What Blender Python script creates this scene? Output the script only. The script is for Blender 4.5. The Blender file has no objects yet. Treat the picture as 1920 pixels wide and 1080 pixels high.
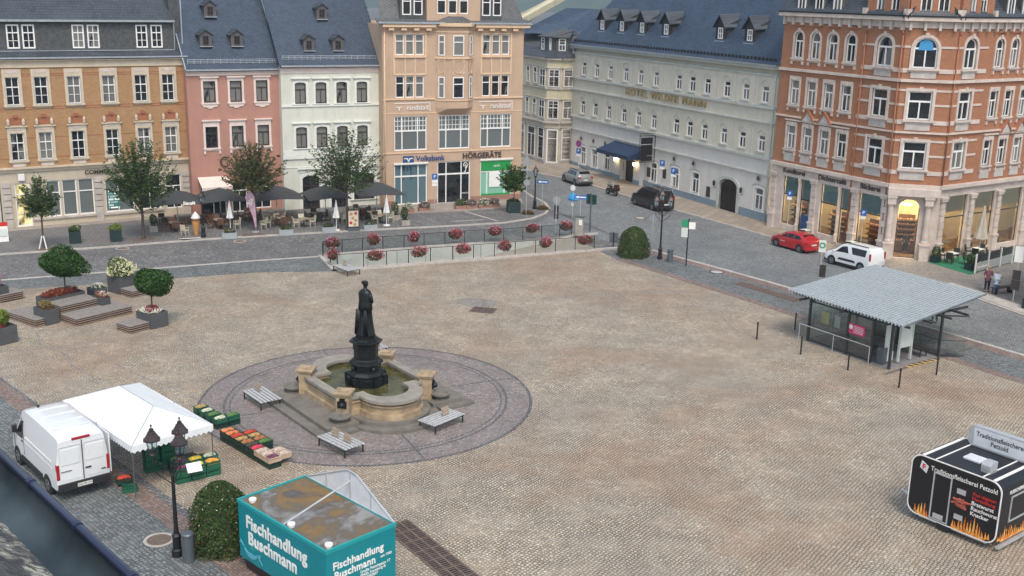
import bpy, bmesh, math, random
from mathutils import Vector, Matrix, Euler
random.seed(7)
D = bpy.data; S = bpy.context.scene; COL = S.collection
R = math.radians
# ---------------------------------------------------------------- camera
TH, RO, H0 = R(15.042), R(-1.2655), 20.0
cam = D.objects.new('camera', D.cameras.new('camera')); COL.objects.link(cam); S.camera = cam
_F = Vector((0, math.cos(TH), -math.sin(TH))); _D = Vector((0, -math.sin(TH), -math.cos(TH))); _R = Vector((1, 0, 0))
_X = _R*math.cos(RO) + _D*math.sin(RO); _Y = -(_D*math.cos(RO) - _R*math.sin(RO)); _Z = -_F
cam.matrix_world = Matrix(((_X.x, _Y.x, _Z.x, 0), (_X.y, _Y.y, _Z.y, 0), (_X.z, _Y.z, _Z.z, H0), (0, 0, 0, 1)))
cam.data.lens = 38.9; cam.data.sensor_width = 36; cam.data.clip_start = 0.1; cam.data.clip_end = 6000
# ---------------------------------------------------------------- light
SUN_EL, SUN_AZ = R(56), R(168)          # low soft sun behind the camera, from the right
w = D.worlds.new('World'); S.world = w; w.use_nodes = True
nt = w.node_tree; bg = nt.nodes['Background']; sky = nt.nodes.new('ShaderNodeTexSky')
sky.sky_type = 'NISHITA'; sky.sun_disc = False; sky.sun_elevation = SUN_EL; sky.sun_rotation = SUN_AZ
sky.air_density = 1.0; sky.dust_density = 2.5; sky.ozone_density = 1.2
hs = nt.nodes.new('ShaderNodeHueSaturation'); hs.inputs['Saturation'].default_value = .72; hs.inputs['Hue'].default_value = .482; nt.links.new(sky.outputs[0], hs.inputs['Color']); nt.links.new(hs.outputs[0], bg.inputs[0]); bg.inputs[1].default_value = 0.13
sl = D.lights.new('sun', 'SUN'); sl.energy = 1.1; sl.angle = R(18); sl.color = (1, .89, .71)
so = D.objects.new('sun', sl); COL.objects.link(so)
sd = Vector((math.sin(SUN_AZ)*math.cos(SUN_EL), math.cos(SUN_AZ)*math.cos(SUN_EL), math.sin(SUN_EL)))
so.rotation_euler = (-sd).to_track_quat('-Z', 'Y').to_euler()
S.view_settings.view_transform = 'Standard'; S.view_settings.look = 'None'; S.view_settings.gamma = 1
S.view_settings.exposure = 0.82; S.view_settings.use_curve_mapping = False
try: S.cycles.max_bounces = 6; S.cycles.transparent_max_bounces = 12
except Exception: pass

# ---------------------------------------------------------------- materials
MT = {}
class N:
    """tiny node-graph helper"""
    def __init__(s, name):
        s.m = D.materials.new(name); s.m.use_nodes = True; s.t = s.m.node_tree
        s.b = s.t.nodes['Principled BSDF']; s.out = s.t.nodes['Material Output']; MT[name] = s.m
    def n(s, typ, **kw):
        o = s.t.nodes.new('ShaderNode' + typ)
        for k, v in kw.items():
            if k.startswith('i_'):
                key = k[2:]; key = int(key) if key.isdigit() else key.replace('_', ' ')
                o.inputs[key].default_value = v
            else: setattr(o, k, v)
        return o
    def l(s, a, b): s.t.links.new(a, b); return b
    def math(s, op, a, b=None, c=None, clamp=False):
        o = s.n('Math', operation=op); o.use_clamp = clamp
        for i, v in enumerate((a, b, c)):
            if v is None: continue
            if isinstance(v, (int, float)): o.inputs[i].default_value = v
            else: s.l(v, o.inputs[i])
        return o.outputs[0]
    def mix(s, f, a, b, mode='MIX'):
        o = s.n('Mix', data_type='RGBA', blend_type=mode)
        for i, v in ((0, f), (6, a), (7, b)):
            if isinstance(v, (int, float)): o.inputs[i].default_value = v
            elif isinstance(v, tuple): o.inputs[i].default_value = (*v, 1) if len(v) == 3 else v
            else: s.l(v, o.inputs[i])
        return o.outputs[2]
    def ramp(s, f, stops, interp='LINEAR'):
        o = s.n('ValToRGB'); cr = o.color_ramp; cr.interpolation = interp
        while len(cr.elements) < len(stops): cr.elements.new(.5)
        for e, (p, c) in zip(cr.elements, stops):
            e.position = p; e.color = (*c, 1) if isinstance(c, tuple) else (c, c, c, 1)
        s.l(f, o.inputs[0]); return o.outputs[0]
    def noise(s, vec, scale, detail=4, rough=.6, dist=0):
        o = s.n('TexNoise', i_Scale=scale, i_Detail=detail, i_Roughness=rough, i_Distortion=dist); s.l(vec, o.inputs['Vector']); return o.outputs[0]
    def obj(s): return s.n('TexCoord').outputs['Object']
    def map(s, vec, loc=(0, 0, 0), rot=(0, 0, 0), scale=(1, 1, 1)):
        o = s.n('Mapping'); o.inputs[1].default_value = loc; o.inputs[2].default_value = rot; o.inputs[3].default_value = scale
        s.l(vec, o.inputs[0]); return o.outputs[0]
    def bump(s, h, strength=.3, dist=.02):
        o = s.n('Bump', i_Strength=strength, i_Distance=dist); s.l(h, o.inputs['Height']); s.l(o.outputs[0], s.b.inputs['Normal'])
    def base(s, c): s.l(c, s.b.inputs['Base Color'])
    def rough(s, v):
        if isinstance(v, (int, float)): s.b.inputs['Roughness'].default_value = v
        else: s.l(v, s.b.inputs['Roughness'])

def mat(name, col, rough=.6, metal=0, var=.12, vs=3., bump=0, bs=40, coat=0, spec=None):
    g = N(name); o = g.obj()
    if var:
        f = g.noise(o, vs, 5); f = g.ramp(f, [(.3, tuple(c*(1-var) for c in col)), (.7, tuple(min(1, c*(1+var)) for c in col))]); g.base(f)
    else: g.b.inputs['Base Color'].default_value = (*col, 1)
    g.rough(rough); g.b.inputs['Metallic'].default_value = metal
    if spec is not None: g.b.inputs['Specular IOR Level'].default_value = spec
    if coat: g.b.inputs['Coat Weight'].default_value = coat; g.b.inputs['Coat Roughness'].default_value = .08
    if bump: g.bump(g.noise(o, bs, 3), bump, .02)
    return g.m
def emis(name, col, st):
    g = N(name); g.b.inputs['Base Color'].default_value = (*col, 1); g.b.inputs['Emission Color'].default_value = (*col, 1)
    g.b.inputs['Emission Strength'].default_value = st; return g.m
def stucco(name, col, dirt=.35):
    g = N(name); o = g.obj()
    f = g.noise(o, .6, 6, .6); c = g.ramp(f, [(.3, tuple(x*.9 for x in col)), (.7, tuple(min(1, x*1.06) for x in col))])
    st = g.noise(g.map(o, scale=(1.3, 1.3, .12)), 1.6, 5, .65)       # rain streaks
    k = g.ramp(st, [(.50, 0.), (.78, 1.)]); k = g.math('MULTIPLY', k, dirt)
    c = g.mix(k, c, tuple(x*.55+.02 for x in col)); g.base(c); g.rough(.85); g.bump(g.noise(o, 35, 3), .15, .01); return g.m
def brickm(name, c1, c2, mortar, w=.27, h=.085, bands=None):
    g = N(name); o = g.obj(); sp = g.n('SeparateXYZ'); g.l(o, sp.inputs[0])
    cb = g.n('CombineXYZ'); g.l(g.math('ADD', sp.outputs[0], sp.outputs[1]), cb.inputs[0]); g.l(sp.outputs[2], cb.inputs[1])
    b = g.n('TexBrick', i_Scale=1.0); b.inputs['Color1'].default_value = (*c1, 1); b.inputs['Color2'].default_value = (*c2, 1); b.inputs['Mortar'].default_value = (*mortar, 1)
    b.inputs['Brick Width'].default_value = w; b.inputs['Row Height'].default_value = h; b.inputs['Mortar Size'].default_value = .008; b.inputs['Bias'].default_value = 0
    g.l(cb.outputs[0], b.inputs['Vector']); c = b.outputs[0]
    f = g.noise(o, 1.1, 6, .65); c = g.mix(g.ramp(f, [(.35, .0), (.75, .5)]), c, tuple(x*.6 for x in c1))
    g.base(c); g.rough(.85); g.bump(b.outputs[1], -.3, .01); return g.m
def slate(name, col, kind='diamond', k=1.25, size=.3, hi=1.5):
    """roof slating; local x along the eaves, z*k = distance up the slope"""
    g = N(name); o = g.obj(); sp = g.n('SeparateXYZ'); g.l(o, sp.inputs[0])
    u = g.math('ADD', sp.outputs[0], 0); v = g.math('MULTIPLY', sp.outputs[2], k)
    if kind == 'diamond':
        a = g.math('ADD', g.math('MULTIPLY', u, .75), v); b_ = g.math('SUBTRACT', v, g.math('MULTIPLY', u, .55))
    else: a, b_ = u, v
    cb = g.n('CombineXYZ'); g.l(a, cb.inputs[0]); g.l(b_, cb.inputs[1])
    b = g.n('TexBrick', i_Scale=1.0); b.offset = 0 if kind == 'diamond' else .5
    b.inputs['Color1'].default_value = (*[c*.75 for c in col], 1); b.inputs['Color2'].default_value = (*[c*1.25 for c in col], 1); b.inputs['Mortar'].default_value = (*[c*.25 for c in col], 1)
    b.inputs['Brick Width'].default_value = size; b.inputs['Row Height'].default_value = size*(.9 if kind == 'diamond' else .8); b.inputs['Mortar Size'].default_value = .03; b.inputs['Mortar Smooth'].default_value = .6
    g.l(cb.outputs[0], b.inputs['Vector'])
    f = g.noise(o, .5, 6, .7); c = g.mix(g.ramp(f, [(.35, 0.), (.75, .55)]), b.outputs[0], tuple(x*hi for x in col))
    g.base(c); g.rough(g.ramp(g.noise(o, 3, 4), [(.3, .38), (.7, .6)])); g.bump(b.outputs[1], -.5, .02); return g.m
def cobble(name, cols, size, joint, arc=0., rot=0., stain=(.5, .5, .5), stf=.35, jw=.1, st2=None):
    g = N(name); o = g.obj(); v = g.map(o, rot=(0, 0, rot), scale=(1/size, 1/size, 1))
    if arc:
        sp = g.n('SeparateXYZ'); g.l(v, sp.inputs[0]); P = 1.3/size
        t = g.math('PINGPONG', sp.outputs[0], P/2); t = g.math('DIVIDE', t, P/2); t = g.math('MULTIPLY', g.math('POWER', t, 2.), arc/size)
        cb = g.n('CombineXYZ'); g.l(sp.outputs[0], cb.inputs[0]); g.l(g.math('ADD', sp.outputs[1], t), cb.inputs[1]); v = cb.outputs[0]
    vo = g.n('TexVoronoi', i_Scale=1., i_Randomness=.42); vo.voronoi_dimensions = '2D'; g.l(v, vo.inputs['Vector'])
    ve = g.n('TexVoronoi', i_Scale=1., i_Randomness=.42, feature='DISTANCE_TO_EDGE'); ve.voronoi_dimensions = '2D'; g.l(v, ve.inputs['Vector'])
    sc = g.n('SeparateColor'); g.l(vo.outputs['Color'], sc.inputs[0])
    c = g.ramp(sc.outputs[0], cols)
    f = g.noise(o, .16, 7, .68, .6); c = g.mix(g.math('MULTIPLY', g.ramp(f, [(.42, 0.), (.66, 1.)]), stf), c, stain)
    if st2:
        f = g.noise(g.map(o, loc=(31, 7, 0)), .09, 6, .7, .8); c = g.mix(g.math('MULTIPLY', g.ramp(f, [(.48, 0.), (.68, 1.)]), st2[1]), c, st2[0])
    f = g.noise(o, 1.4, 5, .7); c = g.mix(g.ramp(f, [(.3, .0), (.8, .28)]), c, tuple(x*.6 for x in stain))
    jm = g.ramp(ve.outputs['Distance'], [(jw*.35, 1.), (jw*1.5, 0.)])
    gr = g.noise(o, .5, 4); jm = g.math('MULTIPLY', jm, g.ramp(gr, [(.35, .55), (.6, 1.)]))
    c = g.mix(jm, c, joint); g.base(c); g.rough(g.ramp(sc.outputs[1], [(0, .55), (1, .85)]))
    g.bump(g.ramp(ve.outputs['Distance'], [(0, 0.), (.25, 1.)]), .55, .02); return g.m
def slabs(name, c1, c2, joint, w, h, rot=0, ms=.02):
    g = N(name); o = g.obj(); v = g.map(o, rot=(0, 0, rot))
    b = g.n('TexBrick', i_Scale=1.0); b.inputs['Color1'].default_value = (*c1, 1); b.inputs['Color2'].default_value = (*c2, 1); b.inputs['Mortar'].default_value = (*joint, 1)
    b.inputs['Brick Width'].default_value = w; b.inputs['Row Height'].default_value = h; b.inputs['Mortar Size'].default_value = ms; b.inputs['Bias'].default_value = -.1
    g.l(v, b.inputs['Vector']); f = g.noise(o, .9, 6, .7); c = g.mix(g.ramp(f, [(.35, 0.), (.75, .5)]), b.outputs[0], tuple(x*.55 for x in c1))
    g.base(c); g.rough(.8); g.bump(g.noise(o, 12, 4), .2, .01); return g.m
def leafm(name, a, b_, c3=None):
    g = N(name); gi = g.n('NewGeometry'); f = gi.outputs['Random Per Island']
    st = [(0, a), (.75, b_)] + ([(1, c3)] if c3 else []); g.base(g.ramp(f, st)); g.rough(.55)
    g.b.inputs['Specular IOR Level'].default_value = .3
    tr = g.n('BsdfTranslucent'); tr.inputs[0].default_value = (*[x*1.6 for x in b_], 1); mx = g.n('MixShader', i_0=.22)
    g.l(g.b.outputs[0], mx.inputs[1]); g.l(tr.outputs[0], mx.inputs[2]); g.l(mx.outputs[0], g.out.inputs[0]); return g.m
def panem(name, dark, curtain=None, amt=.5):
    g = N(name); o = g.obj(); oi = g.n('ObjectInfo'); rnd = oi.outputs['Random']
    if curtain:
        sp = g.n('SeparateXYZ'); g.l(o, sp.inputs[0])
        wv = g.n('TexWave', i_Scale=7., i_Distortion=2.5, i_Detail=2.); wv.bands_direction = 'X'; g.l(o, wv.inputs['Vector'])
        cc = g.mix(wv.outputs[1], tuple(x*.55 for x in curtain), curtain)
        n_ = g.noise(g.map(o, scale=(1.2, 1, .35)), 1.3, 2); sh = g.math('ADD', n_, g.math('MULTIPLY', rnd, .3))
        f = g.ramp(sh, [(.62-amt*.25, 0.), (.68-amt*.25, 1.)]); c = g.mix(f, dark, cc)
    else: c = g.mix(g.ramp(g.noise(o, 1.5, 3), [(.4, 0.), (.7, 1.)]), dark, tuple(x*1.9+.004 for x in dark))
    g.base(c); g.rough(.07); g.b.inputs['IOR'].default_value = 1.6; return g.m
def glassm(name, tint=(.75, .85, .83), alpha=.25, rough=.05):
    g = N(name); t = g.n('BsdfTransparent'); t.inputs[0].default_value = (*tint, 1); gl = g.n('BsdfGlossy', i_Roughness=rough); gl.inputs[0].default_value = (.9, .95, 1, 1)
    fr = g.n('Fresnel', i_IOR=1.5); mx = g.n('MixShader'); g.l(g.math('ADD', fr.outputs[0], alpha, clamp=True), mx.inputs[0]); g.l(t.outputs[0], mx.inputs[1]); g.l(gl.outputs[0], mx.inputs[2]); g.l(mx.outputs[0], g.out.inputs[0]); return g.m

# ---------------------------------------------------------------- mesh builder
class MB:
    def __init__(s): s.v = []; s.f = []; s.m = []; s.mi = 0; s.T = None
    def add(s, vs, fs):
        b = len(s.v); s.v += [tuple(s.T @ Vector(v)) if s.T else tuple(v) for v in vs]
        s.f += [tuple(b+i for i in f) for f in fs]; s.m += [s.mi]*len(fs); return s
    def box(s, x0, y0, z0, x1, y1, z1):
        if x0 > x1: x0, x1 = x1, x0
        if y0 > y1: y0, y1 = y1, y0
        if z0 > z1: z0, z1 = z1, z0
        return s.add([(x0,y0,z0),(x1,y0,z0),(x1,y1,z0),(x0,y1,z0),(x0,y0,z1),(x1,y0,z1),(x1,y1,z1),(x0,y1,z1)],
                     [(3,2,1,0),(4,5,6,7),(0,1,5,4),(1,2,6,5),(2,3,7,6),(3,0,4,7)])
    def bc(s, cx, cy, z0, sx, sy, h): return s.box(cx-sx/2, cy-sy/2, z0, cx+sx/2, cy+sy/2, z0+h)
    def quad(s, *p): return s.add(p, [tuple(range(len(p)))])
    def prism(s, pts, z0, z1):        # polygon in xy
        n = len(pts); a = sum(pts[i][0]*pts[(i+1)%n][1]-pts[(i+1)%n][0]*pts[i][1] for i in range(n))
        if a < 0: pts = pts[::-1]
        return s.add([(x,y,z0) for x,y in pts]+[(x,y,z1) for x,y in pts], [tuple(range(n))[::-1], tuple(range(n,2*n))]+[(i,(i+1)%n,n+(i+1)%n,n+i) for i in range(n)])
    def prismy(s, pts, y0, y1):       # polygon in xz, extruded along y
        n = len(pts); a = sum(pts[i][0]*pts[(i+1)%n][1]-pts[(i+1)%n][0]*pts[i][1] for i in range(n))
        if a < 0: pts = pts[::-1]
        return s.add([(x,y0,z) for x,z in pts]+[(x,y1,z) for x,z in pts], [tuple(range(n)), tuple(range(n,2*n))[::-1]]+[((i+1)%n,i,n+i,n+(i+1)%n) for i in range(n)])
    def prismx(s, pts, x0, x1):       # polygon in yz
        n = len(pts); a = sum(pts[i][0]*pts[(i+1)%n][1]-pts[(i+1)%n][0]*pts[i][1] for i in range(n))
        if a < 0: pts = pts[::-1]
        return s.add([(x0,y,z) for y,z in pts]+[(x1,y,z) for y,z in pts], [tuple(range(n))[::-1], tuple(range(n,2*n))]+[(i,(i+1)%n,n+(i+1)%n,n+i) for i in range(n)])
    def cyl(s, p0, p1, r0, r1=None, n=10, cap=True):
        r1 = r0 if r1 is None else r1; p0, p1 = Vector(p0), Vector(p1); d = (p1-p0).normalized()
        a = d.orthogonal().normalized(); b = d.cross(a); vs = []
        for p, r in ((p0, r0), (p1, r1)):
            for i in range(n): t = 2*math.pi*i/n; vs.append(p+(a*math.cos(t)+b*math.sin(t))*r)
        fs = [(i,(i+1)%n,n+(i+1)%n,n+i) for i in range(n)]
        if cap: fs += [tuple(range(n))[::-1], tuple(range(n,2*n))]
        return s.add(vs, fs)
    def tube(s, pts, r, n=8):
        for a, b in zip(pts, pts[1:]): s.cyl(a, b, r, r, n)
        return s
    def lathe(s, prof, cx=0, cy=0, n=16, a0=0, cap=True):
        vs = []; k = len(prof)
        for i in range(n):
            t = a0+2*math.pi*i/n
            for r, z in prof: vs.append((cx+r*math.cos(t), cy+r*math.sin(t), z))
        fs = [(i*k+j, ((i+1)%n)*k+j, ((i+1)%n)*k+j+1, i*k+j+1) for i in range(n) for j in range(k-1)]
        if cap and prof[0][0] > 1e-4: fs.append(tuple(i*k for i in range(n))[::-1])
        if cap and prof[-1][0] > 1e-4: fs.append(tuple(i*k+k-1 for i in range(n)))
        return s.add(vs, fs)
    def ball(s, c, r, n=10, m=6, sz=1):
        return s.lathe([(max(1e-5, r*math.sin(math.pi*j/m)), c[2]-r*sz*math.cos(math.pi*j/m)) for j in range(m+1)], c[0], c[1], n)
    def ring(s, inner, outer, y0, yr, yo=0.):   # picture-frame surround in xz: front at y0, reveal back to yr, outside back to yo
        n = len(inner)
        vs = [(x,y0,z) for x,z in inner]+[(x,y0,z) for x,z in outer]+[(x,yr,z) for x,z in inner]+[(x,yo,z) for x,z in outer]
        fs = []
        for i in range(n):
            j = (i+1) % n
            fs += [(i,n+i,n+j,j), (i,j,2*n+j,2*n+i), (n+i,3*n+i,3*n+j,n+j)]
        return s.add(vs, fs)
    def loft(s, rings, cap=True):
        n = len(rings[0]); b = [p for r in rings for p in r]
        fs = [(k*n+i, k*n+(i+1)%n, (k+1)*n+(i+1)%n, (k+1)*n+i) for k in range(len(rings)-1) for i in range(n)]
        if cap: fs += [tuple(range(n))[::-1], tuple((len(rings)-1)*n+i for i in range(n))]
        return s.add(b, fs)
    def mesh(s, name, mats, smooth=False, fix=False):
        me = D.meshes.new(name); me.from_pydata(s.v, [], s.f)
        if not isinstance(mats, (list, tuple)): mats = [mats]
        for m in mats: me.materials.append(MT[m] if isinstance(m, str) else m)
        if len(mats) > 1: me.polygons.foreach_set('material_index', s.m)
        if fix:
            bm = bmesh.new(); bm.from_mesh(me); bmesh.ops.remove_doubles(bm, verts=bm.verts, dist=1e-5); bmesh.ops.recalc_face_normals(bm, faces=bm.faces); bm.to_mesh(me); bm.free()
        if smooth: me.polygons.foreach_set('use_smooth', [True]*len(me.polygons))
        me.update(); return me
    def o(s, name, mats, parent=None, smooth=False, bevel=0, fix=False, loc=None, rz=None, segs=2):
        ob = D.objects.new(name, s.mesh(name, mats, smooth, fix)); COL.objects.link(ob); ob.parent = parent
        if loc: ob.location = loc
        if rz is not None: ob.rotation_euler = (0, 0, rz)
        if bevel:
            m = ob.modifiers.new('bevel', 'BEVEL'); m.width = bevel; m.segments = segs; m.limit_method = 'ANGLE'; m.angle_limit = R(35)
            if smooth is None: pass
        return ob
def tag(o, label, cat, group=None, kind=None):
    o['label'] = label; o['category'] = cat
    if group: o['group'] = group
    if kind: o['kind'] = kind
    return o
def thing(name, label, cat, loc=(0, 0, 0), rz=0, group=None):
    o = D.objects.new(name, None); COL.objects.link(o); o.empty_display_size = .3
    o.location = loc; o.rotation_euler = (0, 0, rz); return tag(o, label, cat, group)
def dup(root, loc, rz, label, group=None, scale=None):
    def cp(o, par):
        c = o.copy(); COL.objects.link(c); c.parent = par
        for ch in list(o.children): cp(ch, c)
        return c
    r = cp(root, None); r.location = loc; r.rotation_euler = (0, 0, rz); r['label'] = label
    if group: r['group'] = group
    if scale: r.scale = scale
    return r
def text(body, size, matn, parent, loc, rot=(R(90), 0, 0), ext=.01, align='CENTER', name='lettering', sx=1., bold=0., sp=1., label=None):
    cu = D.curves.new('t', 'FONT'); cu.body = body; cu.size = size; cu.extrude = ext; cu.align_x = align; cu.align_y = 'CENTER'; cu.offset = bold
    cu.resolution_u = 3; cu.space_line = .95; cu.space_character = sp
    t = D.objects.new('t', cu); COL.objects.link(t); bpy.context.view_layer.update()
    me = D.meshes.new_from_object(t.evaluated_get(bpy.context.evaluated_depsgraph_get())); D.objects.remove(t); D.curves.remove(cu)
    me.name = name; me.materials.clear(); me.materials.append(MT[matn]); o = D.objects.new(name, me); COL.objects.link(o)
    o.parent = parent; o.location = loc; o.rotation_euler = rot; o.scale = (sx, 1, 1)
    if label: o['label'] = label
    return o
def foliage(cx, cy, cz, rx, ry, rz, n, size, seed=0, shell=.55, lump=.28, floor=-9):
    """leaf-sized faces spread through an ellipsoid with lumps"""
    rd = random.Random(seed); b = MB()
    lumps = [(Vector((rd.gauss(0,1), rd.gauss(0,1), rd.gauss(0,1))).normalized(), rd.uniform(-.12, lump)) for _ in range(16)]
    for _ in range(n):
        d = Vector((rd.gauss(0,1), rd.gauss(0,1), rd.gauss(0,1))).normalized()
        k = 1 - .12 + sum(a*max(0, d.dot(l))**6 for l, a in lumps); r = k*(shell+(1-shell)*rd.random()**.5)
        p = Vector((cx+d.x*r*rx, cy+d.y*r*ry, cz+d.z*r*rz))
        if p.z < floor: p.z = floor+rd.random()*.1
        leaf(b, p, size*rd.uniform(.6, 1.3), rd, d)
    return b
def leaf(b, p, s, rd, d=None):
    u = Vector((rd.uniform(-1,1), rd.uniform(-1,1), rd.uniform(-1,1))).normalized()
    if d is not None: u = (u - d*u.dot(d)*.6).normalized()
    v = u.cross(Vector((rd.uniform(-1,1), rd.uniform(-1,1), rd.uniform(-1,1)))).normalized()
    b.add([p-u*s, p+v*s*.45, p+u*s, p-v*s*.45], [(0,1,2,3)])
# ---------------------------------------------------------------- materials of the place
cobble('tan_setts', [(0, (.36, .29, .215)), (.25, (.47, .39, .295)), (.55, (.56, .475, .365)), (.8, (.44, .385, .315)), (1, (.67, .59, .48))], .15, (.08, .068, .052), arc=.16, rot=R(36), stain=(.32, .285, .245), stf=.6, jw=.15, st2=((.40, .245, .155), .75))
cobble('grey_setts', [(0, (.14, .14, .145)), (.5, (.25, .25, .25)), (.8, (.2, .2, .2)), (1, (.38, .38, .37))], .2, (.05, .05, .052), rot=R(24), stain=(.12, .12, .13), stf=.4, jw=.16)
cobble('road_setts', [(0, (.155, .172, .178)), (.5, (.24, .258, .265)), (1, (.32, .335, .335))], .15, (.07, .075, .08), arc=.1, rot=R(30), stain=(.13, .14, .155), stf=.5, jw=.12)
cobble('blue_setts', [(0, (.115, .135, .14)), (.5, (.195, .215, .22)), (1, (.27, .285, .285))], .16, (.04, .042, .045), rot=R(-45), stain=(.1, .105, .11), stf=.35, jw=.12)
cobble('red_setts', [(0, (.2, .14, .12)), (.5, (.3, .215, .185)), (1, (.38, .29, .26))], .12, (.08, .06, .055), rot=R(-45), stain=(.14, .1, .09), stf=.35, jw=.12)
cobble('ring_setts', [(0, (.22, .19, .18)), (.4, (.33, .265, .235)), (.7, (.29, .27, .26)), (1, (.43, .37, .34))], .13, (.1, .085, .085), arc=.12, rot=R(20), stain=(.16, .14, .15), stf=.4, jw=.12)
cobble('dark_setts', [(0, (.13, .125, .13)), (1, (.22, .21, .21))], .15, (.04, .04, .04), stain=(.06, .06, .065))
cobble('pave_setts', [(0, (.25, .225, .2)), (.5, (.34, .315, .285)), (1, (.41, .385, .36))], .14, (.1, .09, .085), arc=.08, rot=R(-30), stain=(.15, .145, .14), stf=.45, jw=.12)
slabs('pave_slab', (.36, .31, .25), (.27, .23, .19), (.12, .1, .09), 1.5, .9, rot=R(-63.5))
slabs('bank_slab', (.36, .31, .27), (.3, .26, .23), (.14, .12, .11), 1.1, 1.1, rot=R(24))
slabs('terrace_slab', (.2, .195, .195), (.15, .15, .15), (.06, .06, .06), .45, .3, rot=R(26))
mat('kerb_stone', (.42, .39, .36), .8, var=.2, vs=2, bump=.2); mat('kerb_dark', (.22, .21, .21), .8, var=.25, vs=2)
mat('concrete', (.5, .5, .47), .8, var=.12, vs=.8, bump=.1); mat('ramp_floor', (.3, .26, .22), .8, var=.2)
mat('asphalt', (.1, .1, .105), .85, var=.25, vs=1.5, bump=.3); mat('rust_iron', (.2, .145, .12), .65, .4, var=.3, vs=8)
mat('white_paint', (.78, .77, .75), .55, var=.06); mat('iron', (.03, .032, .036), .45, .6, var=.2); mat('dark_metal', (.045, .05, .055), .4, .5, var=.2)
mat('steel', (.5, .52, .54), .3, .9, var=.1); mat('zinc', (.4, .44, .48), .35, .8, var=.15); mat('black_paint', (.012, .012, .014), .35, var=.2)
mat('wood_grey', (.25, .23, .215), .75, var=.25, vs=6); mat('wood_brown', (.22, .11, .055), .6, var=.3, vs=5); mat('bark', (.09, .07, .055), .9, var=.3, vs=9, bump=.5)
mat('soil', (.05, .035, .025), .95, var=.3)
panem('pane_dark', (.012, .015, .018)); panem('pane_curtain', (.016, .018, .02), (.24, .24, .225), .8); panem('pane_half', (.014, .016, .018), (.2, .2, .19), .3)
panem('pane_blind', (.06, .07, .075), (.17, .195, .2), 1.); panem('pane_blue', (.03, .06, .09), (.12, .2, .24), .7)
glassm('clear_glass', (.8, .88, .87), .08); glassm('grey_glass', (.35, .42, .42), .1)
mat('white_frame', (.8, .8, .79), .4, var=.03); mat('brown_frame', (.05, .03, .028), .45, var=.1); mat('cream_trim', (.55, .47, .36), .8, var=.12, vs=1.5, bump=.15)
mat('pink_trim', (.72, .6, .55), .8, var=.08, vs=1.5); mat('ivory_trim', (.7, .72, .67), .8, var=.08, vs=1.5); mat('peach_trim', (.68, .49, .33), .8, var=.08)
mat('hotel_trim', (.47, .49, .46), .8, var=.12, vs=1); mat('sand_trim', (.56, .48, .43), .85, var=.16, vs=1.6, bump=.2); mat('grey_stone', (.46, .42, .39), .85, var=.2, vs=1.5, bump=.25)
mat('pipe_paint', (.42, .35, .3), .5, var=.1); mat('slate_wall', (.07, .075, .078), .7, var=.35, vs=4, bump=.3); mat('zinc_edge', (.42, .46, .5), .4, .6, var=.15)
mat('slate_dormer', (.1, .095, .1), .65, var=.3, vs=6, bump=.3)

# ---------------------------------------------------------------- ground
def sheet(name, pts, z, m):
    b = MB(); n = len(pts)
    if sum(pts[i][0]*pts[(i+1)%n][1]-pts[(i+1)%n][0]*pts[i][1] for i in range(n)) < 0: pts = pts[::-1]
    b.quad(*[(x, y, z) for x, y in pts]); o = b.o(name, m); o['kind'] = 'structure'
    bm = bmesh.new(); bm.from_mesh(o.data); bmesh.ops.triangulate(bm, faces=bm.faces); bm.to_mesh(o.data); bm.free(); return o
HQ = [(-12.8, 78.15), (6.9, 86.85), (5.0, 91.7), (-14.6, 82.6)]      # the ramp cut into the ground
def holed(name, outer, z, m):
    b = MB(); vs = [(x, y, z) for x, y in outer]+[(x, y, z) for x, y in HQ]
    b.add(vs, [(i, (i+1) % 4, 4+(i+1) % 4, 4+i) for i in range(4)]); o = b.o(name, m); o['kind'] = 'structure'; return o
holed('ground', [(-2500, -400), (2500, -400), (2500, 3000), (-2500, 3000)], -.012, 'asphalt')
holed('street', [(-75, 20), (75, 20), (75, 150), (-75, 150)], 0, 'grey_setts')
KT = [(-52, 74.2), (-38.44, 80.55), (-31.58, 83.72), (-25.29, 87.0), (-18.16, 89.9), (-10.16, 92.85), (-4.32, 94.93), (-.6, 96.5), (1.8, 98.65), (3.07, 101.03), (3.5, 103.7), (3.1, 106.9), (1.94, 109.7), (1.1, 113), (.6, 120), (-.6, 140)]
KH = [(.9, 128), (2.56, 124.6), (4.8, 122.3), (8.06, 117.7), (9.6, 114.6), (15.5, 104), (18.8, 98.5), (21.3, 94.1), (24.9, 88.5), (29.4, 80), (32.2, 74), (33.9, 69.5), (40, 57)]
KE = [(9.6, 89.4), (11.1, 86.9), (15.0, 82.0), (18.2, 77.8), (20.6, 74.5), (27.12, 65.6), (30.01, 61.4), (37, 51.5), (45, 40)]
def offs(pts, d):
    out = []
    for i, p in enumerate(pts):
        a = Vector(pts[max(0, i-1)]); c = Vector(pts[min(len(pts)-1, i+1)]); t = (c-a).normalized(); out.append((p[0]-t.y*d, p[1]+t.x*d))
    return out
def strip(name, pts, wd, z0, z1, m, d0=0):
    a = offs(pts, d0); c = offs(pts, d0+wd); b = MB(); n = len(pts)
    vs = [(x, y, z1) for x, y in a]+[(x, y, z1) for x, y in c]+[(x, y, z0) for x, y in a]+[(x, y, z0) for x, y in c]
    fs = []
    for i in range(n-1): fs += [(i, i+1, n+i+1, n+i), (2*n+i, 2*n+i+1, i+1, i), (n+i, n+i+1, 3*n+i+1, 3*n+i)]
    b.add(vs, fs); o = b.o(name, m, fix=True); o['kind'] = 'structure'; return o
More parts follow.
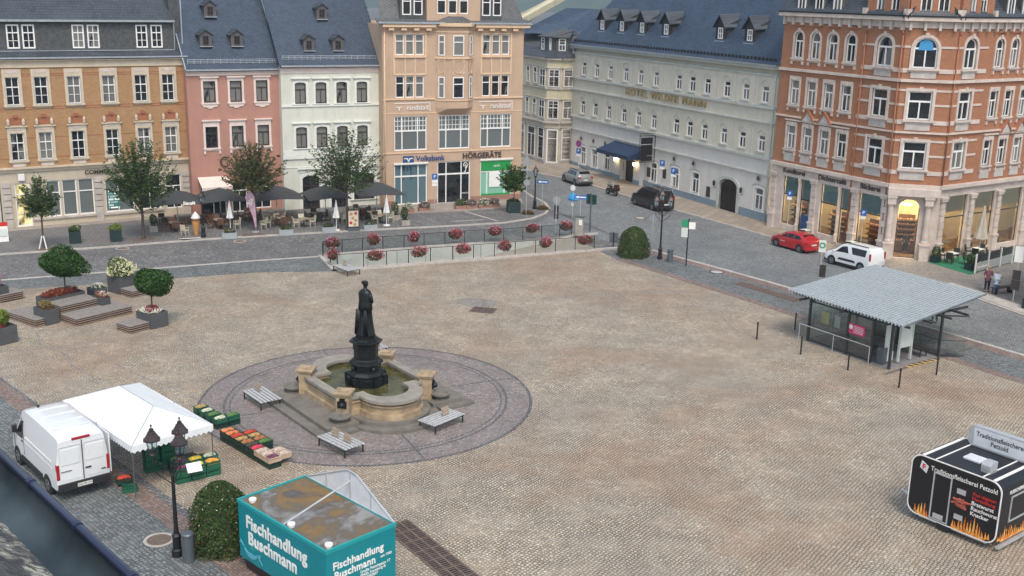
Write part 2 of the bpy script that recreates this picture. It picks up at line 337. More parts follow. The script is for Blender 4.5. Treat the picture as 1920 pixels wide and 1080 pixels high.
sheet('road', KH + [(45, 40)] + KE[::-1][1:] + [(4.9, 91.9), (1.5, 95.5), (3.9, 101), (4.3, 104), (3.9, 107), (2.6, 110), (1.9, 114), (1.4, 120), (-.2, 133)], .004, 'road_setts')
sheet('terrace_pavement', offs(KT, .25)+[(-.6, 150), (-40, 150), (-60, 95)], .1, 'terrace_slab')
strip('kerb', KT, .26, 0, .104, 'kerb_stone')
sheet('parking_bay', [(-10.4, 93.4), (-4.3, 95.5), (-.7, 97.1), (1.5, 99.1), (2.6, 101.2), (2.9, 103.6), (.4, 103.2), (-10.3, 99.2), (-11.0, 96)], .104, 'grey_setts')
sheet('bank_pavement', [(-12.2, 98.9), (-10.13, 99.28), (-4.62, 101.2), (-.17, 103.5), (.9, 106.2), (.7, 108.4), (-12.2, 102.6)], .108, 'bank_slab')
strip('parking_line', [(-4.6, 101.0), (-1.5, 96.9)], .22, .1, .11, 'kerb_stone'); strip('parking_line', [(-9.0, 99.4), (-6.4, 94.9)], .12, .1, .11, 'kerb_dark')
strip('parking_line', [(-5.6, 96.2), (-2.6, 97.4)], .16, .1, .11, 'kerb_stone')
strip('base_course', [(-42.0, 88.0), (-35.9, 91.7), (-29.6, 95.7)], 1.3, .1, .112, 'bank_slab')
sheet('hotel_pavement', offs(KH, .2)[:9]+[(29.4, 86.2), (23.07, 99.01), (6.61, 132.3), (0, 142), (-.5, 130)], .1, 'pave_slab')
sheet('corner_pavement', offs(KH, .2)[8:]+[(75, 57), (75, 130), (29.4, 86.2)], .1, 'pave_setts')
strip('kerb', KH, .24, 0, .104, 'kerb_stone'); strip('kerb_slab', [(30.6, 77.6)]+KH[10:], 1.3, .1, .112, 'kerb_stone', d0=.35); strip('kerb_dark_line', [(30.6, 77.6)]+KH[10:], .3, .0, .012, 'kerb_dark', d0=-.35)
strip('parking_lane_line', [(4.2, 118.9), (10.7, 106.0), (15.2, 98.9), (20.5, 90.8), (24.0, 85.4), (27, 79.5)], .14, .004, .012, 'kerb_dark')
for a in ((9.3, 109.3), (17.6, 95.2), (22.3, 88.1)): strip('parking_lane_line', [a, (a[0]+1.6, a[1]+1.0)], .12, .004, .012, 'kerb_dark')
strip('gutter_stones', [(3.0, 103.2), (4.4, 100.8), (6.4, 96.6), (9.0, 90.6)], .5, .004, .012, 'dark_setts')
# plaza
PN = [(-60, 60.35), (-34.05, 70.84), (-18.46, 77.14), (-12.9, 78.0)]; TE = [(7.1, 86.6), (8.1, 83.4), (11.0, 79.3), (15.64, 72.7), (19.4, 67.2), (25.2, 60.6), (28.6, 55.4), (44, 33), (40, 20)]
sheet('plaza', PN+[(-12.8, 78.15), (6.9, 86.6)]+TE[1:]+[(4, 22), (-12.99, 40.15), (-26.55, 54.29), (-42, 70)][::1], .004, 'tan_setts')
NK = [(-60, 60.9), (-35.14, 73.3), (-19.26, 80.5), (-14.7, 82.3)]
sheet('blue_path', NK+[(-12.9, 78.1)]+PN[::-1][1:], .008, 'blue_setts'); strip('kerb', NK, .3, 0, .03, 'kerb_stone')
W0, W1 = Vector((-46, 74.9)), Vector((7, 18.2)); WN = Vector((.716, -.698)); WP = Vector((-.698, -.716))
def wband(name, a, b_, z, m): sheet(name, [tuple(W0+WP*a), tuple(W1+WP*a), tuple(W1+WP*b_), tuple(W0+WP*b_)], z, m)
wband('red_band', 0, .85, .012, 'red_setts'); wband('blue_lane', .85, 4.0, .008, 'blue_setts'); wband('red_band', 4.0, 5.2, .012, 'red_setts'); wband('blue_lane', 5.2, 12, .008, 'blue_setts')
te = TE[:-1]; ke = [(9.2, 88.6)]+KE[1:]
sheet('east_pavement', te+ke[::-1], .008, 'blue_setts'); strip('red_band', te[1:], .7, .006, .012, 'red_setts'); strip('red_band', KE[1:], -.8, .006, .012, 'red_setts', d0=0)
strip('kerb', KE[1:], .3, 0, .06, 'kerb_stone')
FC = (-7.16, 52.4)
def disc(name, r0, r1, z, m, n=96):
    b = MB()
    for i in range(n):
        a, c = 2*math.pi*i/n, 2*math.pi*(i+1)/n
        P = lambda r, t: (FC[0]+r*math.cos(t), FC[1]+r*math.sin(t), z)
        b.quad(P(r0, a), P(r1, a), P(r1, c), P(r0, c)) if r0 > 0 else b.quad(P(0, 0), P(r1, a), P(r1, c))
    o = b.o(name, m); o['kind'] = 'structure'; return o
disc('fountain_circle', 0, 8.31, .008, 'ring_setts'); disc('circle_border', 8.16, 8.32, .012, 'dark_setts'); disc('circle_border', 6.95, 7.08, .012, 'dark_setts'); disc('circle_border', 6.7, 6.78, .012, 'dark_setts')
for a in (25, 115, 205, 295):
    c, s_ = math.cos(R(a)), math.sin(R(a)); strip('circle_border', [(FC[0]+c*4.6, FC[1]+s_*4.6), (FC[0]+c*8.1, FC[1]+s_*8.1)], .1, .008, .013, 'dark_setts')
for i, (x0, y0, x1, y1) in enumerate([(-26, 61, -9, 45.6), (-28.2, 61.8, -21, 53.5), (-20, 63, -13.6, 52.6), (-30, 57.5, -22.5, 60.8), (10, 77.6, 14.9, 63.7), (0, 71, 17, 76.5), (9.4, 84.5, -2.5, 82)]):
    P = [(x0+(x1-x0)*t/12+.25*math.sin(t*1.3+i), y0+(y1-y0)*t/12+.2*math.sin(t*.9+i*2)) for t in range(13)]
    strip('paving_seam', P, .07, .004, .0095, 'kerb_dark')
sheet('repair_patch', [(-3.9, 70.6), (-2.6, 69.3), (-1.2, 69.6), (-.9, 70.8), (-2.2, 71.6), (-3.4, 71.5)], .012, 'pave_setts')
def grate(pts, label, cat='drain', wd=1.5, n=12, name='drain_grate'):
    (x0, y0), (x1, y1) = pts; L = math.hypot(x1-x0, y1-y0); a = math.atan2(y1-y0, x1-x0)
    t = thing(name, label, cat, (x0, y0, .008), a); b = MB(); b.box(0, -wd/2, 0, L, wd/2, .006); b.o('pit', 'black_paint', t); b = MB()
    k = n
    for i in range(k+1): b.box(L*i/k-.045, -wd/2, .006, L*i/k+.045, wd/2, .03)
    for y in (-wd/2, -wd/6, wd/6, wd/2): b.box(0, y-.04, .006, L, y+.04, .028)
    for i in range(k):
        for j in range(1, 6): b.box(L*(i+j/6)/k-.02, -wd/2, .006, L*(i+j/6)/k+.02, wd/2, .026)
    b.o('grille', 'rust_iron', t); return t
grate([(-4.3, 38.9), (1.2, 31.0)], 'long brown slotted drain grating in the cobbles beside the teal fish trailer', n=12, wd=1.1)
grate([(16.3, 77.2), (19.5, 72.6)], 'rusty slotted drain grating along the pavement behind the bus shelter', n=10, wd=.8)
grate([(-2.55, 68.9), (-1.1, 68.5)], 'small square iron drain grating in the middle of the empty square', n=2, wd=1.1)
def manhole(x, y, r, label, m='rust_iron'):
    t = thing('manhole_cover', label, 'manhole cover', (x, y, .008)); b = MB(); b.cyl((0, 0, 0), (0, 0, .012), r, n=24); b.o('lid', m, t)
    b = MB(); b.lathe([(r, 0), (r, .02), (r*1.25, .02), (r*1.25, 0)], n=24, cap=False); b.o('rim', 'kerb_stone' if m != 'kerb_stone' else 'dark_metal', t)
manhole(-30.32, 83.66, .42, 'round manhole cover on the street in front of the second green bin planter'); manhole(-22.04, 87.0, .4, 'round manhole cover on the street before the leftmost grey flower trough')
manhole(11.67, 100.26, .45, 'pale round manhole cover in the road beside the black van', 'kerb_stone'); manhole(15.28, 80.29, .45, 'pale round manhole cover on the pavement near the bus stop pole', 'kerb_stone')
manhole(-12.9, 37.2, .45, 'reddish round manhole cover in the paving left of the near street lamp')
# the ramp
def ramp():
    A, B_, C, E = [Vector(p) for p in HQ]
    b = MB(); f = lambda p, z: (p[0], p[1], z)
    b.quad(f(A, -2.9), f(B_, -.02), f(C, -.02), f(E, -2.9)); o = b.o('ramp_floor', 'ramp_floor'); o['kind'] = 'structure'
    b = MB(); b.quad(f(E, 0), f(E, -3), f(C, -3), f(C, 0)); b.quad(f(A, 0), f(B_, 0), f(B_, -3), f(A, -3)); b.quad(f(A, 0), f(A, -3), f(E, -3), f(E, 0))
    o = b.o('ramp_wall', 'concrete'); tag(o, 'pale concrete retaining wall of the ramp behind the flower hung railing', 'wall')
    for nm, P, z in (('front', [HQ[3], HQ[0]], .12), ('f2', [HQ[0], (8.7, 87.65)], .14), ('r', [(7.3, 92.6), HQ[2], HQ[3]][::1], .14)):
        strip('ramp_coping', P, -.35, 0, z, 'kerb_stone')
    b = MB(); k = 9
    for i in range(k):
        t = (i+.5)/k; p = E.lerp(C, t)
        b.T = Matrix.Translation((p.x, p.y, 0)) @ Matrix.Rotation(math.atan2((C-E).y, (C-E).x), 4, 'Z'); b.box(-.02, -.03, -1.6, .02, -.005, -.02)
    o = b.o('wall_joints', 'kerb_dark', D.objects['ramp_wall'])
ramp()
# hills far behind
b = MB(); rd = random.Random(3); n = 60; vs = []; fs = []
for i in range(n+1):
    x = -900+i*30; h = 44+14*math.sin(i*.17+1)+6*math.sin(i*.6); base = 1100
    vs += [(x, base, -10), (x, base+180, h*.7), (x, base+420, h)]
for i in range(n): fs += [(3*i, 3*i+3, 3*i+4, 3*i+1), (3*i+1, 3*i+4, 3*i+5, 3*i+2)]
g = N('forest_hill'); g.base(g.ramp(g.noise(g.obj(), .03, 8, .7), [(.35, (.03, .055, .045)), (.7, (.07, .11, .09))])); g.rough(.9)
b.add(vs, fs); o = b.o('hills', 'forest_hill', smooth=True); o['kind'] = 'structure'
# ---------------------------------------------------------------- buildings
def outline(w, h, rise=0, n=10, off=0, ob=None):
    ob = off if ob is None else ob; x0, x1, z0, z1 = -off, w+off, -ob, h+off
    if rise <= 0: return [(x0, z0), (x1, z0), (x1, z1), (x0, z1)]
    r = rise*(1+off/(w/2)) ; cx = w/2; a = (x1-x0)/2; pts = [(x0, z0), (x1, z0)]
    for i in range(n+1):
        t = math.pi*i/n
        pts.append((cx+a*math.cos(t), z1-r+r*math.sin(t)))
    return pts
def wall(par, m, u0, u1, z0, z1, holes=(), dep=.3, name='wall', y=0.):
    b = MB(); us = sorted({u0, u1, *[h[0] for h in holes], *[h[2] for h in holes]}); zs = sorted({z0, z1, *[h[1] for h in holes], *[h[3] for h in holes]})
    us = [u for u in us if u0 <= u <= u1]; zs = [z for z in zs if z0 <= z <= z1]
    for j in range(len(zs)-1):
        run = None
        for i in range(len(us)-1):
            cu, cz = (us[i]+us[i+1])/2, (zs[j]+zs[j+1])/2
            if any(h[0] < cu < h[2] and h[1] < cz < h[3] for h in holes):
                if run is not None: b.quad((run, y, zs[j]), (us[i], y, zs[j]), (us[i], y, zs[j+1]), (run, y, zs[j+1])); run = None
            elif run is None: run = us[i]
        if run is not None: b.quad((run, y, zs[j]), (u1, y, zs[j]), (u1, y, zs[j+1]), (run, y, zs[j+1]))
    for h in holes:
        w_, hh, rise = h[2]-h[0], h[3]-h[1], (h[4] if len(h) > 4 else 0); o_ = outline(w_, hh, rise)
        n = len(o_); P = [(h[0]+x, z+h[1]) for x, z in o_]
        b.add([(x, y, z) for x, z in P]+[(x, y+dep, z) for x, z in P], [(i, (i+1) % n, n+(i+1) % n, n+i) for i in range(n)])
        if rise:
            k = (len(P)-2)//2; arc = P[2:]
            b.quad((h[2], y, h[3]), *[(x, y, z) for x, z in arc[:k+1][::-1]][::1]); b.quad((h[0], y, h[3]), *[(x, y, z) for x, z in arc[k:][::-1]])
    b.quad((u0, y+dep, z0), (u0, y, z0), (u0, y, z1), (u0, y+dep, z1)); b.quad((u1, y, z0), (u1, y+dep, z0), (u1, y+dep, z1), (u1, y, z1)); b.quad((u0, y, z1), (u1, y, z1), (u1, y+dep, z1), (u0, y+dep, z1))
    return b.o(name, m, par)
def bands(par, m, L, name='string_course'):
    """list of (u0,u1,z0,z1,projection)"""
    for u0, u1, z0, z1, p in L: b = MB(); b.box(u0, -p, z0, u1, .02, z1); b.o(name, m, par)
_WC = {}
def win(par, uc, z0, w, h, fm='white_frame', pm=None, rise=0, tr=.68, mull='low', thin=(), rec=.12, fw=.075, bw=.06, grid=None, side=None):
    """one window: frame + bars (a part), its pane a sub-part"""
    key = (w, h, fm, rise, tr, mull, tuple(thin), fw, bw, str(grid))
    if key not in _WC:
        b = MB(); b.ring(outline(w, h, rise, off=-fw), outline(w, h, rise), -.03, .05, .05)
        zt = h*tr if tr else h
        if tr: b.box(0, -.035, zt-bw*.7, w, .03, zt+bw*.7)
        if mull == 'low': b.box(w/2-bw/2, -.03, 0, w/2+bw/2, .03, zt)
        elif mull == 'full': b.box(w/2-bw/2, -.03, 0, w/2+bw/2, .03, h-rise*.02-fw*.5)
        elif isinstance(mull, tuple):
            for f in mull: b.box(w*f-bw/2, -.03, 0, w*f+bw/2, .03, h-fw)
        for t in thin: b.box(fw*.5, -.02, h*t-.018, w-fw*.5, .02, h*t+.018)
        if grid:
            (c, r_, za, zb) = grid
            for i in range(1, c): b.box(w*i/c-.025, -.02, h*za, w*i/c+.025, .02, h*zb)
            for i in range(1, r_): b.box(fw*.5, -.02, h*(za+(zb-za)*i/r_)-.025, w-fw*.5, .02, h*(za+(zb-za)*i/r_)+.025)
        me = b.mesh('window', fm); p = MB(); p.quad(*[(x, .03, z) for x, z in outline(w, h, rise, off=-.01)]); _WC[key] = (me, {}, p)
    me, pan, pb = _WC[key]; pm = pm or random.choice(['pane_dark', 'pane_dark', 'pane_half', 'pane_curtain', 'pane_half'])
    if pm not in pan: pan[pm] = pb.mesh('pane', pm)
    o = D.objects.new('window', me); COL.objects.link(o); o.parent = par; o.location = (uc-w/2, rec, z0)
    q = D.objects.new('pane', pan[pm]); COL.objects.link(q); q.parent = o; return o
def surround(par, m, L, name='window_surround', kw=.16, pr=.06, sill=.1, head=0, hood=0, keys=False, cons=False, rec=.12):
    """one mesh: stone frames round the listed windows (uc,z0,w,h,rise)"""
    for (uc, z0, w, h, rise) in L:
        b = MB(); b.T = Matrix.Translation((uc-w/2, 0, z0))
        b.ring(outline(w, h, rise), outline(w, h, rise, off=kw, ob=0), -pr, rec, 0)
        b.box(-kw*1.3, -pr*2.2, -sill, w+kw*1.3, .02, 0)
        if sill > .09: b.box(-kw*.9, -pr, -sill-.12, w+kw*.9, .0, -sill-.001)
        if head: b.box(-kw, -pr*1.01, h+kw*.98, w+kw, 0, h+kw+head)
        if hood: b.box(-kw*1.5, -.2, h+kw+head, w+kw*1.5, .0, h+kw+head+hood)
        if hood and hood > .05: b.box(-kw*1.2, -.12, h+kw+head-.07, w+kw*1.2, -.0, h+kw+head-.002)
        if keys: b.box(w/2-.13, -pr-.05, h-.02, w/2+.13, 0, h+kw+.12)
        if cons:
            for x in (-kw*.7, w+kw*.7): b.box(x-.08, -.13, -sill-.38, x+.08, 0, -sill-.13)
        b.o(name, m, par)
def building(name, label, A, B, cat='building'):
    a = math.atan2(B[1]-A[1], B[0]-A[0]); t = thing(name, label, cat, (A[0], A[1], 0), a); return t, math.hypot(B[0]-A[0], B[1]-A[1])
def body(par, m, u0, u1, z1, d, y0=.3, name='side_wall'):
    b = MB(); b.box(u0, y0, 0, u1, d, z1); return b.o(name, m, par)
def pipe(par, u, z0, z1, y=-.12, m='pipe_paint'):
    b = MB(); b.cyl((u, y, z0), (u, y, z1), .06, n=8); b.cyl((u, y, z1), (u, 0.1-.3, z1+.3), .06, n=8)
    for z in (z0+1.2, (z0+z1)/2, z1-1): b.cyl((u, y, z), (u, y, z+.06), .08, n=8)
    b.o('downpipe', m, par, smooth=True)
def roofslab(par, m, u0, u1, y0, z0, y1, z1, name='roof', th=.15, lu=0, ru=0):
    b = MB(); vs = [(u0, y0, z0), (u1, y0, z0), (u1+ru, y1, z1), (u0+lu, y1, z1)]
    b.add(vs+[(x, y, z-th) for x, y, z in vs], [(0, 1, 2, 3), (7, 6, 5, 4), (4, 5, 1, 0), (5, 6, 2, 1), (7, 4, 0, 3), (6, 7, 3, 2)]); return b.o(name, m, par)
def dormer(par, uc, y0, z0, w, h, slope, wm='slate_dormer', rm='slate_dark', fm='brown_frame', gh=.35, ww=.5, wh=.75, hip=False, pane='pane_dark'):
    """small gabled dormer whose front stands at y0 with its foot on the roof at z0"""
    b = MB(); dep = (h+gh+.35)/slope; x0, x1 = uc-w/2, uc+w/2
    b.prismx([(y0, z0-.1), (y0, z0+h), (y0+dep, z0+h), (y0+.3, z0-.1)], x0, x0+.1); b.prismx([(y0, z0-.1), (y0, z0+h), (y0+dep, z0+h), (y0+.3, z0-.1)], x1-.1, x1)
    b.prismy([(x0+.1, z0-.1), (x1-.1, z0-.1), (x1-.1, z0+h), (uc, z0+h+gh), (x0+.1, z0+h)], y0+.02, y0+.2)
    o = b.o('dormer', wm, par)
    r = MB(); e = .14
    for s in (-1, 1):
        xe = uc+s*(w/2+e); ze = z0+h-.1; vs = [(uc, y0-e, z0+h+gh+.04), (uc, y0+dep+.5, z0+h+gh+.04), (xe, y0+dep+.1, ze), (xe, y0-e, ze)]
        r.add(vs+[(x, y, z-.07) for x, y, z in vs], [(0, 1, 2, 3), (7, 6, 5, 4), (4, 7, 3, 0), (7, 6, 2, 3), (5, 4, 0, 1)] if s > 0 else [(3, 2, 1, 0), (4, 5, 6, 7), (0, 3, 7, 4), (3, 2, 6, 7), (1, 0, 4, 5)])
    r.o('dormer_roof', rm, o, fix=True)
    f = MB(); f.T = Matrix.Translation((uc-ww/2, y0-.01, z0+.12)); f.ring(outline(ww, wh, off=-.05), outline(ww, wh), -.04, .0, .0); f.box(ww/2-.025, -.035, .05, ww/2+.025, -.01, wh-.05); f.box(.05, -.035, wh*.5-.02, ww-.05, -.01, wh*.5+.02)
    wn = f.o('dormer_window', fm, o); p = MB(); p.quad(*[(uc-ww/2+x, y0-.014, z0+.12+z) for x, z in outline(ww, wh, off=-.04)]); p.o('pane', pane, o)
    s_ = MB(); s_.box(x0-.02, y0-.25, z0-.08, x1+.02, y0+.02, z0-.02); s_.o('dormer_apron', 'zinc_edge', o); return o
def snowguard(par, u0, u1, y, z, m='zinc_edge'):
    b = MB(); n = int((u1-u0)/.55)
    for zz in (.08, .22, .36): b.cyl((u0, y, z+zz), (u1, y, z+zz), .018, n=5)
    for i in range(n+1): u = u0+(u1-u0)*i/n; b.box(u-.015, y-.02, z-.1, u+.015, y+.02, z+.4)
    b.o('snow_guard', m, par)

slate('slate_dark', (.05, .06, .075), 'rows', 1.1, .28); slate('slate_blue', (.035, .055, .088), 'diamond', 1.25, .3, hi=1.35); slate('slate_hotel', (.035, .055, .092), 'rows', 1.4, .34, hi=1.4)
slate('slate_grey', (.1, .105, .11), 'diamond', 1.0, .25)
# ---- A : orange brick bank
brickm('orange_brick', (.44, .26, .125), (.37, .205, .095), (.3, .2, .13), .27, .1)
brickm('band_brick', (.42, .16, .08), (.36, .13, .07), (.2, .1, .07))
stucco('cream_stucco', (.52, .45, .35)); stucco('pink_stucco', (.43, .225, .175)); stucco('mint_stucco', (.63, .635, .56)); stucco('peach_stucco', (.5, .355, .255), .35)
stucco('hotel_stucco', (.6, .57, .475), .35); stucco('hotel_lower', (.64, .62, .59), .25); stucco('yellow_stucco', (.55, .5, .36), .4); mat('plinth_blue', (.2, .27, .33), .7, var=.12)
brickm('red_brick', (.42, .19, .1), (.35, .15, .078), (.24, .12, .08), .26, .09)
def bldg_A():
    t, L = building('bank_building', 'orange brick townhouse with sandstone window frames and slate mansard at far left', (-41.02, 89.92), (-28.78, 97.59))
    uc = [.43, 2.6, 5.15, 7.93, 10.57, 12.87]; w, h = 1.04, 2.25; z2, z1 = 10.16, 5.66
    holes = [(u-w/2, z, u+w/2, z+h) for u in uc for z in (z1, z2)]
    wall(t, 'orange_brick', -1.2, L, 5.05, 13.2, holes); body(t, 'cream_stucco', -1.2, L, 13.9, 12)
    for u in uc:
        for z in (z1, z2): win(t, u, z, w, h, tr=.64, mull='full', thin=(.33,))
    surround(t, 'cream_trim', [(u, z2, w, h, 0) for u in uc], kw=.2, head=.42, sill=.12, pr=.08)
    surround(t, 'cream_trim', [(u, z1, w, h, 0) for u in uc], kw=.2, head=.3, hood=.09, sill=.12, pr=.08)
    for u in uc:
        b = MB(); rb = MB(); pn = MB()
        for s in (-1, 1): b.lathe([(.12, 8.58), (.13, 8.9), (.09, 9.0), (.0001, 9.12)], u+s*.58, -.12, 6)
        n = 10; P = [(u+.62*math.cos(math.pi*i/n), 8.62+.5*math.sin(math.pi*i/n)) for i in range(n+1)]; Q = [(u+.76*math.cos(math.pi*i/n), 8.62+.66*math.sin(math.pi*i/n)) for i in range(n+1)]
        rb.add([(x, -.06, z) for x, z in P+Q], [(i, n+1+i, n+2+i, i+1) for i in range(n)]); rb.quad(*[(x, -.03, z) for x, z in P])
        rb.box(u-.14, -.14, 9.15, u+.14, 0, 9.42); b.o('finial_pair', 'cream_trim', t); rb.o('brick_arch', 'band_brick', t)
        bands(t, 'sand_trim', [(u-.5, u+.5, 12.72, 12.98, .1), (u-.55, u+.55, 8.16, 8.36, .1), (u-.5, u+.5, 5.15, 5.4, .06)], 'relief_panel')
    edges = [-1.2]+[x for u in uc for x in (u-.72, u+.72)]+[L]; eb = []
    for i in range(0, len(edges)-1, 2):
        if edges[i+1]-edges[i] > .05:
            for z in (9.75, 9.95, 12.45, 12.62, 6.0-.2, 7.45): eb.append((edges[i], edges[i+1], z, z+.07, .012))
    bands(t, 'band_brick', eb, 'brick_course')
    bands(t, 'cream_trim', [(-1.25, L+.05, 13.15, 13.75, .1), (-1.3, L+.1, 13.72, 13.95, .35), (-1.25, L+.03, 4.72, 5.08, .12), (-1.25, L+.05, 4.98, 5.12, .3)], 'cornice')
    gz = [(-.15, .15, 1.05, 3.8), (2.3, .8, 3.38, 3.85), (3.55, .8, 4.72, 3.85), (4.84, .8, 6.1, 3.85), (7.0, .8, 9.4, 3.6), (9.8, .8, 11.7, 3.6), (12.15, .7, 13.5, 3.7)]
    wall(t, 'cream_stucco', -1.2, L, 0, 4.72, gz, name='ground_floor_wall')
    win(t, .45, .15, 1.2, 3.65, tr=.74, mull=None, thin=(.3,), pm='pane_lit', fw=.12)
    for a, c in ((2.3, 3.38), (3.55, 4.72), (4.84, 6.1)): win(t, (a+c)/2, .8, c-a, 3.05, tr=.66, mull=None, pm='pane_blind', fw=.09)
    win(t, 8.2, .8, 2.4, 2.8, tr=.0, mull=(.45,), pm='pane_blind', fw=.09); win(t, 10.75, .8, 1.9, 2.8, tr=.66, mull='low', pm='pane_dark'); win(t, 12.83, .7, 1.35, 3.0, tr=.66, mull='low', pm='pane_dark')
    b = MB(); b.box(7.25, .06, 1.1, 8.15, .1, 2.75); b.o('display_screen', 'screen_green', t)
    q = []
    for u in (-.75, 6.45, 13.95):
        for k in range(6): q.append((u-.3, u+.3, .9+k*.52, 1.33+k*.52, .12))
    q += [(6.15, 6.75, 0, .9, .16), (-1.1, -.45, 0, .8, .16), (13.65, 14.3, 0, .8, .16), (1.1, 6.15, .62, .76, .14), (6.8, 11.9, .6, .74, .14)]
    bands(t, 'grey_stone', q, 'pilaster_block')
    text('COMMERZBANK', .5, 'sign_dark', t, (7.3, -.14, 4.36), name='sign_lettering', bold=.012); b = MB(); b.box(.2, -.3, 4.05, .68, -.12, 4.6); b.o('wall_sign', 'white_paint', t)
    # mansard
    roofslab(t, 'slate_dark', -1.3, L+.15, -.35, 13.9, .7, 14.42, name='lower_roof'); b = MB(); b.box(-1.3, -.42, 13.86, L+.15, -.33, 13.98); b.box(-1.2, .55, 14.4, L-.65, .7, 14.46); b.o('gutter', 'zinc_edge', t)
    hs = [(a, 14.62, a+.95, 16.52) for a in (.45, 1.62, 5.45, 6.65, 10.6, 11.85)]
    wall(t, 'slate_wall', -1.2, L-.7, 14.4, 16.9, hs, y=.7, name='attic_wall', dep=.2)
    for a in (.45, 1.62, 5.45, 6.65, 10.6, 11.85): win(t, a+.475, 14.62, .95, 1.9, tr=.66, mull='full', thin=(.33,), rec=.72, fw=.11)
    b = MB(); b.box(-1.2, .9, 14.3, L-.7, 6, 16.85); b.box(L-.7, 1.6, 14, L+.1, 6, 19); b.o('attic', 'slate_wall', t)
    roofslab(t, 'slate_dark', -1.3, L-.6, .4, 16.85, 8, 21.6, name='roof'); b = MB(); b.box(-1.3, .32, 16.76, L-.6, .45, 16.92); b.tube([(L-.66, .5, 16.7), (L-.66, .6, 14.5)], .05); b.o('upper_gutter', 'zinc_edge', t)
    roofslab(t, 'slate_dark', L-.62, L+.12, .75, 14.5, 7, 22, name='roof_edge'); b = MB(); b.box(L+.02, .75, 14.3, L+.12, .8, 20); b.o('verge_flashing', 'zinc_edge', t)
    pipe(t, L-.12, .1, 13.5)
mat('sign_dark', (.04, .03, .03), .5, var=0); g = N('pane_lit'); c = g.ramp(g.noise(g.map(g.obj(), scale=(1, 1, .6)), 1.3, 3), [(.4, (.06, .05, .03)), (.6, (.75, .62, .3))]); g.base(c); g.rough(.1); g.l(c, g.b.inputs['Emission Color']); g.b.inputs['Emission Strength'].default_value = .45
g = N('screen_green'); b0 = g.n('TexBrick', i_Scale=1.); b0.inputs['Color1'].default_value = (.75, .85, .82, 1); b0.inputs['Color2'].default_value = (.02, .12, .1, 1); b0.inputs['Mortar'].default_value = (.02, .05, .05, 1); b0.inputs['Brick Width'].default_value = .7; b0.inputs['Row Height'].default_value = .25; b0.inputs['Mortar Size'].default_value = .04
cb = g.n('CombineXYZ'); sp = g.n('SeparateXYZ'); g.l(g.obj(), sp.inputs[0]); g.l(sp.outputs[0], cb.inputs[0]); g.l(sp.outputs[2], cb.inputs[1]); g.l(cb.outputs[0], b0.inputs['Vector']); g.base(b0.outputs[0]); g.l(b0.outputs[0], g.b.inputs['Emission Color']); g.b.inputs['Emission Strength'].default_value = .5
bldg_A()
# ---- B : pink house
def bldg_B():
    t, L = building('pink_house', 'pink rendered townhouse with white window frames and steep blue slate roof', (-28.45, 96.57), (-21.17, 100.65))
    uc = [1.93, 4.25, 6.58]; w, h = 1.06, 1.85; z2, z1 = 9.98, 6.02
    G0 = [(.7, 0, 3.0, 2.9), (3.5, .1, 4.9, 2.7), (5.4, .3, 7.1, 2.9)]
    wall(t, 'pink_stucco', 0, L, 0, 12.4, [(u-w/2, z, u+w/2, z+h) for u in uc for z in (z1, z2)]+G0); body(t, 'pink_stucco', 0, L, 12.8, 12)
    for u in uc:
        win(t, u, z2, w, h, 'brown_frame', 'pane_curtain', tr=.66, mull='low', fw=.09); win(t, u, z1, w, h, 'brown_frame', tr=.66, mull='low', fw=.09)
    surround(t, 'pink_trim', [(u, z2, w, h, 0) for u in uc], kw=.19, head=.1, hood=.12, sill=.14); surround(t, 'pink_trim', [(u, z1, w, h, 0) for u in uc], kw=.19, head=.3, hood=.1, sill=.14, cons=True)
    for u in uc: b = MB(); b.prismy([(u-.75, z2-.14), (u+.75, z2-.14), (u+.6, z2-.38), (u+.3, z2-.4), (u+.15, z2-.52), (u-.15, z2-.52), (u-.3, z2-.4), (u-.6, z2-.38)], -.07, 0); b.o('sill_apron', 'pink_trim', t)
    bands(t, 'pink_trim', [(-.02, L, 12.3, 12.55, .1), (-.02, L, 12.55, 12.8, .22)], 'cornice')
    for a, z, c, d in G0: win(t, (a+c)/2, z, c-a, d-z, tr=.75, mull='low', pm='pane_dark', fw=.08)
    b = MB(); b.add([(.5, 0, 3.45), (3.2, 0, 3.45), (3.2, -1.5, 2.75), (.5, -1.5, 2.75), (.5, -1.5, 2.5), (3.2, -1.5, 2.5)], [(0, 3, 2, 1), (3, 4, 5, 2)]); b.o('awning', 'pink_trim', t)
    b = MB(); n = 14; P = [(3.0+.42*math.cos(R(60+i*20)), 4.75+.42*math.sin(R(60+i*20))) for i in range(n)]
    for p, q in zip(P, P[1:]): b.cyl((p[0], -.1, p[1]), (q[0], -.1, q[1]), .06, n=6)
    b.o('cafe_letter', 'sign_dark', t); text('afe', .8, 'sign_dark', t, (4.3, -.12, 4.6), name='sign_lettering', bold=.02)
    roofslab(t, 'slate_blue', -.1, L+.1, -.35, 12.8, 9.5, 22.5, lu=0, ru=0); b = MB(); b.box(-.1, -.45, 12.72, L+.05, -.33, 12.86); b.o('gutter', 'zinc_edge', t); snowguard(t, .2, L-.1, .15, 13.3)
    for u, y, z in ((2.2, 1.5, 14.75), (4.95, 1.5, 14.75), (3.3, 3.9, 17.2)): dormer(t, u, y, z, 1.05, 1.05, 1., wm='slate_dormer')
    b = MB(); b.box(-.13, -.3, 12.7, -.05, .1, 20) if 0 else b.add([(-.12, -.35, 12.82), (-.04, -.35, 12.82), (-.04, 9, 22.1), (-.12, 9, 22.1)], [(0, 1, 2, 3)]); b.o('verge_flashing', 'zinc_edge', t)
    pipe(t, L-.08, .1, 12.3)
bldg_B()
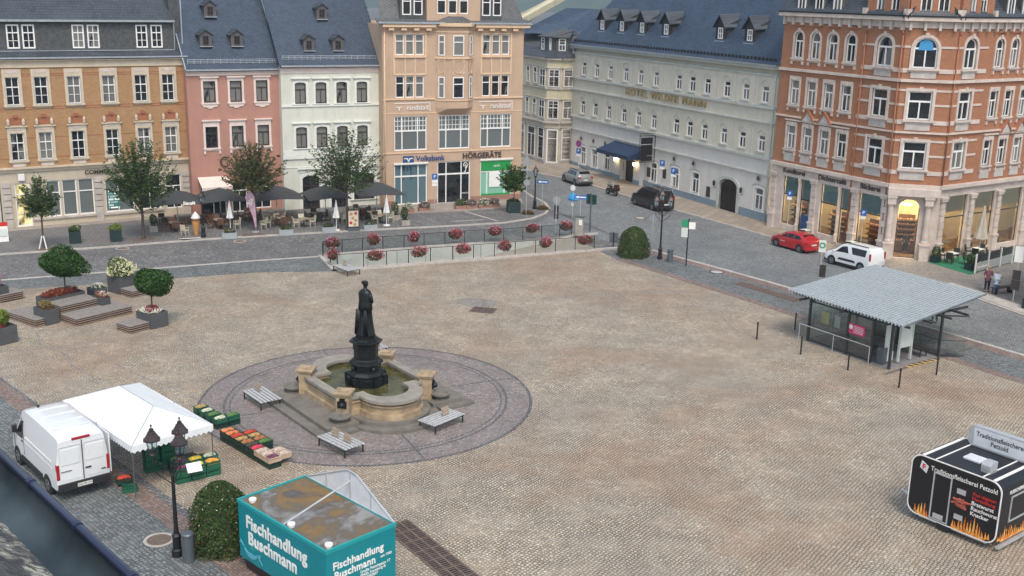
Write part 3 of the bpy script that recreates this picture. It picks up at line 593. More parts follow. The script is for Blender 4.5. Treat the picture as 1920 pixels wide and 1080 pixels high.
# ---- C : mint house
def bldg_C():
    t, L = building('mint_house', 'pale mint green townhouse with arched dark windows and steep slate roof', (-20.99, 99.82), (-12.39, 103.97))
    uc = [1.74, 3.64, 5.58, 7.5]; w, h = 1.02, 1.9; z2, z1 = 9.74, 5.74
    G0 = [(1.7, .1, 3.3, 3.2, .35), (4.4, .1, 5.9, 3.1, .35), (6.6, .7, 8.6, 3.2, .35)]
    wall(t, 'mint_stucco', 0, L, 0, 12.5, [(u-w/2, z, u+w/2, z+h, .16) for u in uc for z in (z1, z2)]+G0); body(t, 'mint_stucco', 0, L, 13.1, 12)
    for u in uc:
        for z in (z1, z2): win(t, u, z, w, h, 'brown_frame', random.choice(['pane_curtain', 'pane_half']), rise=.16, tr=.66, mull='low', fw=.08)
    surround(t, 'ivory_trim', [(u, z, w, h, .16) for u in uc for z in (z1, z2)], kw=.22, head=.1, hood=.08, sill=.09)
    bands(t, 'ivory_trim', [(-.02, L, 9.46, 9.6, .1), (-.02, L, 4.75, 5.0, .12), (.1, L-.1, 5.05, 5.55, .03), (-.02, L, 3.95, 4.03, .04)]); bands(t, 'pink_trim', [(0, L, 12.45, 12.95, .06), (0, L, 12.9, 13.1, .2)], 'cornice')
    bands(t, 'ivory_trim', [(u-.28+k*.28, u-.18+k*.28, 5.1, 5.5, .06) for u in uc for k in (-1, 0, 1, 2)], 'relief_panel')
    for a, z, c, d, r_ in G0: win(t, (a+c)/2, z, c-a, d-z, 'brown_frame', 'pane_dark', rise=r_, tr=.68, mull='full', fw=.1)
    surround(t, 'ivory_trim', [((a+c)/2, z, c-a, d-z, r_) for a, z, c, d, r_ in G0], kw=.28, head=.3, hood=.1, sill=.05)
    roofslab(t, 'slate_blue', -.15, L+.05, -.35, 13.1, 9.5, 23.0); b = MB(); b.box(0, -.45, 13.02, L+.1, -.33, 13.16); b.o('gutter', 'zinc_edge', t); snowguard(t, .2, L-.6, .15, 13.6)
    for u, y, z in ((2.9, .9, 14.4), (5.6, .9, 14.4), (4.9, 3.5, 17.1)): dormer(t, u, y, z, 1.0, 1.05, 1., wm='slate_dormer')
    b = MB(); b.add([(L+.06, -.35, 13.1), (L+.06, 9.5, 23), (L+.06, 9.5, 13)], [(0, 1, 2)]); b.o('gable_slates', 'slate_wall', t)
    for k in range(26): z = 13.4+k*.36; y = -.3+(z-13.1)/9.9*9.85; b = MB(); b.box(L-.35, y-.04, z, L+.1, y+.3, z+.06); b.o('verge_slate', 'slate_dark', t)
    pipe(t, L-.05, .1, 12.6)
bldg_C()
# ---- D : peach bank
def bldg_D():
    t, L = building('peach_bank', 'tall peach coloured corner building with central bay and bank signs', (-12.24, 102.6), (.6, 108.36))
    tri = [1.65, 2.62, 3.58]; tr2 = [10.25, 11.22, 12.2]; holes = []; ws = []
    for z, h in ((14.08, 1.88), (10.2, 1.98)):
        for u in tri+tr2: ws.append((u, z, .84, h))
    big = [(1.08, 5.3, 4.28, 8.5), (5.46, 5.3, 8.62, 8.5), (9.72, 5.3, 12.95, 8.5)]; gf = [(1.05, .15, 4.32, 4.0), (5.35, .02, 8.72, 4.1), (9.78, .35, 13.1, 4.05)]
    holes = [(u-w/2, z, u+w/2, z+h) for u, z, w, h in ws]+big+gf
    wall(t, 'peach_stucco', 0, L, 0, 16.6, holes); body(t, 'peach_stucco', 0, L, 16.8, 12)
    for i, (u, z, w, h) in enumerate(ws): win(t, u, z, w, h, tr=.66, mull=None, fw=.09, pm='pane_curtain' if z > 12 else random.choice(['pane_dark', 'pane_half']))
    fr = []
    for a in (1.1, 9.72): fr += [(a, a+3.05, 13.85, 14.02, .14), (a, a+3.05, 15.98, 16.08, .06), (a-.08, a+.08, 12.3, 16.05, .05), (a+2.98, a+3.12, 12.3, 16.05, .05), (a+.98, a+1.1, 12.3, 13.85, .05), (a+1.95, a+2.07, 12.3, 13.85, .05), (a, a+3.05, 12.25, 12.4, .05)]
    for a in (1.1, 9.72): fr += [(a+.98, a+1.1, 10.2, 16, .045), (a+1.95, a+2.07, 10.2, 16, .045)]
    bands(t, 'peach_trim', fr+[(0, L, 16.45, 16.62, .15), (0, 5.0, 10.0, 10.12, .1), (8.9, L, 10.0, 10.12, .1), (0, L, 8.72, 8.8, .03), (0, L, 5.02, 5.14, .06), (-.1, 5.0, 16.6, 16.95, .5), (8.95, L+.45, 16.6, 16.95, .5)], 'string_course')
    bands(t, 'peach_trim', [(a+k*1.2, a+k*1.2+.5, 16.3, 16.55, .4) for a, n in ((.5, 4), (9.2, 4)) for k in range(n)], 'bracket')
    for a, z, c, d in big:
        win(t, (a+c)/2, z, c-a, d-z, tr=.57, mull=(.24, .72), grid=(9, 3, .57, 1.), pm='pane_blind' if a < 9 else 'pane_blind', fw=.1, bw=.1)
    for i, (a, z, c, d) in enumerate(gf): win(t, (a+c)/2, z, c-a, d-z, tr=.7, mull=((.22, .73), (.27, .73), (.22, .78))[i], pm=('pane_blue', 'pane_dark', 'pane_green')[i], fw=.1, bw=.1)
    bands(t, 'white_paint', [(1.0, 4.4, 4.0, 4.15, .12), (9.7, 13.2, 4.05, 4.2, .12)], 'lintel'); bands(t, 'brown_stone', [(-.02, 1.0, 0, .55, .05), (4.4, 5.3, 0, .5, .05), (8.8, L, 0, .6, .05)], 'plinth')
    b = MB(); b.box(9.9, .05, 3.0, 13.0, .12, 3.95); b.o('green_banner', 'green_lit', t); b = MB(); b.box(9.9, .05, .45, 13.0, .12, .75); b.o('green_banner', 'green_lit', t)
    text('apollo optik', .3, 'white_paint', t, (11.5, .04, 3.5), name='window_lettering', ext=.004) if 0 else text('optik', .34, 'white_paint', t, (11.5, .03, 3.5), name='window_lettering', ext=.004)
    b = MB(); b.box(10.75, .06, 1.4, 11.9, .1, 2.9); b.o('poster', 'poster_white', t); [b.cyl((8.25+p[0], .1, 3.45+p[1]), (8.25+q[0], .1, 3.45+q[1]), .04, n=5) for b in [MB()] for pts in ([(-.2, .1), (-.2, .35), (0, .48), (.2, .35), (.2, .1), (.05, -.15), (0, -.4), (-.15, -.42)], [(-.08, .1), (0, .3), (.1, .1), (-.02, -.08)]) for p, q in zip(pts, pts[1:])] and None; b = MB(); [b.cyl((8.25+p[0], .1, 3.45+p[1]), (8.25+q[0], .1, 3.45+q[1]), .04, n=5) for pts in ([(-.2, .1), (-.2, .35), (0, .48), (.2, .35), (.2, .1), (.05, -.15), (0, -.4), (-.15, -.42)], [(-.08, .1), (0, .3), (.1, .1), (-.02, -.08)]) for p, q in zip(pts, pts[1:])]; b.o('ear_symbol', 'white_paint', t)
    # bay
    u0, u1, a0, a1, p = 5.05, 8.9, 6.1, 8.05, .85; b = MB(); bay = [(u0, .01), (a0, -p), (a1, -p), (u1, .01)]
    b.prism([(u0, .02), (a0, -p), (a1, -p), (u1, .02)], 9.2, 16.7); b.add([(u0+.2, 0, 8.7), (a0, -.25, 8.7), (a1, -.25, 8.7), (u1-.2, 0, 8.7), (u0, .02, 9.2), (a0, -p, 9.2), (a1, -p, 9.2), (u1, .02, 9.2)], [(0, 1, 5, 4), (1, 2, 6, 5), (2, 3, 7, 6), (3, 2, 1, 0)])
    bay_o = b.o('bay', 'peach_stucco', t)
    def onface(P, Q, uc, z, w, h, circ=False):
        a = math.atan2(Q[1]-P[1], Q[0]-P[0]); e = D.objects.new('bay_window', None)
        if circ:
            b = MB(); n = 20; s = min(w, h)/2; I = [(w/2*math.cos(6.2832*i/n), h/2*math.sin(6.2832*i/n)) for i in range(n)]; J = [(x*1.1, z_*1.1) for x, z_ in I]; b.ring(I, J, -.05, 0, 0)
            for sx in (-1, 1):
                for sz in (-1, 1): b.prismy([(sx*w*.56, sz*h*.6), (sx*w*.3, sz*h*.6), (sx*w*.56, sz*h*.3)], -.04, 0)
            o = b.o('roundel', 'peach_trim', bay_o)
        else:
            b = MB(); b.ring([(x-w/2, zz) for x, zz in outline(w, h, off=-.09)], [(x-w/2, zz) for x, zz in outline(w, h)], -.05, 0, 0); b.box(-w/2, -.05, h*.66-.04, w/2, 0, h*.66+.05); o = b.o('window', 'white_frame', bay_o)
            q = MB(); q.quad(*[(x-w/2, -.012, zz) for x, zz in outline(w, h, off=-.05)]); q.o('pane', random.choice(['pane_curtain', 'pane_dark']), bay_o).location = (0, 0, 0)
            D.objects.remove(e); e = COL.objects[-1] if 0 else None
            qo = bay_o.children[-1]
        m = ((P[0]+Q[0])/2, (P[1]+Q[1])/2); 
        for ob in bay_o.children:
            if ob.name.split('.')[0] in ('window', 'pane', 'roundel') and not ob.get('_p'):
                ob['_p'] = 1; ob.location = (m[0], m[1], z); ob.rotation_euler = (0, 0, a)
    for P, Q, w in ((bay[0], bay[1], .62), (bay[1], bay[2], 1.08), (bay[2], bay[3], .62)):
        onface(P, Q, 0, 14.05, w, 1.85); onface(P, Q, 0, 10.15, w, 1.95); onface(P, Q, 0, 13.05, w, 1.15, True)
    for o in bay_o.children:
        if '_p' in o: del o['_p']
    for z0, z1, e in ((13.75, 13.92, .1), (9.9, 10.0, .06), (16.15, 16.25, .06), (16.7, 17.0, .3)): b = MB(); b.prism([(u0-e, .03), (a0-e*.6, -p-e), (a1+e*.6, -p-e), (u1+e, .03)], z0, z1); b.o('bay_moulding', 'peach_trim', bay_o)
    # roof
    roofslab(t, 'slate_grey', -.5, L+.5, -.5, 16.95, .5, 17.35, name='lower_roof'); b = MB(); b.box(-.55, -.6, 16.9, L+.55, -.46, 17.05); b.o('gutter', 'zinc_edge', t)
    roofslab(t, 'slate_grey', -.1, L+.1, .5, 17.35, 2.4, 22, ru=-1.2, lu=.3); b = MB(); b.add([(u0, -.1, 17.0), (u1, -.1, 17.0), (a1, -p, 17.0), (a0, -p, 17.0), (a0+.3, .3, 17.7), (a1-.3, .3, 17.7)], [(3, 2, 5, 4), (0, 3, 4), (2, 1, 5)]); b.o('bay_roof', 'slate_grey', t)
    wall(t, 'peach_stucco', 4.3, 9.6, 17.0, 21.5, [(5.3+i*1.1, 17.8, 6.2+i*1.1, 19.6) for i in range(3)], y=.1, name='gable_wall')
    for i in range(3): win(t, 5.75+i*1.1, 17.8, .9, 1.8, tr=.66, mull=None, rec=.2, fw=.1, pm='pane_dark')
    b = MB(); b.box(4.3, .4, 17, 9.6, 6, 21.4); b.o('gable', 'peach_stucco', t)
    for a in (1.9, 9.75): 
        b = MB(); b.box(a-.1, .3, 17.2, a+2.15, 4, 21); b.o('dormer', 'slate_wall', t)
        for i in range(2): win(t, a+.5+i*1.1, 17.65, .85, 1.85, tr=.66, mull=None, rec=.26, fw=.1, pm='pane_dark')
    b = MB(); b.box(1.9, -.1, 4.1, 2.95, -.02, 4.78); b.o('bank_emblem', 'bank_blue', t)
    b = MB(); b.mi = 0; b.prismy([(2.0, 4.6), (2.35, 4.6), (2.43, 4.35), (2.51, 4.6), (2.86, 4.6), (2.86, 4.52), (2.6, 4.5), (2.43, 4.18), (2.26, 4.5), (2.0, 4.52)], -.12, -.1); b.o('bank_emblem_mark', 'white_paint', t)
    text('Volksbank', .72, 'bank_blue', t, (4.6, -.1, 4.5), name='sign_lettering', bold=.016, sx=.95); text('HÖRGERÄTE', .74, 'sign_dark', t, (9.9, -.1, 4.56), name='sign_lettering', bold=.02, sx=.95)
    for u in (2.95, 11.35): text('randstad', .62, 'white_paint', t, (u+.4, -.06, 9.28), name='sign_lettering', bold=.004); bands(t, 'white_paint', [(u-1.85, u+1.65, 9.66, 9.72, .05), (u+1.6, u+1.66, 8.9, 9.66, .05), (u-1.7, u-1.45, 9.3, 9.36, .04), (u-1.35, u-1.1, 9.3, 9.36, .04), (u-1.45, u-1.35, 9.05, 9.34, .04)], 'sign_bracket')
    text('EINGANG', .2, 'white_paint', t, (8.25, .1, .95), name='window_lettering', ext=.004); pipe(t, .15, .1, 16.2, m='peach_trim')
    return t
mat('brown_stone', (.3, .17, .13), .7, var=.15); mat('bank_blue', (.02, .07, .2), .45, var=0); mat('poster_white', (.8, .82, .8), .4, var=.05)
g = N('green_lit'); g.b.inputs['Base Color'].default_value = (.01, .2, .05, 1); g.b.inputs['Emission Color'].default_value = (.02, .4, .08, 1); g.b.inputs['Emission Strength'].default_value = .12
g = N('pane_green'); g.b.inputs['Base Color'].default_value = (.2, .42, .33, 1); g.rough(.1); g.b.inputs['Emission Color'].default_value = (.15, .5, .3, 1); g.b.inputs['Emission Strength'].default_value = .08
bldg_D()
# ---- E : yellow house in the lane
def bldg_E():
    P = [(-1.2, 141.5), (2.75, 133.6), (3.55, 131.75), (5.25, 131.35), (6.9, 132.4)]
    t = thing('lane_house', 'pale yellow house with polygonal bay in the side lane beside the hotel', 'building', (P[1][0], P[1][1], 0), 0)
    X0 = Vector((P[1][0], P[1][1])); segs = [(Vector(P[i]), Vector(P[i+1])) for i in range(4)]
    b = MB(); b.prism([tuple(Vector(p)-X0) for p in P]+[(10, 14), (4, 22)], 0, 12.6); 
    for n_, (sx) in enumerate(()): pass
    b.o('wall', 'yellow_stucco', t)
    for i, (A, B) in enumerate(segs):
        d = B-A; L = d.length; a = math.atan2(d.y, d.x); e = D.objects.new('facade', None); COL.objects.link(e); e.parent = t; e.location = (*(A-X0), 0); e.rotation_euler = (0, 0, a)
        def w3(uc, z, w, h, **k):
            b = MB(); b.box(uc-w/2-.12, -.09, z-.1, uc+w/2+.12, -.02, z+h+.12); b.box(uc-w/2-.25, -.2, z+h+.12, uc+w/2+.25, -.0, z+h+.22); b.box(uc-w/2-.2, -.16, z-.2, uc+w/2+.2, 0, z-.1); b.o('window_surround', 'grey_stone', e); win(e, uc, z, w, h, rec=-.12, pm='pane_dark', **k)
        if i == 0:
            for u in (L-1.0, L-2.9, L-5.2, L-7.4):
                for z, h in ((9.4, 1.9), (5.7, 1.9)): w3(u, z, .85, h, tr=.66)
            for u in (L-1.6, L-4.4): w3(u, .6, 1.9, 3.6, tr=.75)
        else:
            for z, h in ((9.2, 2.0), (5.5, 2.1)):
                w3(L/2, z, L-.5, h, tr=.6, mull='full' if i < 3 else 'low', thin=(.8,) if i == 2 else ())
            if i == 2:
                w3(L/2, .25, 1.35, 4.0, tr=.72, mull=None, fw=.14)
            else: w3(L/2, .6, L-.45, 3.7, tr=.72, mull=None)
        bands(e, 'grey_stone', [(-.02, L+.02, 8.9, 9.0, .15), (-.02, L+.02, 5.1, 5.25, .15), (-.02, L+.02, 4.95, 5.1, .3), (0, L, .02, .6, .06), (-.05, L+.05, 12.3, 12.62, .3)], 'string_course')
    # roofs
    b = MB(); E = [tuple(Vector(p)-X0) for p in P]; O = [(-4.2, 7.6), (-.35, -.2), (.6, -2.3), (2.6, -2.7), (4.6, -1.5)]; I = [(-3.0, 8.6), (1.0, .6), (1.6, -.6), (2.6, -.9), (5.5, -.2)]
    for i in range(4): b.quad((*O[i], 12.6), (*O[i+1], 12.6), (*I[i+1], 13.6), (*I[i], 13.6))
    b.o('lower_roof', 'slate_dark', t)
    b = MB(); b.add([(*p, 13.6) for p in I]+[(-1.5, 10.5, 15.3), (3.6, 3.5, 15.3), (4.5, 2.5, 15.3), (9, 4, 15.3)], [(0, 1, 6, 5), (1, 2, 6), (2, 3, 7, 6), (3, 4, 8, 7)]); b.o('attic_roof', 'slate_wall', t)
    for (x, y, rz, ww) in ((.3, .9, -1.1, 1.), (1.15, -.55, -.95, .5), (2.5, -1.35, -.2, 1.1)):
        e = D.objects.new('dormer', None); COL.objects.link(e); e.parent = t; e.location = (x, y, 13.15); e.rotation_euler = (0, 0, rz)
        b = MB(); b.box(-.75, 0, 0, .75, 2, 1.7); b.prismx([(-.25, 1.62), (-.25, 1.75), (2.8, 2.5), (2.8, 2.3)], -.9, .9); b.o('dormer_body', 'slate_wall', e); win(e, 0, .15, ww*.75, 1.4, rec=-.03, tr=.5, thin=(.75,), fw=.09, pm='pane_blind')
    b = MB(); b.add([(-2.8, 8.5, 14.9), (2.3, 1.3, 15.1), (6.8, 11, 18.0), (3.4, 12.6, 18.0), (11, 4, 14.9), (14, 13, 17.2)], [(0, 1, 2, 3), (1, 4, 5, 2)]); b.o('roof', 'slate_hotel', t)
    b = MB(); b.box(10.5, 15, 12, 16.5, 22, 20.3); b.box(9.9, 14.3, 20.2, 17, 22, 20.45); o = b.o('rear_house', 'yellow_stucco'); o.location = (P[1][0], P[1][1], 0); tag(o, 'cream rear house with flat eaves peeping above the hotel roof edge', 'building')
    b = MB(); b.add([(-6, 6, 15.2), (6.5, 34, 21.5), (-3, 36, 14), (-9, 10, 11)], [(0, 1, 2, 3)]); b.add([(-6.6, 6.2, 15.0), (6.6, 34, 21.6), (7.6, 33.8, 21.6), (-5.2, 5.6, 15.1), (-5.2, 5.6, 14.3), (7.6, 33.8, 20.8), (-6.6, 6.2, 14.3)], [(0, 1, 2, 3), (3, 2, 5, 4), (0, 3, 4, 6)])
    b.box(-12, 14, 0, -4, 40, 14.5)
    o = b.o('gable_house', 'yellow_stucco', fix=True); o.location = (P[1][0], P[1][1], 0); tag(o, 'pale gable edge of a house further up the lane behind the peach bank', 'building')
bldg_E()
# ---- F : hotel
def bldg_F():
    t, L = building('hotel', 'long pale grey green hotel with steep blue slate roof, dormers and gold lettering', (6.61, 132.15), (23.07, 99.01))
    w = 1.0; u3 = [2.55, 5.44, 8.4, 11.64, 14.6, 17.57, 21.7, 24.05, 26.55, 29.65, 32.5, 35.3]
    holes = [(u-w/2, z, u+w/2, z+1.5) for u in u3 for z in (10.75, 6.35)]
    g1 = [(3.1, .5), (5.75, .55), (8.5, .6), (18.05, .8), (22.07, .85), (25.6, .9), (35.55, 1.0)]; gw, gh = 1.25, 2.05
    wall(t, 'hotel_stucco', 0, L, 5.75, 13.3, holes); body(t, 'hotel_stucco', 0, L, 14.0, 13)
    wall(t, 'hotel_lower', 0, L, 0, 5.75, [(u-gw/2, z, u+gw/2, z+gh, .12) for u, z in g1]+[(12.3, .0, 14.7, 3.1, .5), (29.6, 0, 32.4, 3.15, .7)], name='ground_floor_wall', dep=.45)
    for u in u3:
        for z in (10.75, 6.35): win(t, u, z, w, 1.5, tr=.68, mull='low', fw=.1, bw=.09)
    for u, z in g1: win(t, u, z, gw, gh, tr=.68, mull='low', rise=.12, fw=.1, bw=.09, pm='pane_half')
    for u in u3:
        for z in (10.75, 6.35): bands(t, 'hotel_trim', [(u-w/2-.12, u+w/2+.12, z-.12, z, .14)], 'window_sill')
        b = MB(); n = 8; P = [(u+.55*math.cos(math.pi*i/n), 12.3+.42*math.sin(math.pi*i/n)) for i in range(n+1)]
        for p, q in zip(P, P[1:]): b.cyl((p[0], -.03, p[1]), (q[0], -.03, q[1]), .035, n=4)
        b.o('arch_moulding', 'hotel_trim', t)
        b = MB(); b.tube([(u-.6, -.03, 7.98), (u, -.03, 8.35), (u+.6, -.03, 7.98)], .035, 4); b.o('pediment_moulding', 'hotel_trim', t)
        if 0: pass
    surround(t, 'white_paint', [(u, z, gw, gh, .12) for u, z in g1], kw=.12, sill=.12, pr=.05)
    b = 0
    for u, z in g1:
        b = MB(); n = 8; P = [(u+.95*math.cos(math.pi*i/n), z+gh+.12+.25*math.sin(math.pi*i/n)) for i in range(n+1)]
        for p, q in zip(P, P[1:]): b.cyl((p[0], -.05, p[1]), (q[0], -.05, q[1]), .05, n=5)
        b.o('hood_mould', 'hotel_trim', t)
    for u, z in ((2.6, 3.48), (5.45, 3.52), (8.1, 3.57), (21.8, 3.75), (25.2, 3.8), (35.4, 3.9)):
        b = MB(); b.T = Matrix.Translation((u, -.03, z)) @ Matrix.Rotation(R(90), 4, 'X'); b.lathe([(.34, 0), (.34, .06), (.2, .04)], n=14); b.o('oval_relief', 'grey_stone', t); b = MB(); b.T = Matrix.Translation((u, -.07, z)) @ Matrix.Rotation(R(90), 4, 'X'); b.cyl((0, 0, 0), (0, 0, .03), .2, n=12); b.o('oval_plaque', 'sign_dark', t)
    bands(t, 'hotel_trim', [(-.1, L, 13.15, 13.3, .12), (-.15, L+.05, 13.75, 14.12, .3), (-.1, L+.02, 10.25, 10.5, .22), (-.1, L+.02, 8.95, 9.1, .2), (-.1, L+.02, 5.75, 5.98, .26), (-.1, L+.02, 4.3, 4.45, .2)], 'string_course')
    bands(t, 'hotel_trim', [(u, u+.08, 10.5, 13.15, .03) for u in (3.9, 6.9, 10.0, 13.1, 16.1, 19.0, 20.4, 28.1, 31.1, 33.9)]+[(u, u+.08, 5.98, 8.95, .03) for u in (3.9, 6.9, 10.0, 13.1, 16.1, 19.5, 28.1, 31.1, 33.9)], 'wall_seam')
    bands(t, 'plinth_blue', [(0, 10.9, 0, .5, .06), (16.2, 29.2, 0, .72, .06), (32.8, L, 0, .85, .06)], 'plinth')
    b = MB(); b.prismy([(12.3, 0), (14.7, 0), (14.7, 2.6), (13.5, 3.1), (12.3, 2.6)], .2, .25); b.o('entrance_door', 'wood_dark', t); b = MB(); b.prismy([(29.6, 0), (32.4, 0), (32.4, 2.45), (31.9, 2.9), (31, 3.15), (30.1, 2.9), (29.6, 2.45)], .22, .27); gd = b.o('gate_door', 'wood_dark', t)
    for k in range(9):
        b = MB(); b.box(29.7+k*.3, .19, .1, 29.73+k*.3, .22, 2.4); b.o('gate_plank', 'iron', gd)
    surround(t, 'hotel_trim', [(31.0, 0, 2.8, 3.15, .7)], kw=.28, sill=.02, pr=.1, rec=.3)
    b = MB(); b.box(10.9, -.5, 0, 12.1, .02, 3.1); b.o('porch_pier', 'hotel_lower', t); b = MB(); b.box(14.9, -.5, 0, 16.2, .02, 3.1); b.o('porch_pier', 'hotel_lower', t)
    for u in (10.9, 14.9): b = MB(); b.box(u-.03, -.54, 0, u+1.24, -.5+.01, .6); b.o('porch_plinth', 'plinth_blue', t)
    b = MB(); b.add([(10.0, 0, 4.1), (16.6, 0, 4.1), (16.6, -2.3, 3.35), (10.0, -2.3, 3.35), (10.0, -2.3, 2.95), (16.6, -2.3, 2.95), (10.0, 0, 3.0), (16.6, 0, 3.0)], [(3, 2, 1, 0), (3, 4, 5, 2), (0, 6, 4, 3), (1, 2, 5, 7)]); o = b.o('canopy', 'navy_canvas', t)
    for u in (11.5, 15.5):
        l = MB(); l.cyl((u, -.8, 2.15), (u, -.8, 2.5), .1, .15, 6); l.o('entrance_lamp', 'warm_lamp', t); l = MB(); l.cyl((u, -.8, 2.5), (u, -.8, 2.68), .18, .03, 6); l.box(u-.03, -.8, 2.62, u+.03, -.5, 2.66); l.o('lamp_bracket', 'iron', t)
    l = MB(); l.ball((13.5, -.4, 2.75), .1); l.o('entrance_lamp', 'warm_lamp', t)
    for a, z in ((11.55, 1.1), (19.9, 1.5), (27.6, .9), (16.9, 1.2)): bands(t, 'sign_dark', [(a, a+.55, z, z+1.0, .08)], 'menu_case')
    for u in (29.0, 33.2):
        l = MB(); l.cyl((u, -.25, 2.2), (u, -.25, 2.6), .1, .14, 6); l.cyl((u, -.25, 2.6), (u, -.25, 2.75), .16, .02, 6); l.box(u-.02, -.25, 2.0, u+.02, 0, 2.05); l.o('wall_lantern', 'iron', t)
    text('HOTEL WILDER MANN', 1.0, 'gold_letter', t, (19.35, -.14, 9.72), name='sign_lettering', bold=-.004, sx=1.22, ext=.05, sp=1.22)
    sg = thing('hanging_sign', 'black hanging sign boards on an iron bracket beside the hotel entrance', 'sign', (0, 0, 0)); sg.parent = None
    d = Vector((23.07-6.61, 99.01-132.15)).normalized(); a = math.atan2(d.y, d.x); p = Vector((6.61, 132.15))+d*18.1; sg.location = (p.x, p.y, 0); sg.rotation_euler = (0, 0, a)
    b = MB(); b.tube([(0, 0, 5.7), (0, -2.0, 5.7)], .035); b.tube([(0, 0, 5.95), (0, -1.8, 5.95)], .03); b.tube([(0, 0, 2.95), (0, -2.0, 2.95)], .035); b.tube([(0, -1.9, 2.95), (0, -1.9, 5.95)], .03); b.box(-.05, -.04, 2.9, .05, 0, 6.0); b.o('bracket', 'iron', sg)
    for z0, z1 in ((4.85, 5.5), (3.65, 4.75), (3.05, 3.55)): b = MB(); b.box(-.05, -1.75, z0, .05, -.35, z1); b.o('board', 'black_paint', sg)
    # roof
    sl = 1.0; b = MB(); b.add([(-.2, -.4, 14.1), (L+.1, -.4, 14.1), (L+.1, 8.5, 24.2), (3.2, 8.5, 24.2)], [(0, 1, 2, 3)]); b.add([(-.2, -.4, 14.1), (3.2, 8.5, 24.2), (-.2, 13, 14.1)], [(0, 1, 2)]); b.o('roof', 'slate_hotel', t)
    b = MB(); b.box(-.25, -.5, 14.02, L+.12, -.38, 14.16); b.o('gutter', 'zinc_edge', t)
    n = 66; b = MB(); b.box(.2, -.09, 14.44, L-.2, -.05, 14.48)
    for i in range(n): u = .2+(L-.4)*i/n; b.box(u, -.1, 14.45, u+.34, -.06, 14.72); b.box(u+.15, -.1, 14.3, u+.19, .2, 14.5)
    b.o('snow_guard', 'iron', t)
    for u in (4.3, 8.5, 12.6, 17.2, 26.5, 31.0):
        y, z = 1.2, 15.9; h, gh_, w_ = 1.3, 1.0, 1.6
        b = MB(); b.prismx([(y, z-.1), (y, z+h), (y+2.2, z+h+.9), (y+1.0, z+1.0)], u-w_/2, u-w_/2+.08); b.prismx([(y, z-.1), (y, z+h), (y+2.2, z+h+.9), (y+1.0, z+1.0)], u+w_/2-.08, u+w_/2); b.prismy([(u-w_/2, z-.15), (u+w_/2, z-.15), (u+w_/2, z+h), (u, z+h+gh_), (u-w_/2, z+h)], y+.02, y+.2)
        o = b.o('dormer', 'slate_dormer_dark', t); r = MB()
        for s in (-1, 1):
            vs = [(u, y-.3, z+h+gh_+.05), (u, y+2.2, z+h+gh_+.12), (u, y+3.1, z+h+gh_+.75), (u+s*(w_/2+.9), y+3.0, z+h+.6), (u+s*(w_/2+.25), y+1.6, z+h-.05), (u+s*(w_/2+.2), y-.3, z+h-.15)]
            r.add(vs, [(0, 1, 4, 5), (1, 2, 3, 4)]); r.add([(x, y_, z_-.08) for x, y_, z_ in vs], [(0, 1, 4, 5)]); r.add([vs[0], vs[5], (vs[5][0], vs[5][1], vs[5][2]-.1), (vs[0][0], vs[0][1], vs[0][2]-.1)], [(0, 1, 2, 3)])
        r.o('dormer_roof', 'slate_dark', o); win(o, u, z+.05, .72, 1.05, tr=.5, mull='full', rec=y-.02, fw=.1, pm='pane_dark'); r = MB(); r.box(u-.75, y-.2, z-.2, u+.75, y+.02, z-.12); r.o('dormer_apron', 'zinc_edge', o)
    pipe(t, .12, .1, 13.7, m='hotel_trim'); pipe(t, L-.25, .1, 13.7, m='hotel_trim')
mat('wood_dark', (.025, .018, .015), .5, var=.3); mat('navy_canvas', (.015, .035, .085), .8, var=.15); emis('warm_lamp', (1, .72, .4), 14); mat('gold_letter', (.36, .26, .1), .5, .2, var=.1); mat('slate_dormer_dark', (.03, .032, .036), .7, var=.3)
bldg_F()
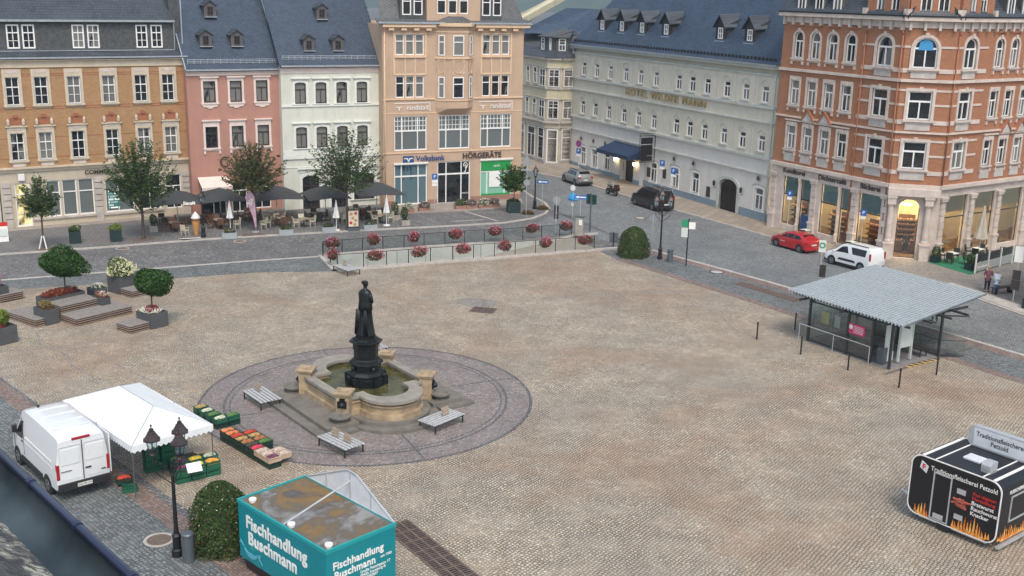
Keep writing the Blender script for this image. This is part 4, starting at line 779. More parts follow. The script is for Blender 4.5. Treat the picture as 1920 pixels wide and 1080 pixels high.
# ---- G/K/H : red brick corner house
mat('cafe_floor', (.16, .09, .05), .5, var=.2); mat('cafe_wall', (.62, .5, .33), .7, var=.08); emis('cafe_lamp', (1, .74, .42), 55); mat('bread', (.5, .27, .1), .7, var=.4, vs=9); mat('cafe_wood', (.12, .06, .035), .5, var=.3, vs=5)
mat('blind_teal', (.2, .32, .32), .6, var=.08); mat('carpet_green', (.02, .17, .09), .95, var=.15)
def bldg_G():
    A = (22.83, 97.54); a = R(-60); LG = 13.2; t = thing('corner_house', 'red brick corner house with sandstone trim and lit bakery on its ground floor', 'building', (*A, 0), 0)
    Kp = (A[0]+LG*math.cos(a), A[1]+LG*math.sin(a)); Hp = (33.03, 85.3)
    def face(x, y, rz): e = D.objects.new('facade', None); COL.objects.link(e); e.parent = t; e.location = (x-A[0], y-A[1], 0); e.rotation_euler = (0, 0, rz); return e
    ka = math.atan2(Hp[1]-Kp[1], Hp[0]-Kp[0]); LK = math.hypot(Hp[0]-Kp[0], Hp[1]-Kp[1]); LH = 24
    fG, fK, fH = face(*A, a), face(*Kp, ka), face(*Hp, R(34))
    ZB = 6.0; zt = 17.95; FL = [(15.0, 2.2, True), (11.1, 2.08, False), (7.3, 2.02, False)]
    def upper(e, L, smalls, bigs):
        holes = []; sm = []; bg_ = []
        for z, h, arch in FL:
            for u in smalls: holes.append((u-.5, z, u+.5, z+h, .5 if arch else 0)); sm.append((u, z, 1.0, h, .5 if arch else 0))
            for u, w in bigs: holes.append((u-w/2, z-.05, u+w/2, z+h+.05, w/2*.98 if arch else 0)); bg_.append((u, z-.05, w, h+.1, w/2*.98 if arch else 0))
        wall(e, 'red_brick', 0, L, ZB, zt, holes)
        for (u, z, w, h, r_) in sm: win(e, u, z, w, h, rise=r_, tr=.64, mull='low', fw=.09, bw=.08, pm=random.choice(['pane_half', 'pane_curtain', 'pane_dark']))
        for (u, z, w, h, r_) in bg_: win(e, u, z, w, h, rise=r_, tr=.64, mull='low', fw=.11, bw=.1, pm=random.choice(['pane_half', 'pane_dark']))
        surround(e, 'sand_trim', [x for x in sm if x[4]], kw=.17, sill=.14, cons=True, keys=True, pr=.08); surround(e, 'sand_trim', [x for x in sm if not x[4]], kw=.17, sill=.14, cons=True, keys=True, pr=.08, head=.14)
        surround(e, 'sand_trim', bg_, kw=.22, sill=.16, keys=True, pr=.1)
        for u in smalls:
            b = MB(); b.prismy([(u-.6, 17.62), (u+.6, 17.62), (u+.3, 17.85), (u-.3, 17.85)], -.12, 0); b.o('hood_brick', 'band_brick', e)
        for u, w in bigs:
            for z in (14.2, 10.25, 6.4): bands(e, 'grey_stone', [(u-w/2-.05, u+w/2+.05, z, z+.72, .07)], 'balustrade_panel')
            lo, hi = max(0.02, u-w/2-1.45), min(L-.02, u+w/2+1.45)
            for z in (16.45, 14.75, 14.6-.0, 13.2, 12.1, 10.7, 9.35, 8.2, 6.8): 
                hgt = .32 if z in (14.6, 10.7, 6.8) else .16
                if z == 14.75: continue
                bands(e, 'sand_trim', [(lo, u-w/2-.22, z, z+hgt, .05), (u+w/2+.22, hi, z, z+hgt, .05)], 'stone_band')
        bands(e, 'sand_trim', [(-.04, L+.04, 13.9, 14.12, .2), (-.03, L+.03, 10.0, 10.14, .16), (-.06, L+.06, 5.75, 6.05, .3)], 'string_course')
        if smalls:
            s0, s1 = min(smalls)-.75, max(smalls)+.75
            bands(e, 'sand_trim', [(s0, s1, 9.72, 9.84, .16)], 'string_course'); bands(e, 'grey_stone', [(u-.62, u+.62, 6.25, 6.95, .06) for u in smalls], 'balustrade_panel')
            for u in smalls[1:3]:
                b = MB(); b.prismy([(u-.75, 9.84), (u+.75, 9.84), (u, 10.75)], -.2, 0); b.o('pediment', 'grey_stone', e); b = MB(); b.prismy([(u-.85, 9.84), (u-.68, 9.84), (u, 10.68), (u+.68, 9.84), (u+.85, 9.84), (u, 10.9)], -.28, -.0); b.o('pediment_moulding', 'band_brick', e)
        bands(e, 'sand_trim', [(-.05, L+.05, zt-.02, 18.45, .12)], 'frieze'); bands(e, 'sand_trim', [(-.25, L+.25, 18.45, 18.75, .5)], 'cornice')
        k = int(L/1.05)
        for i in range(k+1): u = .15+(L-.5)*i/k; bands(e, 'grey_stone', [(u, u+.2, 17.75, 18.4, .32)], 'corbel')
        b = MB(); b.box(-.2, -.56, 18.74, L+.2, -.44, 18.86); b.o('gutter', 'iron', e)
    upper(fG, LG, [1.95, 3.9, 5.85, 7.8], [(11.3, 1.55)]); upper(fK, LK, [], [(1.55, 1.75)]); upper(fH, LH, [5.55, 7.55, 9.6, 11.6], [(1.85, 1.5), (15.5, 1.5)])
    b = MB(); b.quad(*[(1.0, .08, 16.3), (2.1, .08, 16.3), (2.0, .08, 16.9), (1.55, .08, 17.15), (1.1, .08, 16.9)]); b.o('blue_window_sign', 'sky_blue', fK)
    for u in (9.35, 13.05): pipe(fG, u, .2, 17.4, m='band_brick')
    pipe(fH, .15, 6, 17.4, m='band_brick')
    # structure behind: closed upper body, open lit ground floor
    c = math.cos; def_pts = [(0, 0), (Kp[0]-A[0], Kp[1]-A[1]), (Hp[0]-A[0], Hp[1]-A[1])]
    hx = (math.cos(R(34)), math.sin(R(34))); far = (def_pts[2][0]+hx[0]*LH, def_pts[2][1]+hx[1]*LH); inn = lambda p, n: (p[0]+n[0]*.33, p[1]+n[1]*.33)
    nG = (math.sin(-a)*1, math.cos(a)); nG = (-math.sin(a), math.cos(a)); nH = (-hx[1], hx[0]); nK = (-math.sin(ka), math.cos(ka))
    foot = [inn((0, 0), nG), inn(def_pts[1], ((nG[0]+nK[0])*.6, (nG[1]+nK[1])*.6)), inn(def_pts[2], ((nH[0]+nK[0])*.6, (nH[1]+nK[1])*.6)), inn(far, nH), (far[0]-6, far[1]+14), (8, 14)]
    b = MB(); b.prism(foot, 5.4, 18.6); b.o('inner_wall', 'cafe_wall', t)
    b = MB(); b.prism(foot, .02, .12); b.o('cafe_floor', 'cafe_floor', t)
    # ground floor
    gG = [(1.5, .7, 3.35, 4.9), (3.6, .25, 4.85, 4.9), (6.0, .7, 8.0, 4.9), (8.2, .25, 9.45, 4.9), (10.2, .7, 12.6, 4.85)]
    wall(fG, 'sand_trim', 0, LG, 0, 5.75, gG, name='shop_front', dep=.4)
    gK = [(.85, .15, 2.45, 4.85, .75)]; wall(fK, 'sand_trim', 0, LK, 0, 5.75, gK, name='shop_front', dep=.4)
    gH = [(1.1, .5, 3.9, 5.1), (4.9, .5, 7.6, 5.1), (8.5, .5, 11.4, 5.1), (12.4, .5, 15.2, 5.1), (16, .5, 19, 5.1)]
    wall(fH, 'sand_trim', 0, LH, 0, 5.75, gH, name='shop_front', dep=.4)
    for e, gs in ((fG, gG), (fK, gK), (fH, gH)):
        for q in gs:
            u0, z0, u1, z1 = q[:4]; w, h = u1-u0, z1-z0; b = MB(); b.quad((u0, .21, z0), (u1, .21, z0), (u1, .21, z1), (u0, .21, z1)); gl = b.o('shop_window', 'clear_glass', e)
            f = MB(); f.T = Matrix.Translation((u0, .22, z0)); f.ring(outline(w, h, off=-.05), outline(w, h), -.05, .0, .02); zt_ = h*.62; f.box(0, -.05, zt_-.05, w, .02, zt_+.05); f.o('frame', 'dark_metal', gl)
            if e is fG: f = MB(); f.box(u0+.06, .26, z0+zt_+.06, u1-.06, .29, z1-.06); f.o('roller_blind', 'blind_teal', gl)
            elif e is fH: f = MB(); f.box(u0+.06, .26, z0+zt_+.4, u1-.06, .29, z1-.06); f.o('roller_blind', 'cafe_wall', gl)
    # columns and piers
    for e, us in ((fG, [.1, 5.0, 9.55, 12.7]), (fH, [.35, 4.1, 7.75, 11.6, 15.3])):
        for u in us:
            w = .62; b = MB(); b.box(u, -.22, 0, u+w, 0, 1.35); b.box(u-.06, -.28, 1.3, u+w+.06, 0, 1.45)
            for k in range(6): b.box(u+.05, -.18+(.03 if k % 2 else 0), 1.45+k*.55, u+w-.05, 0, 1.95+k*.55)
            b.box(u-.05, -.26, 4.75, u+w+.05, 0, 4.95); b.box(u-.1, -.3, 4.95, u+w+.1, 0, 5.12); b.o('pilaster', 'sand_trim', e)
    for u in (3.48, 8.1):
        b = MB(); b.lathe([(.16, .3), (.16, .9), (.09, 1.0), (.09, 4.5), (.15, 4.7), (.15, 4.9)], u, -.02, 12); b.o('column', 'sand_trim', fG, smooth=False)
    for u in (.28, 3.05):
        b = MB(); b.bc(u, -.35, 0, .7, .7, 1.3); b.bc(u, -.35, 1.3, .8, .8, .15); b.lathe([(.3, 1.45), (.3, 1.6), (.24, 1.7), (.21, 4.3), (.27, 4.4), (.27, 4.5)], u, -.35, 16); b.bc(u, -.35, 4.5, .62, .62, .5); b.bc(u, -.35, 5.0, .75, .75, .2); b.o('column', 'sand_trim', fK)
    b = MB(); b.box(-.1, -.75, 5.2, LK+.1, 0, 5.75); b.o('entablature', 'sand_trim', fK)
    for s, u, w in (('Konditorei', 2.75, 1.), ('Dichtercafé', 7.2, 1.1), ('Bäckerei', 11.35, 1.)): text(s if s != 'Dichtercafé' else 'Dichtercafé', .58, 'sign_dark', fG, (u, -.06, 5.38), name='sign_lettering', bold=.014, sx=w*1.05)
    b = MB(); b.box(10.05, -.3, .12, 9.5, -.1, .2) if 0 else None
    # bakery interior: shelves of bread, counter, lamps
    I = MB(); 
    def shelf(e, u0, u1, y, z, rows, seed):
        rd = random.Random(seed); s = MB(); br = MB()
        for k in range(rows):
            zz = z+k*.42; s.box(u0, y, zz, u1, y+.5, zz+.04); u = u0+.05
            while u < u1-.15: w = rd.uniform(.12, .3); br.ball((u+w/2, y+.2, zz+.1), w*.45, 6, 4, .7); u += w+.03
        s.box(u0, y+.5, .1, u1, y+.55, z+rows*.42); o = s.o('bread_shelf', 'cafe_wood', e); br.o('bread', 'bread', o); return o
    for i, (u0, u1) in enumerate(((1.6, 3.2), (6.1, 7.9), (10.3, 12.5))): shelf(fG, u0, u1, 1.0, .9, 4, i)
    shelf(fK, .3, 3.0, 3.2, .9, 5, 9)
    b = MB(); b.box(.4, 2.0, .1, 2.9, 2.5, 1.15); b.o('bakery_counter', 'cafe_wood', fK)
    def lamp(e, u, y, z, w=.9):
        b = MB(); b.box(u-w/2, y-.12, z, u+w/2, y+.12, z+.06); b.o('ceiling_lamp', 'cafe_lamp', e)
    for u in (2.4, 7, 11.3): lamp(fG, u, .9, 4.6, 1.6)
    lamp(fK, 1.6, 2.6, 4.6, 1.6); lamp(fK, 1.6, 1.4, 4.2, .8)
    for u in (2.5, 6.2, 10, 14): lamp(fH, u, 2.2, 4.9, .9)
    b = MB(); b.box(.2, 4.2, .1, LH, 4.3, 5.4); b.o('cafe_back_wall', 'cafe_wall', fH); b = MB(); b.box(.5, 4.5, .1, LG-.5, 4.6, 5.4); b.o('cafe_back_wall', 'cafe_wall', fG)
    b = MB(); b.box(-.2, 4.0, .1, LK+.2, 4.1, 5.4); b.o('cafe_back_wall', 'cafe_wall', fK)
    for u in (2.0, 5.8, 9.4, 13):
        b = MB(); b.box(u, 1.2, .1, u+1.4, 1.7, .6); b.box(u, 1.65, .6, u+1.4, 1.75, 1.15); b.bc(u+.7, .8, .75, 1.0, .6, .04); b.bc(u+.7, .8, .1, .08, .08, .65); b.o('cafe_seat', 'cafe_wood', fH)
        b = MB(); b.box(u+.2, 4.12, 2.0, u+1.0, 4.18, 3.2); b.o('wall_picture', 'cafe_wood', fH)
    # attic
    for e, L, g in ((fG, LG, [(9.2, 13.2, 2), (2.0, 0, 0), (4.0, 0, 0), (6.0, 0, 0)]), (fK, LK, [(.1, LK-.1, 2)]), (fH, LH, [(.1, 4.0, 2), (6.2, 0, 0), (8.2, 0, 0), (10.4, 0, 0)])):
        roofslab(e, 'slate_dark', -.4, L+.4, -.4, 18.75, 3.2, 23, name='roof')
        for q in g:
            if q[2]:
                u0, u1 = q[:2]; w = u1-u0; hs = [(u0+w*f-.42, 18.95, u0+w*f+.42, 20.8) for f in (.32, .68)]
                wall(e, 'red_brick', u0, u1, 18.75, 22.0, hs, y=-.1, name='gable_wall', dep=.5)
                for h in hs: win(e, (h[0]+h[2])/2, h[1], .84, 1.85, rec=.02, tr=.62, mull='low', fw=.1)
                b = MB(); b.box(u0, .3, 18.75, u1, 3, 22); b.o('gable', 'red_brick', e); bands(e, 'sand_trim', [(u0-.25, u0+.12, 18.75, 19.3, .35), (u1-.12, u1+.25, 18.75, 19.3, .35)], 'scroll_stone')
            else:
                b = MB(); b.box(q[0]-.6, -.05, 18.8, q[0]+.6, 2.5, 21.3); b.o('dormer', 'slate_wall', e); win(e, q[0], 18.95, .9, 1.9, rec=-.08, tr=.64, mull='low', fw=.12)
mat('sky_blue', (.05, .28, .55), .35, var=.05)
bldg_G()
# neighbour edge at the far left
b = MB(); b.box(-6, 0, 0, -1.3, 8, 12.8); o = b.o('grey_house', 'concrete'); o.location = (-41.02, 89.92, 0); o.rotation_euler = (0, 0, R(32)); tag(o, 'grey house wall just left of the orange brick bank building', 'building')
# ---------------------------------------------------------------- fountain
mat('sandstone', (.37, .28, .18), .85, var=.3, vs=2.2, bump=.4, bs=14); mat('rim_stone', (.27, .25, .215), .8, var=.2, vs=2, bump=.2); mat('step_stone', (.17, .155, .135), .85, var=.25, vs=1.6, bump=.3); mat('bronze', (.022, .026, .028), .42, .65, var=.35, vs=5)
g = N('water'); c = g.ramp(g.noise(g.obj(), 1.1, 5, .6), [(.35, (.035, .04, .012)), (.65, (.11, .1, .035))]); g.base(c); g.rough(.06); g.bump(g.noise(g.obj(), 7, 3), .25, .03)
MT['sandstone'].node_tree
def rotp(p, c, a): return (c[0]+p[0]*math.cos(a)-p[1]*math.sin(a), c[1]+p[0]*math.sin(a)+p[1]*math.cos(a))
def lobed(hx, hy, lr, lc, n=14, shoulder=None):
    s = lr; P = [(-hx, -hy), (-s, -hy)]
    P += [(lc*0+s*math.cos(math.pi+math.pi*i/n), -hy-lc+(-s*0)+s*math.sin(math.pi+math.pi*i/n)) for i in range(n+1)]
    P += [(s, -hy), (hx, -hy), (hx, hy), (s, hy)]; P += [(s*math.cos(math.pi*i/n), hy+lc+s*math.sin(math.pi*i/n)) for i in range(n+1)]; P += [(-s, hy), (-hx, hy)]
    return P
def fountain():
    t = thing('fountain', 'large sandstone basin fountain with dark bronze statue of a robed woman on its pedestal', 'fountain', (-7.15, 52.0, .012), R(37))
    b = MB(); b.prism(lobed(4.25, 3.35, 2.3, -.9), 0, .14); b.o('lower_step', 'step_stone', t); b = MB(); b.prism(lobed(3.75, 2.95, 2.05, -.85), .14, .34); b.o('upper_step', 'step_stone', t)
    def wallring(off_o, off_i, z0, z1, nm, m):
        o_ = lobed(2.35+off_o, 1.9+off_o, 1.35+off_o, .3); i_ = lobed(2.35-off_i, 1.9-off_i, 1.35-off_i, .3); n = len(o_); b = MB()
        vs = [(x, y, z) for z in (z0, z1) for x, y in o_]+[(x, y, z) for z in (z0, z1) for x, y in i_]; fs = []
        for i in range(n): j = (i+1) % n; fs += [(i, j, n+j, n+i), (n+i, n+j, 3*n+j, 3*n+i), (3*n+i, 3*n+j, 2*n+j, 2*n+i)]
        b.add(vs, fs); return b.o(nm, m, t, fix=True)
    wallring(.2, .18, .34, .6, 'basin_foot', 'sandstone'); wallring(.08, .18, .6, 1.12, 'basin_wall', 'sandstone'); wallring(.14, .185, .92, 1.0, 'basin_moulding', 'sandstone'); wallring(.2, .26, 1.12, 1.26, 'basin_rim', 'rim_stone')
    b = MB(); P = lobed(2.15, 1.7, 1.15, .3); b.quad(*[(x, y, .98) for x, y in P]); w_ = b.o('water', 'water', t); bm = bmesh.new(); bm.from_mesh(w_.data); bmesh.ops.triangulate(bm, faces=bm.faces); bmesh.ops.recalc_face_normals(bm, faces=bm.faces); bm.to_mesh(w_.data); bm.free()
    for sx in (-1, 1):
        for sy in (-1, 1):
            pt_ = Matrix.Translation((sx*2.3, sy*1.95, 0)) @ Matrix.Rotation(math.atan2(sy, sx), 4, 'Z'); x = y = 0; b = MB(); b.T = pt_; b.bc(x, y, .3, .64, .64, 1.14); b.bc(x, y, 1.44, .78, .78, .08); b.bc(x, y, 1.52, .86, .86, .1); b.bc(x, y, 1.62, .42, .42, .05); p = b.o('corner_pillar', 'sandstone', t, bevel=.02)
            dx = 1; X, Y = .33, 0; b = MB(); b.T = pt_; b.lathe([(.2, 1.0), (.12, 1.14), (.001, 1.18)], X, Y, 10); b.box(X-.06, Y-.22, .86, X+.06, Y+.22, 1.2); b.ball((X+dx*.1, Y, 1.0), .13, 8, 6); b.o('lion_head', 'bronze', p)
            b = MB(); b.T = pt_; b.cyl((X+dx*.2, Y, .98), (X+dx*.3, Y, .62), .012, n=5); b.o('water_jet', 'clear_glass', p); b = MB(); b.T = pt_; b.box(x+.3, y-.14, 1.2, x+.335, y+.14, 1.34); b.o('relief_plate', 'bronze', p)
            b = MB(); b.T = pt_; b.lathe([(.36, .3), (.36, .4), (.26, .44), (.5, .56), (.52, .64), (.42, .64), (.34, .56), (.001, .54)], X+.36, Y, 16); b.o('side_bowl', 'step_stone', p)
    # pedestal
    b = MB(); b.lathe([(1.0, .85), (1.0, 1.35), (.86, 1.42), (.92, 1.5), (.8, 1.62), (.72, 1.68), (.72, 2.0), (.86, 2.06), (.84, 2.14), (.66, 2.24), (.62, 2.3)], n=8, a0=R(22.5)); ped = b.o('pedestal_base', 'bronze', t)
    for k in range(8):
        a = R(45*k); c, s = math.cos(a), math.sin(a); b = MB(); b.bc(c*.93, s*.93, .85, .26, .26, .62); b.o('base_scroll', 'bronze', ped)
        if k % 2 == 0: b = MB(); b.ball((c*.72, s*.72, 1.86), .12, 8, 6); b.cyl((c*.8, s*.8, 1.84), (c*1.0, s*1.0, 1.0), .01, n=4); b.o('spout_head', 'bronze', ped)
    b = MB(); b.lathe([(.6, 2.3), (.6, 3.02), (.66, 3.06), (.82, 3.14), (.82, 3.2), (.62, 3.26), (.6, 3.34), (.5, 3.36), (.5, 3.46)], n=8, a0=R(22.5)); b.o('pedestal_shaft', 'bronze', t)
    # statue: robed woman, folds, cape, folded arms, coiled hair; one continuous robe surface
    def rr(z, rx, ry, cx=0, cy=0, fold=0, k=9, ph=0): return [(cx+(rx*(1+fold*math.sin(k*a+ph)))*math.cos(a), cy+(ry*(1+fold*math.cos(k*a*1.3+ph)))*math.sin(a), z) for a in [2*math.pi*i/48 for i in range(48)]]
    Z = 3.44; rings = [rr(Z, .50, .46, fold=.07, ph=.4), rr(Z+.12, .47, .43, fold=.08, ph=.4), rr(Z+.5, .40, .37, fold=.08, ph=.5), rr(Z+1.0, .35, .31, fold=.07, ph=.7), rr(Z+1.35, .33, .28, fold=.05, ph=.8), rr(Z+1.36, .38, .33, fold=.06, k=7), rr(Z+1.6, .36, .3, fold=.04, k=7), rr(Z+1.85, .33, .26, fold=.02), rr(Z+2.1, .34, .25), rr(Z+2.25, .31, .22), rr(Z+2.33, .2, .16), rr(Z+2.38, .1, .1), rr(Z+2.46, .08, .085), rr(Z+2.52, .11, .13, .0, .03), rr(Z+2.62, .13, .155, 0, .03), rr(Z+2.72, .12, .14, 0, .02), rr(Z+2.78, .06, .07)]
    b = MB(); b.loft(rings); st = b.o('statue', 'bronze', t, smooth=True); st.rotation_euler = (0, 0, R(-70))
    b = MB(); b.ball((0, -.13, Z+2.72), .1, 10, 8); b.ball((0, .19, Z+2.6), .028, 6, 4); b.o('hair_coil', 'bronze', st, smooth=True)
    b = MB()
    for s in (-1, 1): b.cyl((s*.31, 0, Z+2.15), (s*.37, .06, Z+1.75), .1, .085, 10); b.cyl((s*.37, .06, Z+1.75), (s*.05, .32, Z+1.78), .08, .055, 10); b.ball((s*.04, .33, Z+1.78), .06, 8, 6)
    b.box(-.12, .28, Z+1.72, .12, .36, Z+1.92); b.o('folded_arms', 'bronze', st, smooth=True)
    b = MB()
    for k in range(9): x = -.3+k*.075; b.cyl((x, -.26-.06*math.cos(k*.8), Z+1.38), (x*1.25, -.34, Z+.1), .03, .05, 6)
    b.o('robe_folds', 'bronze', st, smooth=True)
fountain()
# ---------------------------------------------------------------- benches round the fountain
def bench(loc, rz, label, backs=(.0,), brown=False, hi=False):
    t = thing('slatted_bench', label, 'bench', (*loc, .012), rz, 'slatted benches round the square'); L, W = 2.1, 1.15
    for k in range(6): b = MB(); y = -W/2+.03+k*W/6; b.box(-L/2, y, .41, L/2, y+W/6-.06, .45); b.o('slat', 'wood_silver', t)
    b = MB()
    for x in (-L/2+.08, L/2-.12): b.box(x, -W/2+.03, .36, x+.05, W/2-.03, .405)
    for y in (-W/2+.03, W/2-.08): b.box(-L/2+.08, y, .361, L/2-.08, y+.05, .404)
    b.o('frame', 'dark_metal', t)
    for x in (-L/2+.08, L/2-.13):
        for y in (-W/2+.05, W/2-.1): b = MB(); b.box(x, y, 0, x+.05, y+.05, .36); b.o('leg', 'dark_metal', t)
    for x in backs:
        b = MB(); h = .9 if not hi else 1.0
        for z in (.5, .62, .74): b.prismx([(-.03+(z-.45)*.25, z), (.0+(z-.45)*.25, z), (.03+(z-.45)*.25, z+.1), (.0+(z-.45)*.25, z+.1)], x-.24, x+.24)
        b.o('backrest', 'wood_tan' if not brown else 'wood_brown', t)
mat('wood_silver', (.42, .43, .44), .6, var=.22, vs=7); mat('wood_tan', (.33, .26, .2), .7, var=.3, vs=7)
bench((-12.25, 51.4), R(-52), 'slatted bench left of the fountain with one small backrest', (-.55,)); bench((-7.5, 45.95), R(-44), 'slatted bench in front of the fountain with two backrests', (-.45, .42)); bench((-3.2, 48.95), R(51), 'slatted bench on the right of the fountain with one tan backrest', (.3,))
bench((-12.0, 77.6), R(-50), 'slatted bench at the left end of the ramp railing', (-.3,)); bench((-8.0, 59.8), R(-50), 'bench behind the fountain with brown backrest showing beside the statue pedestal', (.7,), brown=True, hi=True)
# ---------------------------------------------------------------- foliage materials, planters, seating
leafm('leaf_dark', (.02, .042, .014), (.07, .12, .035)); leafm('leaf_mid', (.02, .05, .012), (.075, .14, .03)); leafm('leaf_brown', (.025, .045, .014), (.085, .11, .035), (.16, .1, .035)); leafm('leaf_lime', (.07, .12, .02), (.2, .26, .05))
leafm('leaf_ball', (.012, .04, .008), (.045, .11, .02)); leafm('flower_red', (.18, .01, .02), (.5, .04, .08), (.75, .3, .34)); leafm('flower_white', (.45, .45, .38), (.8, .8, .7)); leafm('flower_cream', (.6, .58, .35), (.82, .8, .55)); leafm('flower_pink', (.35, .05, .15), (.75, .45, .55)); leafm('flower_bronze', (.12, .02, .02), (.3, .07, .04), (.35, .15, .05)); leafm('leaf_dry', (.1, .08, .03), (.3, .24, .1)); leafm('flower_violet', (.16, .05, .13), (.5, .35, .42)); leafm('leaf_carrot', (.02, .06, .01), (.06, .16, .03))
def box_open(b, sx, sy, h, th=.05):
    b.box(-sx/2, -sy/2, 0, sx/2, sy/2, .05)
    b.box(-sx/2, -sy/2, .05, sx/2, -sy/2+th, h); b.box(-sx/2, sy/2-th, .05, sx/2, sy/2, h); b.box(-sx/2, -sy/2+th, .05, -sx/2+th, sy/2-th, h); b.box(sx/2-th, -sy/2+th, .05, sx/2, sy/2-th, h)
def planter(loc, rz, sx, sy, h, label, plants=(), m='planter_grey', cat='planter', group=None, name='planter', soil=True):
    t = thing(name, label, cat, (*loc, .012), rz, group); b = MB(); box_open(b, sx, sy, h); b.o('box', m, t)
    b = MB(); b.box(-sx/2+.06, -sy/2+.06, h-.12, sx/2-.06, sy/2-.06, h-.06); b.o('soil', 'soil', t)
    for i, (nm, mt, cx, cy, cz, rx, ry, rz_, n, s) in enumerate(plants): foliage(cx, cy, cz, rx, ry, rz_, n, s, seed=int(loc[0]*10)+i, floor=h-.25).o(nm, mt, t)
    return t
mat('planter_grey', (.075, .08, .085), .6, var=.12); mat('planter_light', (.33, .36, .38), .55, var=.1); mat('planter_green', (.012, .03, .03), .5, var=.15); mat('planter_stone', (.34, .31, .27), .85, var=.2)
AZ = R(53)
def deck(loc, rz, sx, sy, h, label, group=None):
    t = thing('wooden_deck', label, 'seating deck', (*loc, .012), rz, 'slatted seating decks'); n = max(2, round(sy/.13)); m_ = MB()
    for k in range(n): b = MB(); y = -sy/2+k*sy/n; b.box(-sx/2, y+.008, h-.045, sx/2, y+sy/n-.008, h); b.o('plank', 'wood_grey', t)
    lv = int(h/.13)
    for k in range(lv):
        z = h-.06-.045-k*.13
        b = MB(); b.box(-sx/2, -sy/2, z-.045, sx/2, -sy/2+.03, z); b.box(-sx/2, sy/2-.03, z-.045, sx/2, sy/2, z); b.box(-sx/2, -sy/2+.03, z-.045, -sx/2+.03, sy/2-.03, z); b.box(sx/2-.03, -sy/2+.03, z-.045, sx/2, sy/2-.03, z); b.o('side_slat', 'wood_side', t)
    b = MB(); b.box(-sx/2+.06, -sy/2+.06, .02, sx/2-.06, sy/2-.06, h-.05); b.o('core', 'black_paint', t)
mat('wood_side', (.33, .24, .19), .7, var=.2, vs=6)
deck((-25.55, 65.35), AZ, 3.9, 1.75, .45, 'wide low slatted deck in front of the round tree planter'); deck((-29.1, 64.35), R(-35), 3.0, 1.5, .45, 'long low slatted deck left of the dark planter box'); deck((-27.25, 66.0), AZ, 2.6, 1.55, .86, 'upper slatted deck right behind the dark planter box')
deck((-22.55, 62.95), R(-36), 1.4, 1.35, .45, 'small square slatted bench beside the round tree with white flowers'); deck((-25.0, 70.55), AZ, 1.2, 1.3, .45, 'small slatted bench behind the round tree by the cream flower planter'); deck((-32.7, 68.9), AZ, 1.6, 1.4, .5, 'slatted bench cut by the left edge of the photo')
planter((-28.1, 64.0), R(-36), 1.3, .85, .95, 'dark planter box with yellowish grass between the slatted decks', [('grass', 'leaf_dry', 0, 0, 1.1, .5, .35, .3, 500, .09), ('flowers', 'flower_bronze', .2, 0, 1.05, .4, .3, .15, 160, .06)])
planter((-25.75, 66.75), R(-36), 1.0, .6, .95, 'small dark planter with orange flowers at the corner of the upper deck', [('flowers', 'flower_bronze', 0, 0, 1.05, .5, .32, .22, 400, .06), ('flowers', 'flower_white', .1, 0, 1.1, .45, .3, .2, 200, .06)])
def balltree(loc, h0, cz, rx, rz_, seed, label, n=5200):
    t = thing('round_tree', label, 'tree', (*loc, .9)); b = MB(); b.cyl((0, 0, 0), (.03, .02, cz-.9), .055, .04, 8)
    for a in range(5): b.cyl((0.02, .01, cz-1.35), (.5*rx*math.cos(a*1.3), .5*rx*math.sin(a*1.3), cz-.8), .03, .012, 5)
    b.o('trunk', 'bark', t); foliage(0, 0, cz-.9, rx*.97, rx*.97, rz_*.97, n, .095, seed, shell=.55, lump=.42).o('crown', 'leaf_ball', t)
balltree((-28.05, 66.9), .9, 2.95, 1.28, .92, 5, 'clipped round crowned tree in the long planter of bronze flowers'); balltree((-21.65, 63.9), .9, 2.72, 1.05, .88, 8, 'clipped round crowned tree in the planter of red and white flowers')
planter((-28.3, 66.75), AZ, 2.7, 1.1, 1.05, 'long dark planter of bronze red flowers below a round tree', [('flowers', 'flower_bronze', 0, 0, 1.15, 1.3, .5, .3, 1500, .07), ('flowers', 'flower_white', .9, .2, 1.2, .45, .35, .22, 160, .06)])
planter((-26.7, 68.6), AZ, .9, .9, 1.0, 'grey planter with white daisies behind the upper deck', [('flowers', 'flower_white', 0, 0, 1.1, .5, .45, .2, 260, .06), ('leaves', 'leaf_mid', 0, 0, 1.0, .45, .4, .2, 300, .07)])
planter((-21.65, 63.85), R(-36), 1.45, 1.2, .92, 'dark planter of red and white flowers below the smaller round tree', [('flowers', 'flower_white', 0, 0, 1.0, .8, .68, .2, 520, .07), ('flowers', 'flower_red', 0, 0, 1.05, .5, .45, .25, 500, .06)])
planter((-26.1, 71.3), R(-36), 1.35, 1.2, 1.15, 'tall dark planter heaped with cream white blossoms', [('leaves', 'leaf_mid', .1, 0, 1.6, .85, .8, .6, 1500, .08), ('flowers', 'flower_cream', .1, 0, 1.62, .98, .9, .68, 1100, .085)])
planter((-29.15, 60.1), R(-36), 1.5, 1.3, 1.0, 'dark planter of pale green grass at the left photo edge', [('grass', 'leaf_lime', 0, 0, 1.35, .65, .6, .6, 1400, .1), ('flowers', 'flower_red', .3, -.2, 1.05, .45, .4, .15, 260, .06)])
planter((-33.2, 68.4), R(-36), 1.2, 1.2, 1.0, 'dark planter with purple leaves at the left edge beside a slatted bench', [('leaves', 'flower_violet', .2, 0, 1.5, .4, .4, .6, 400, .08)])
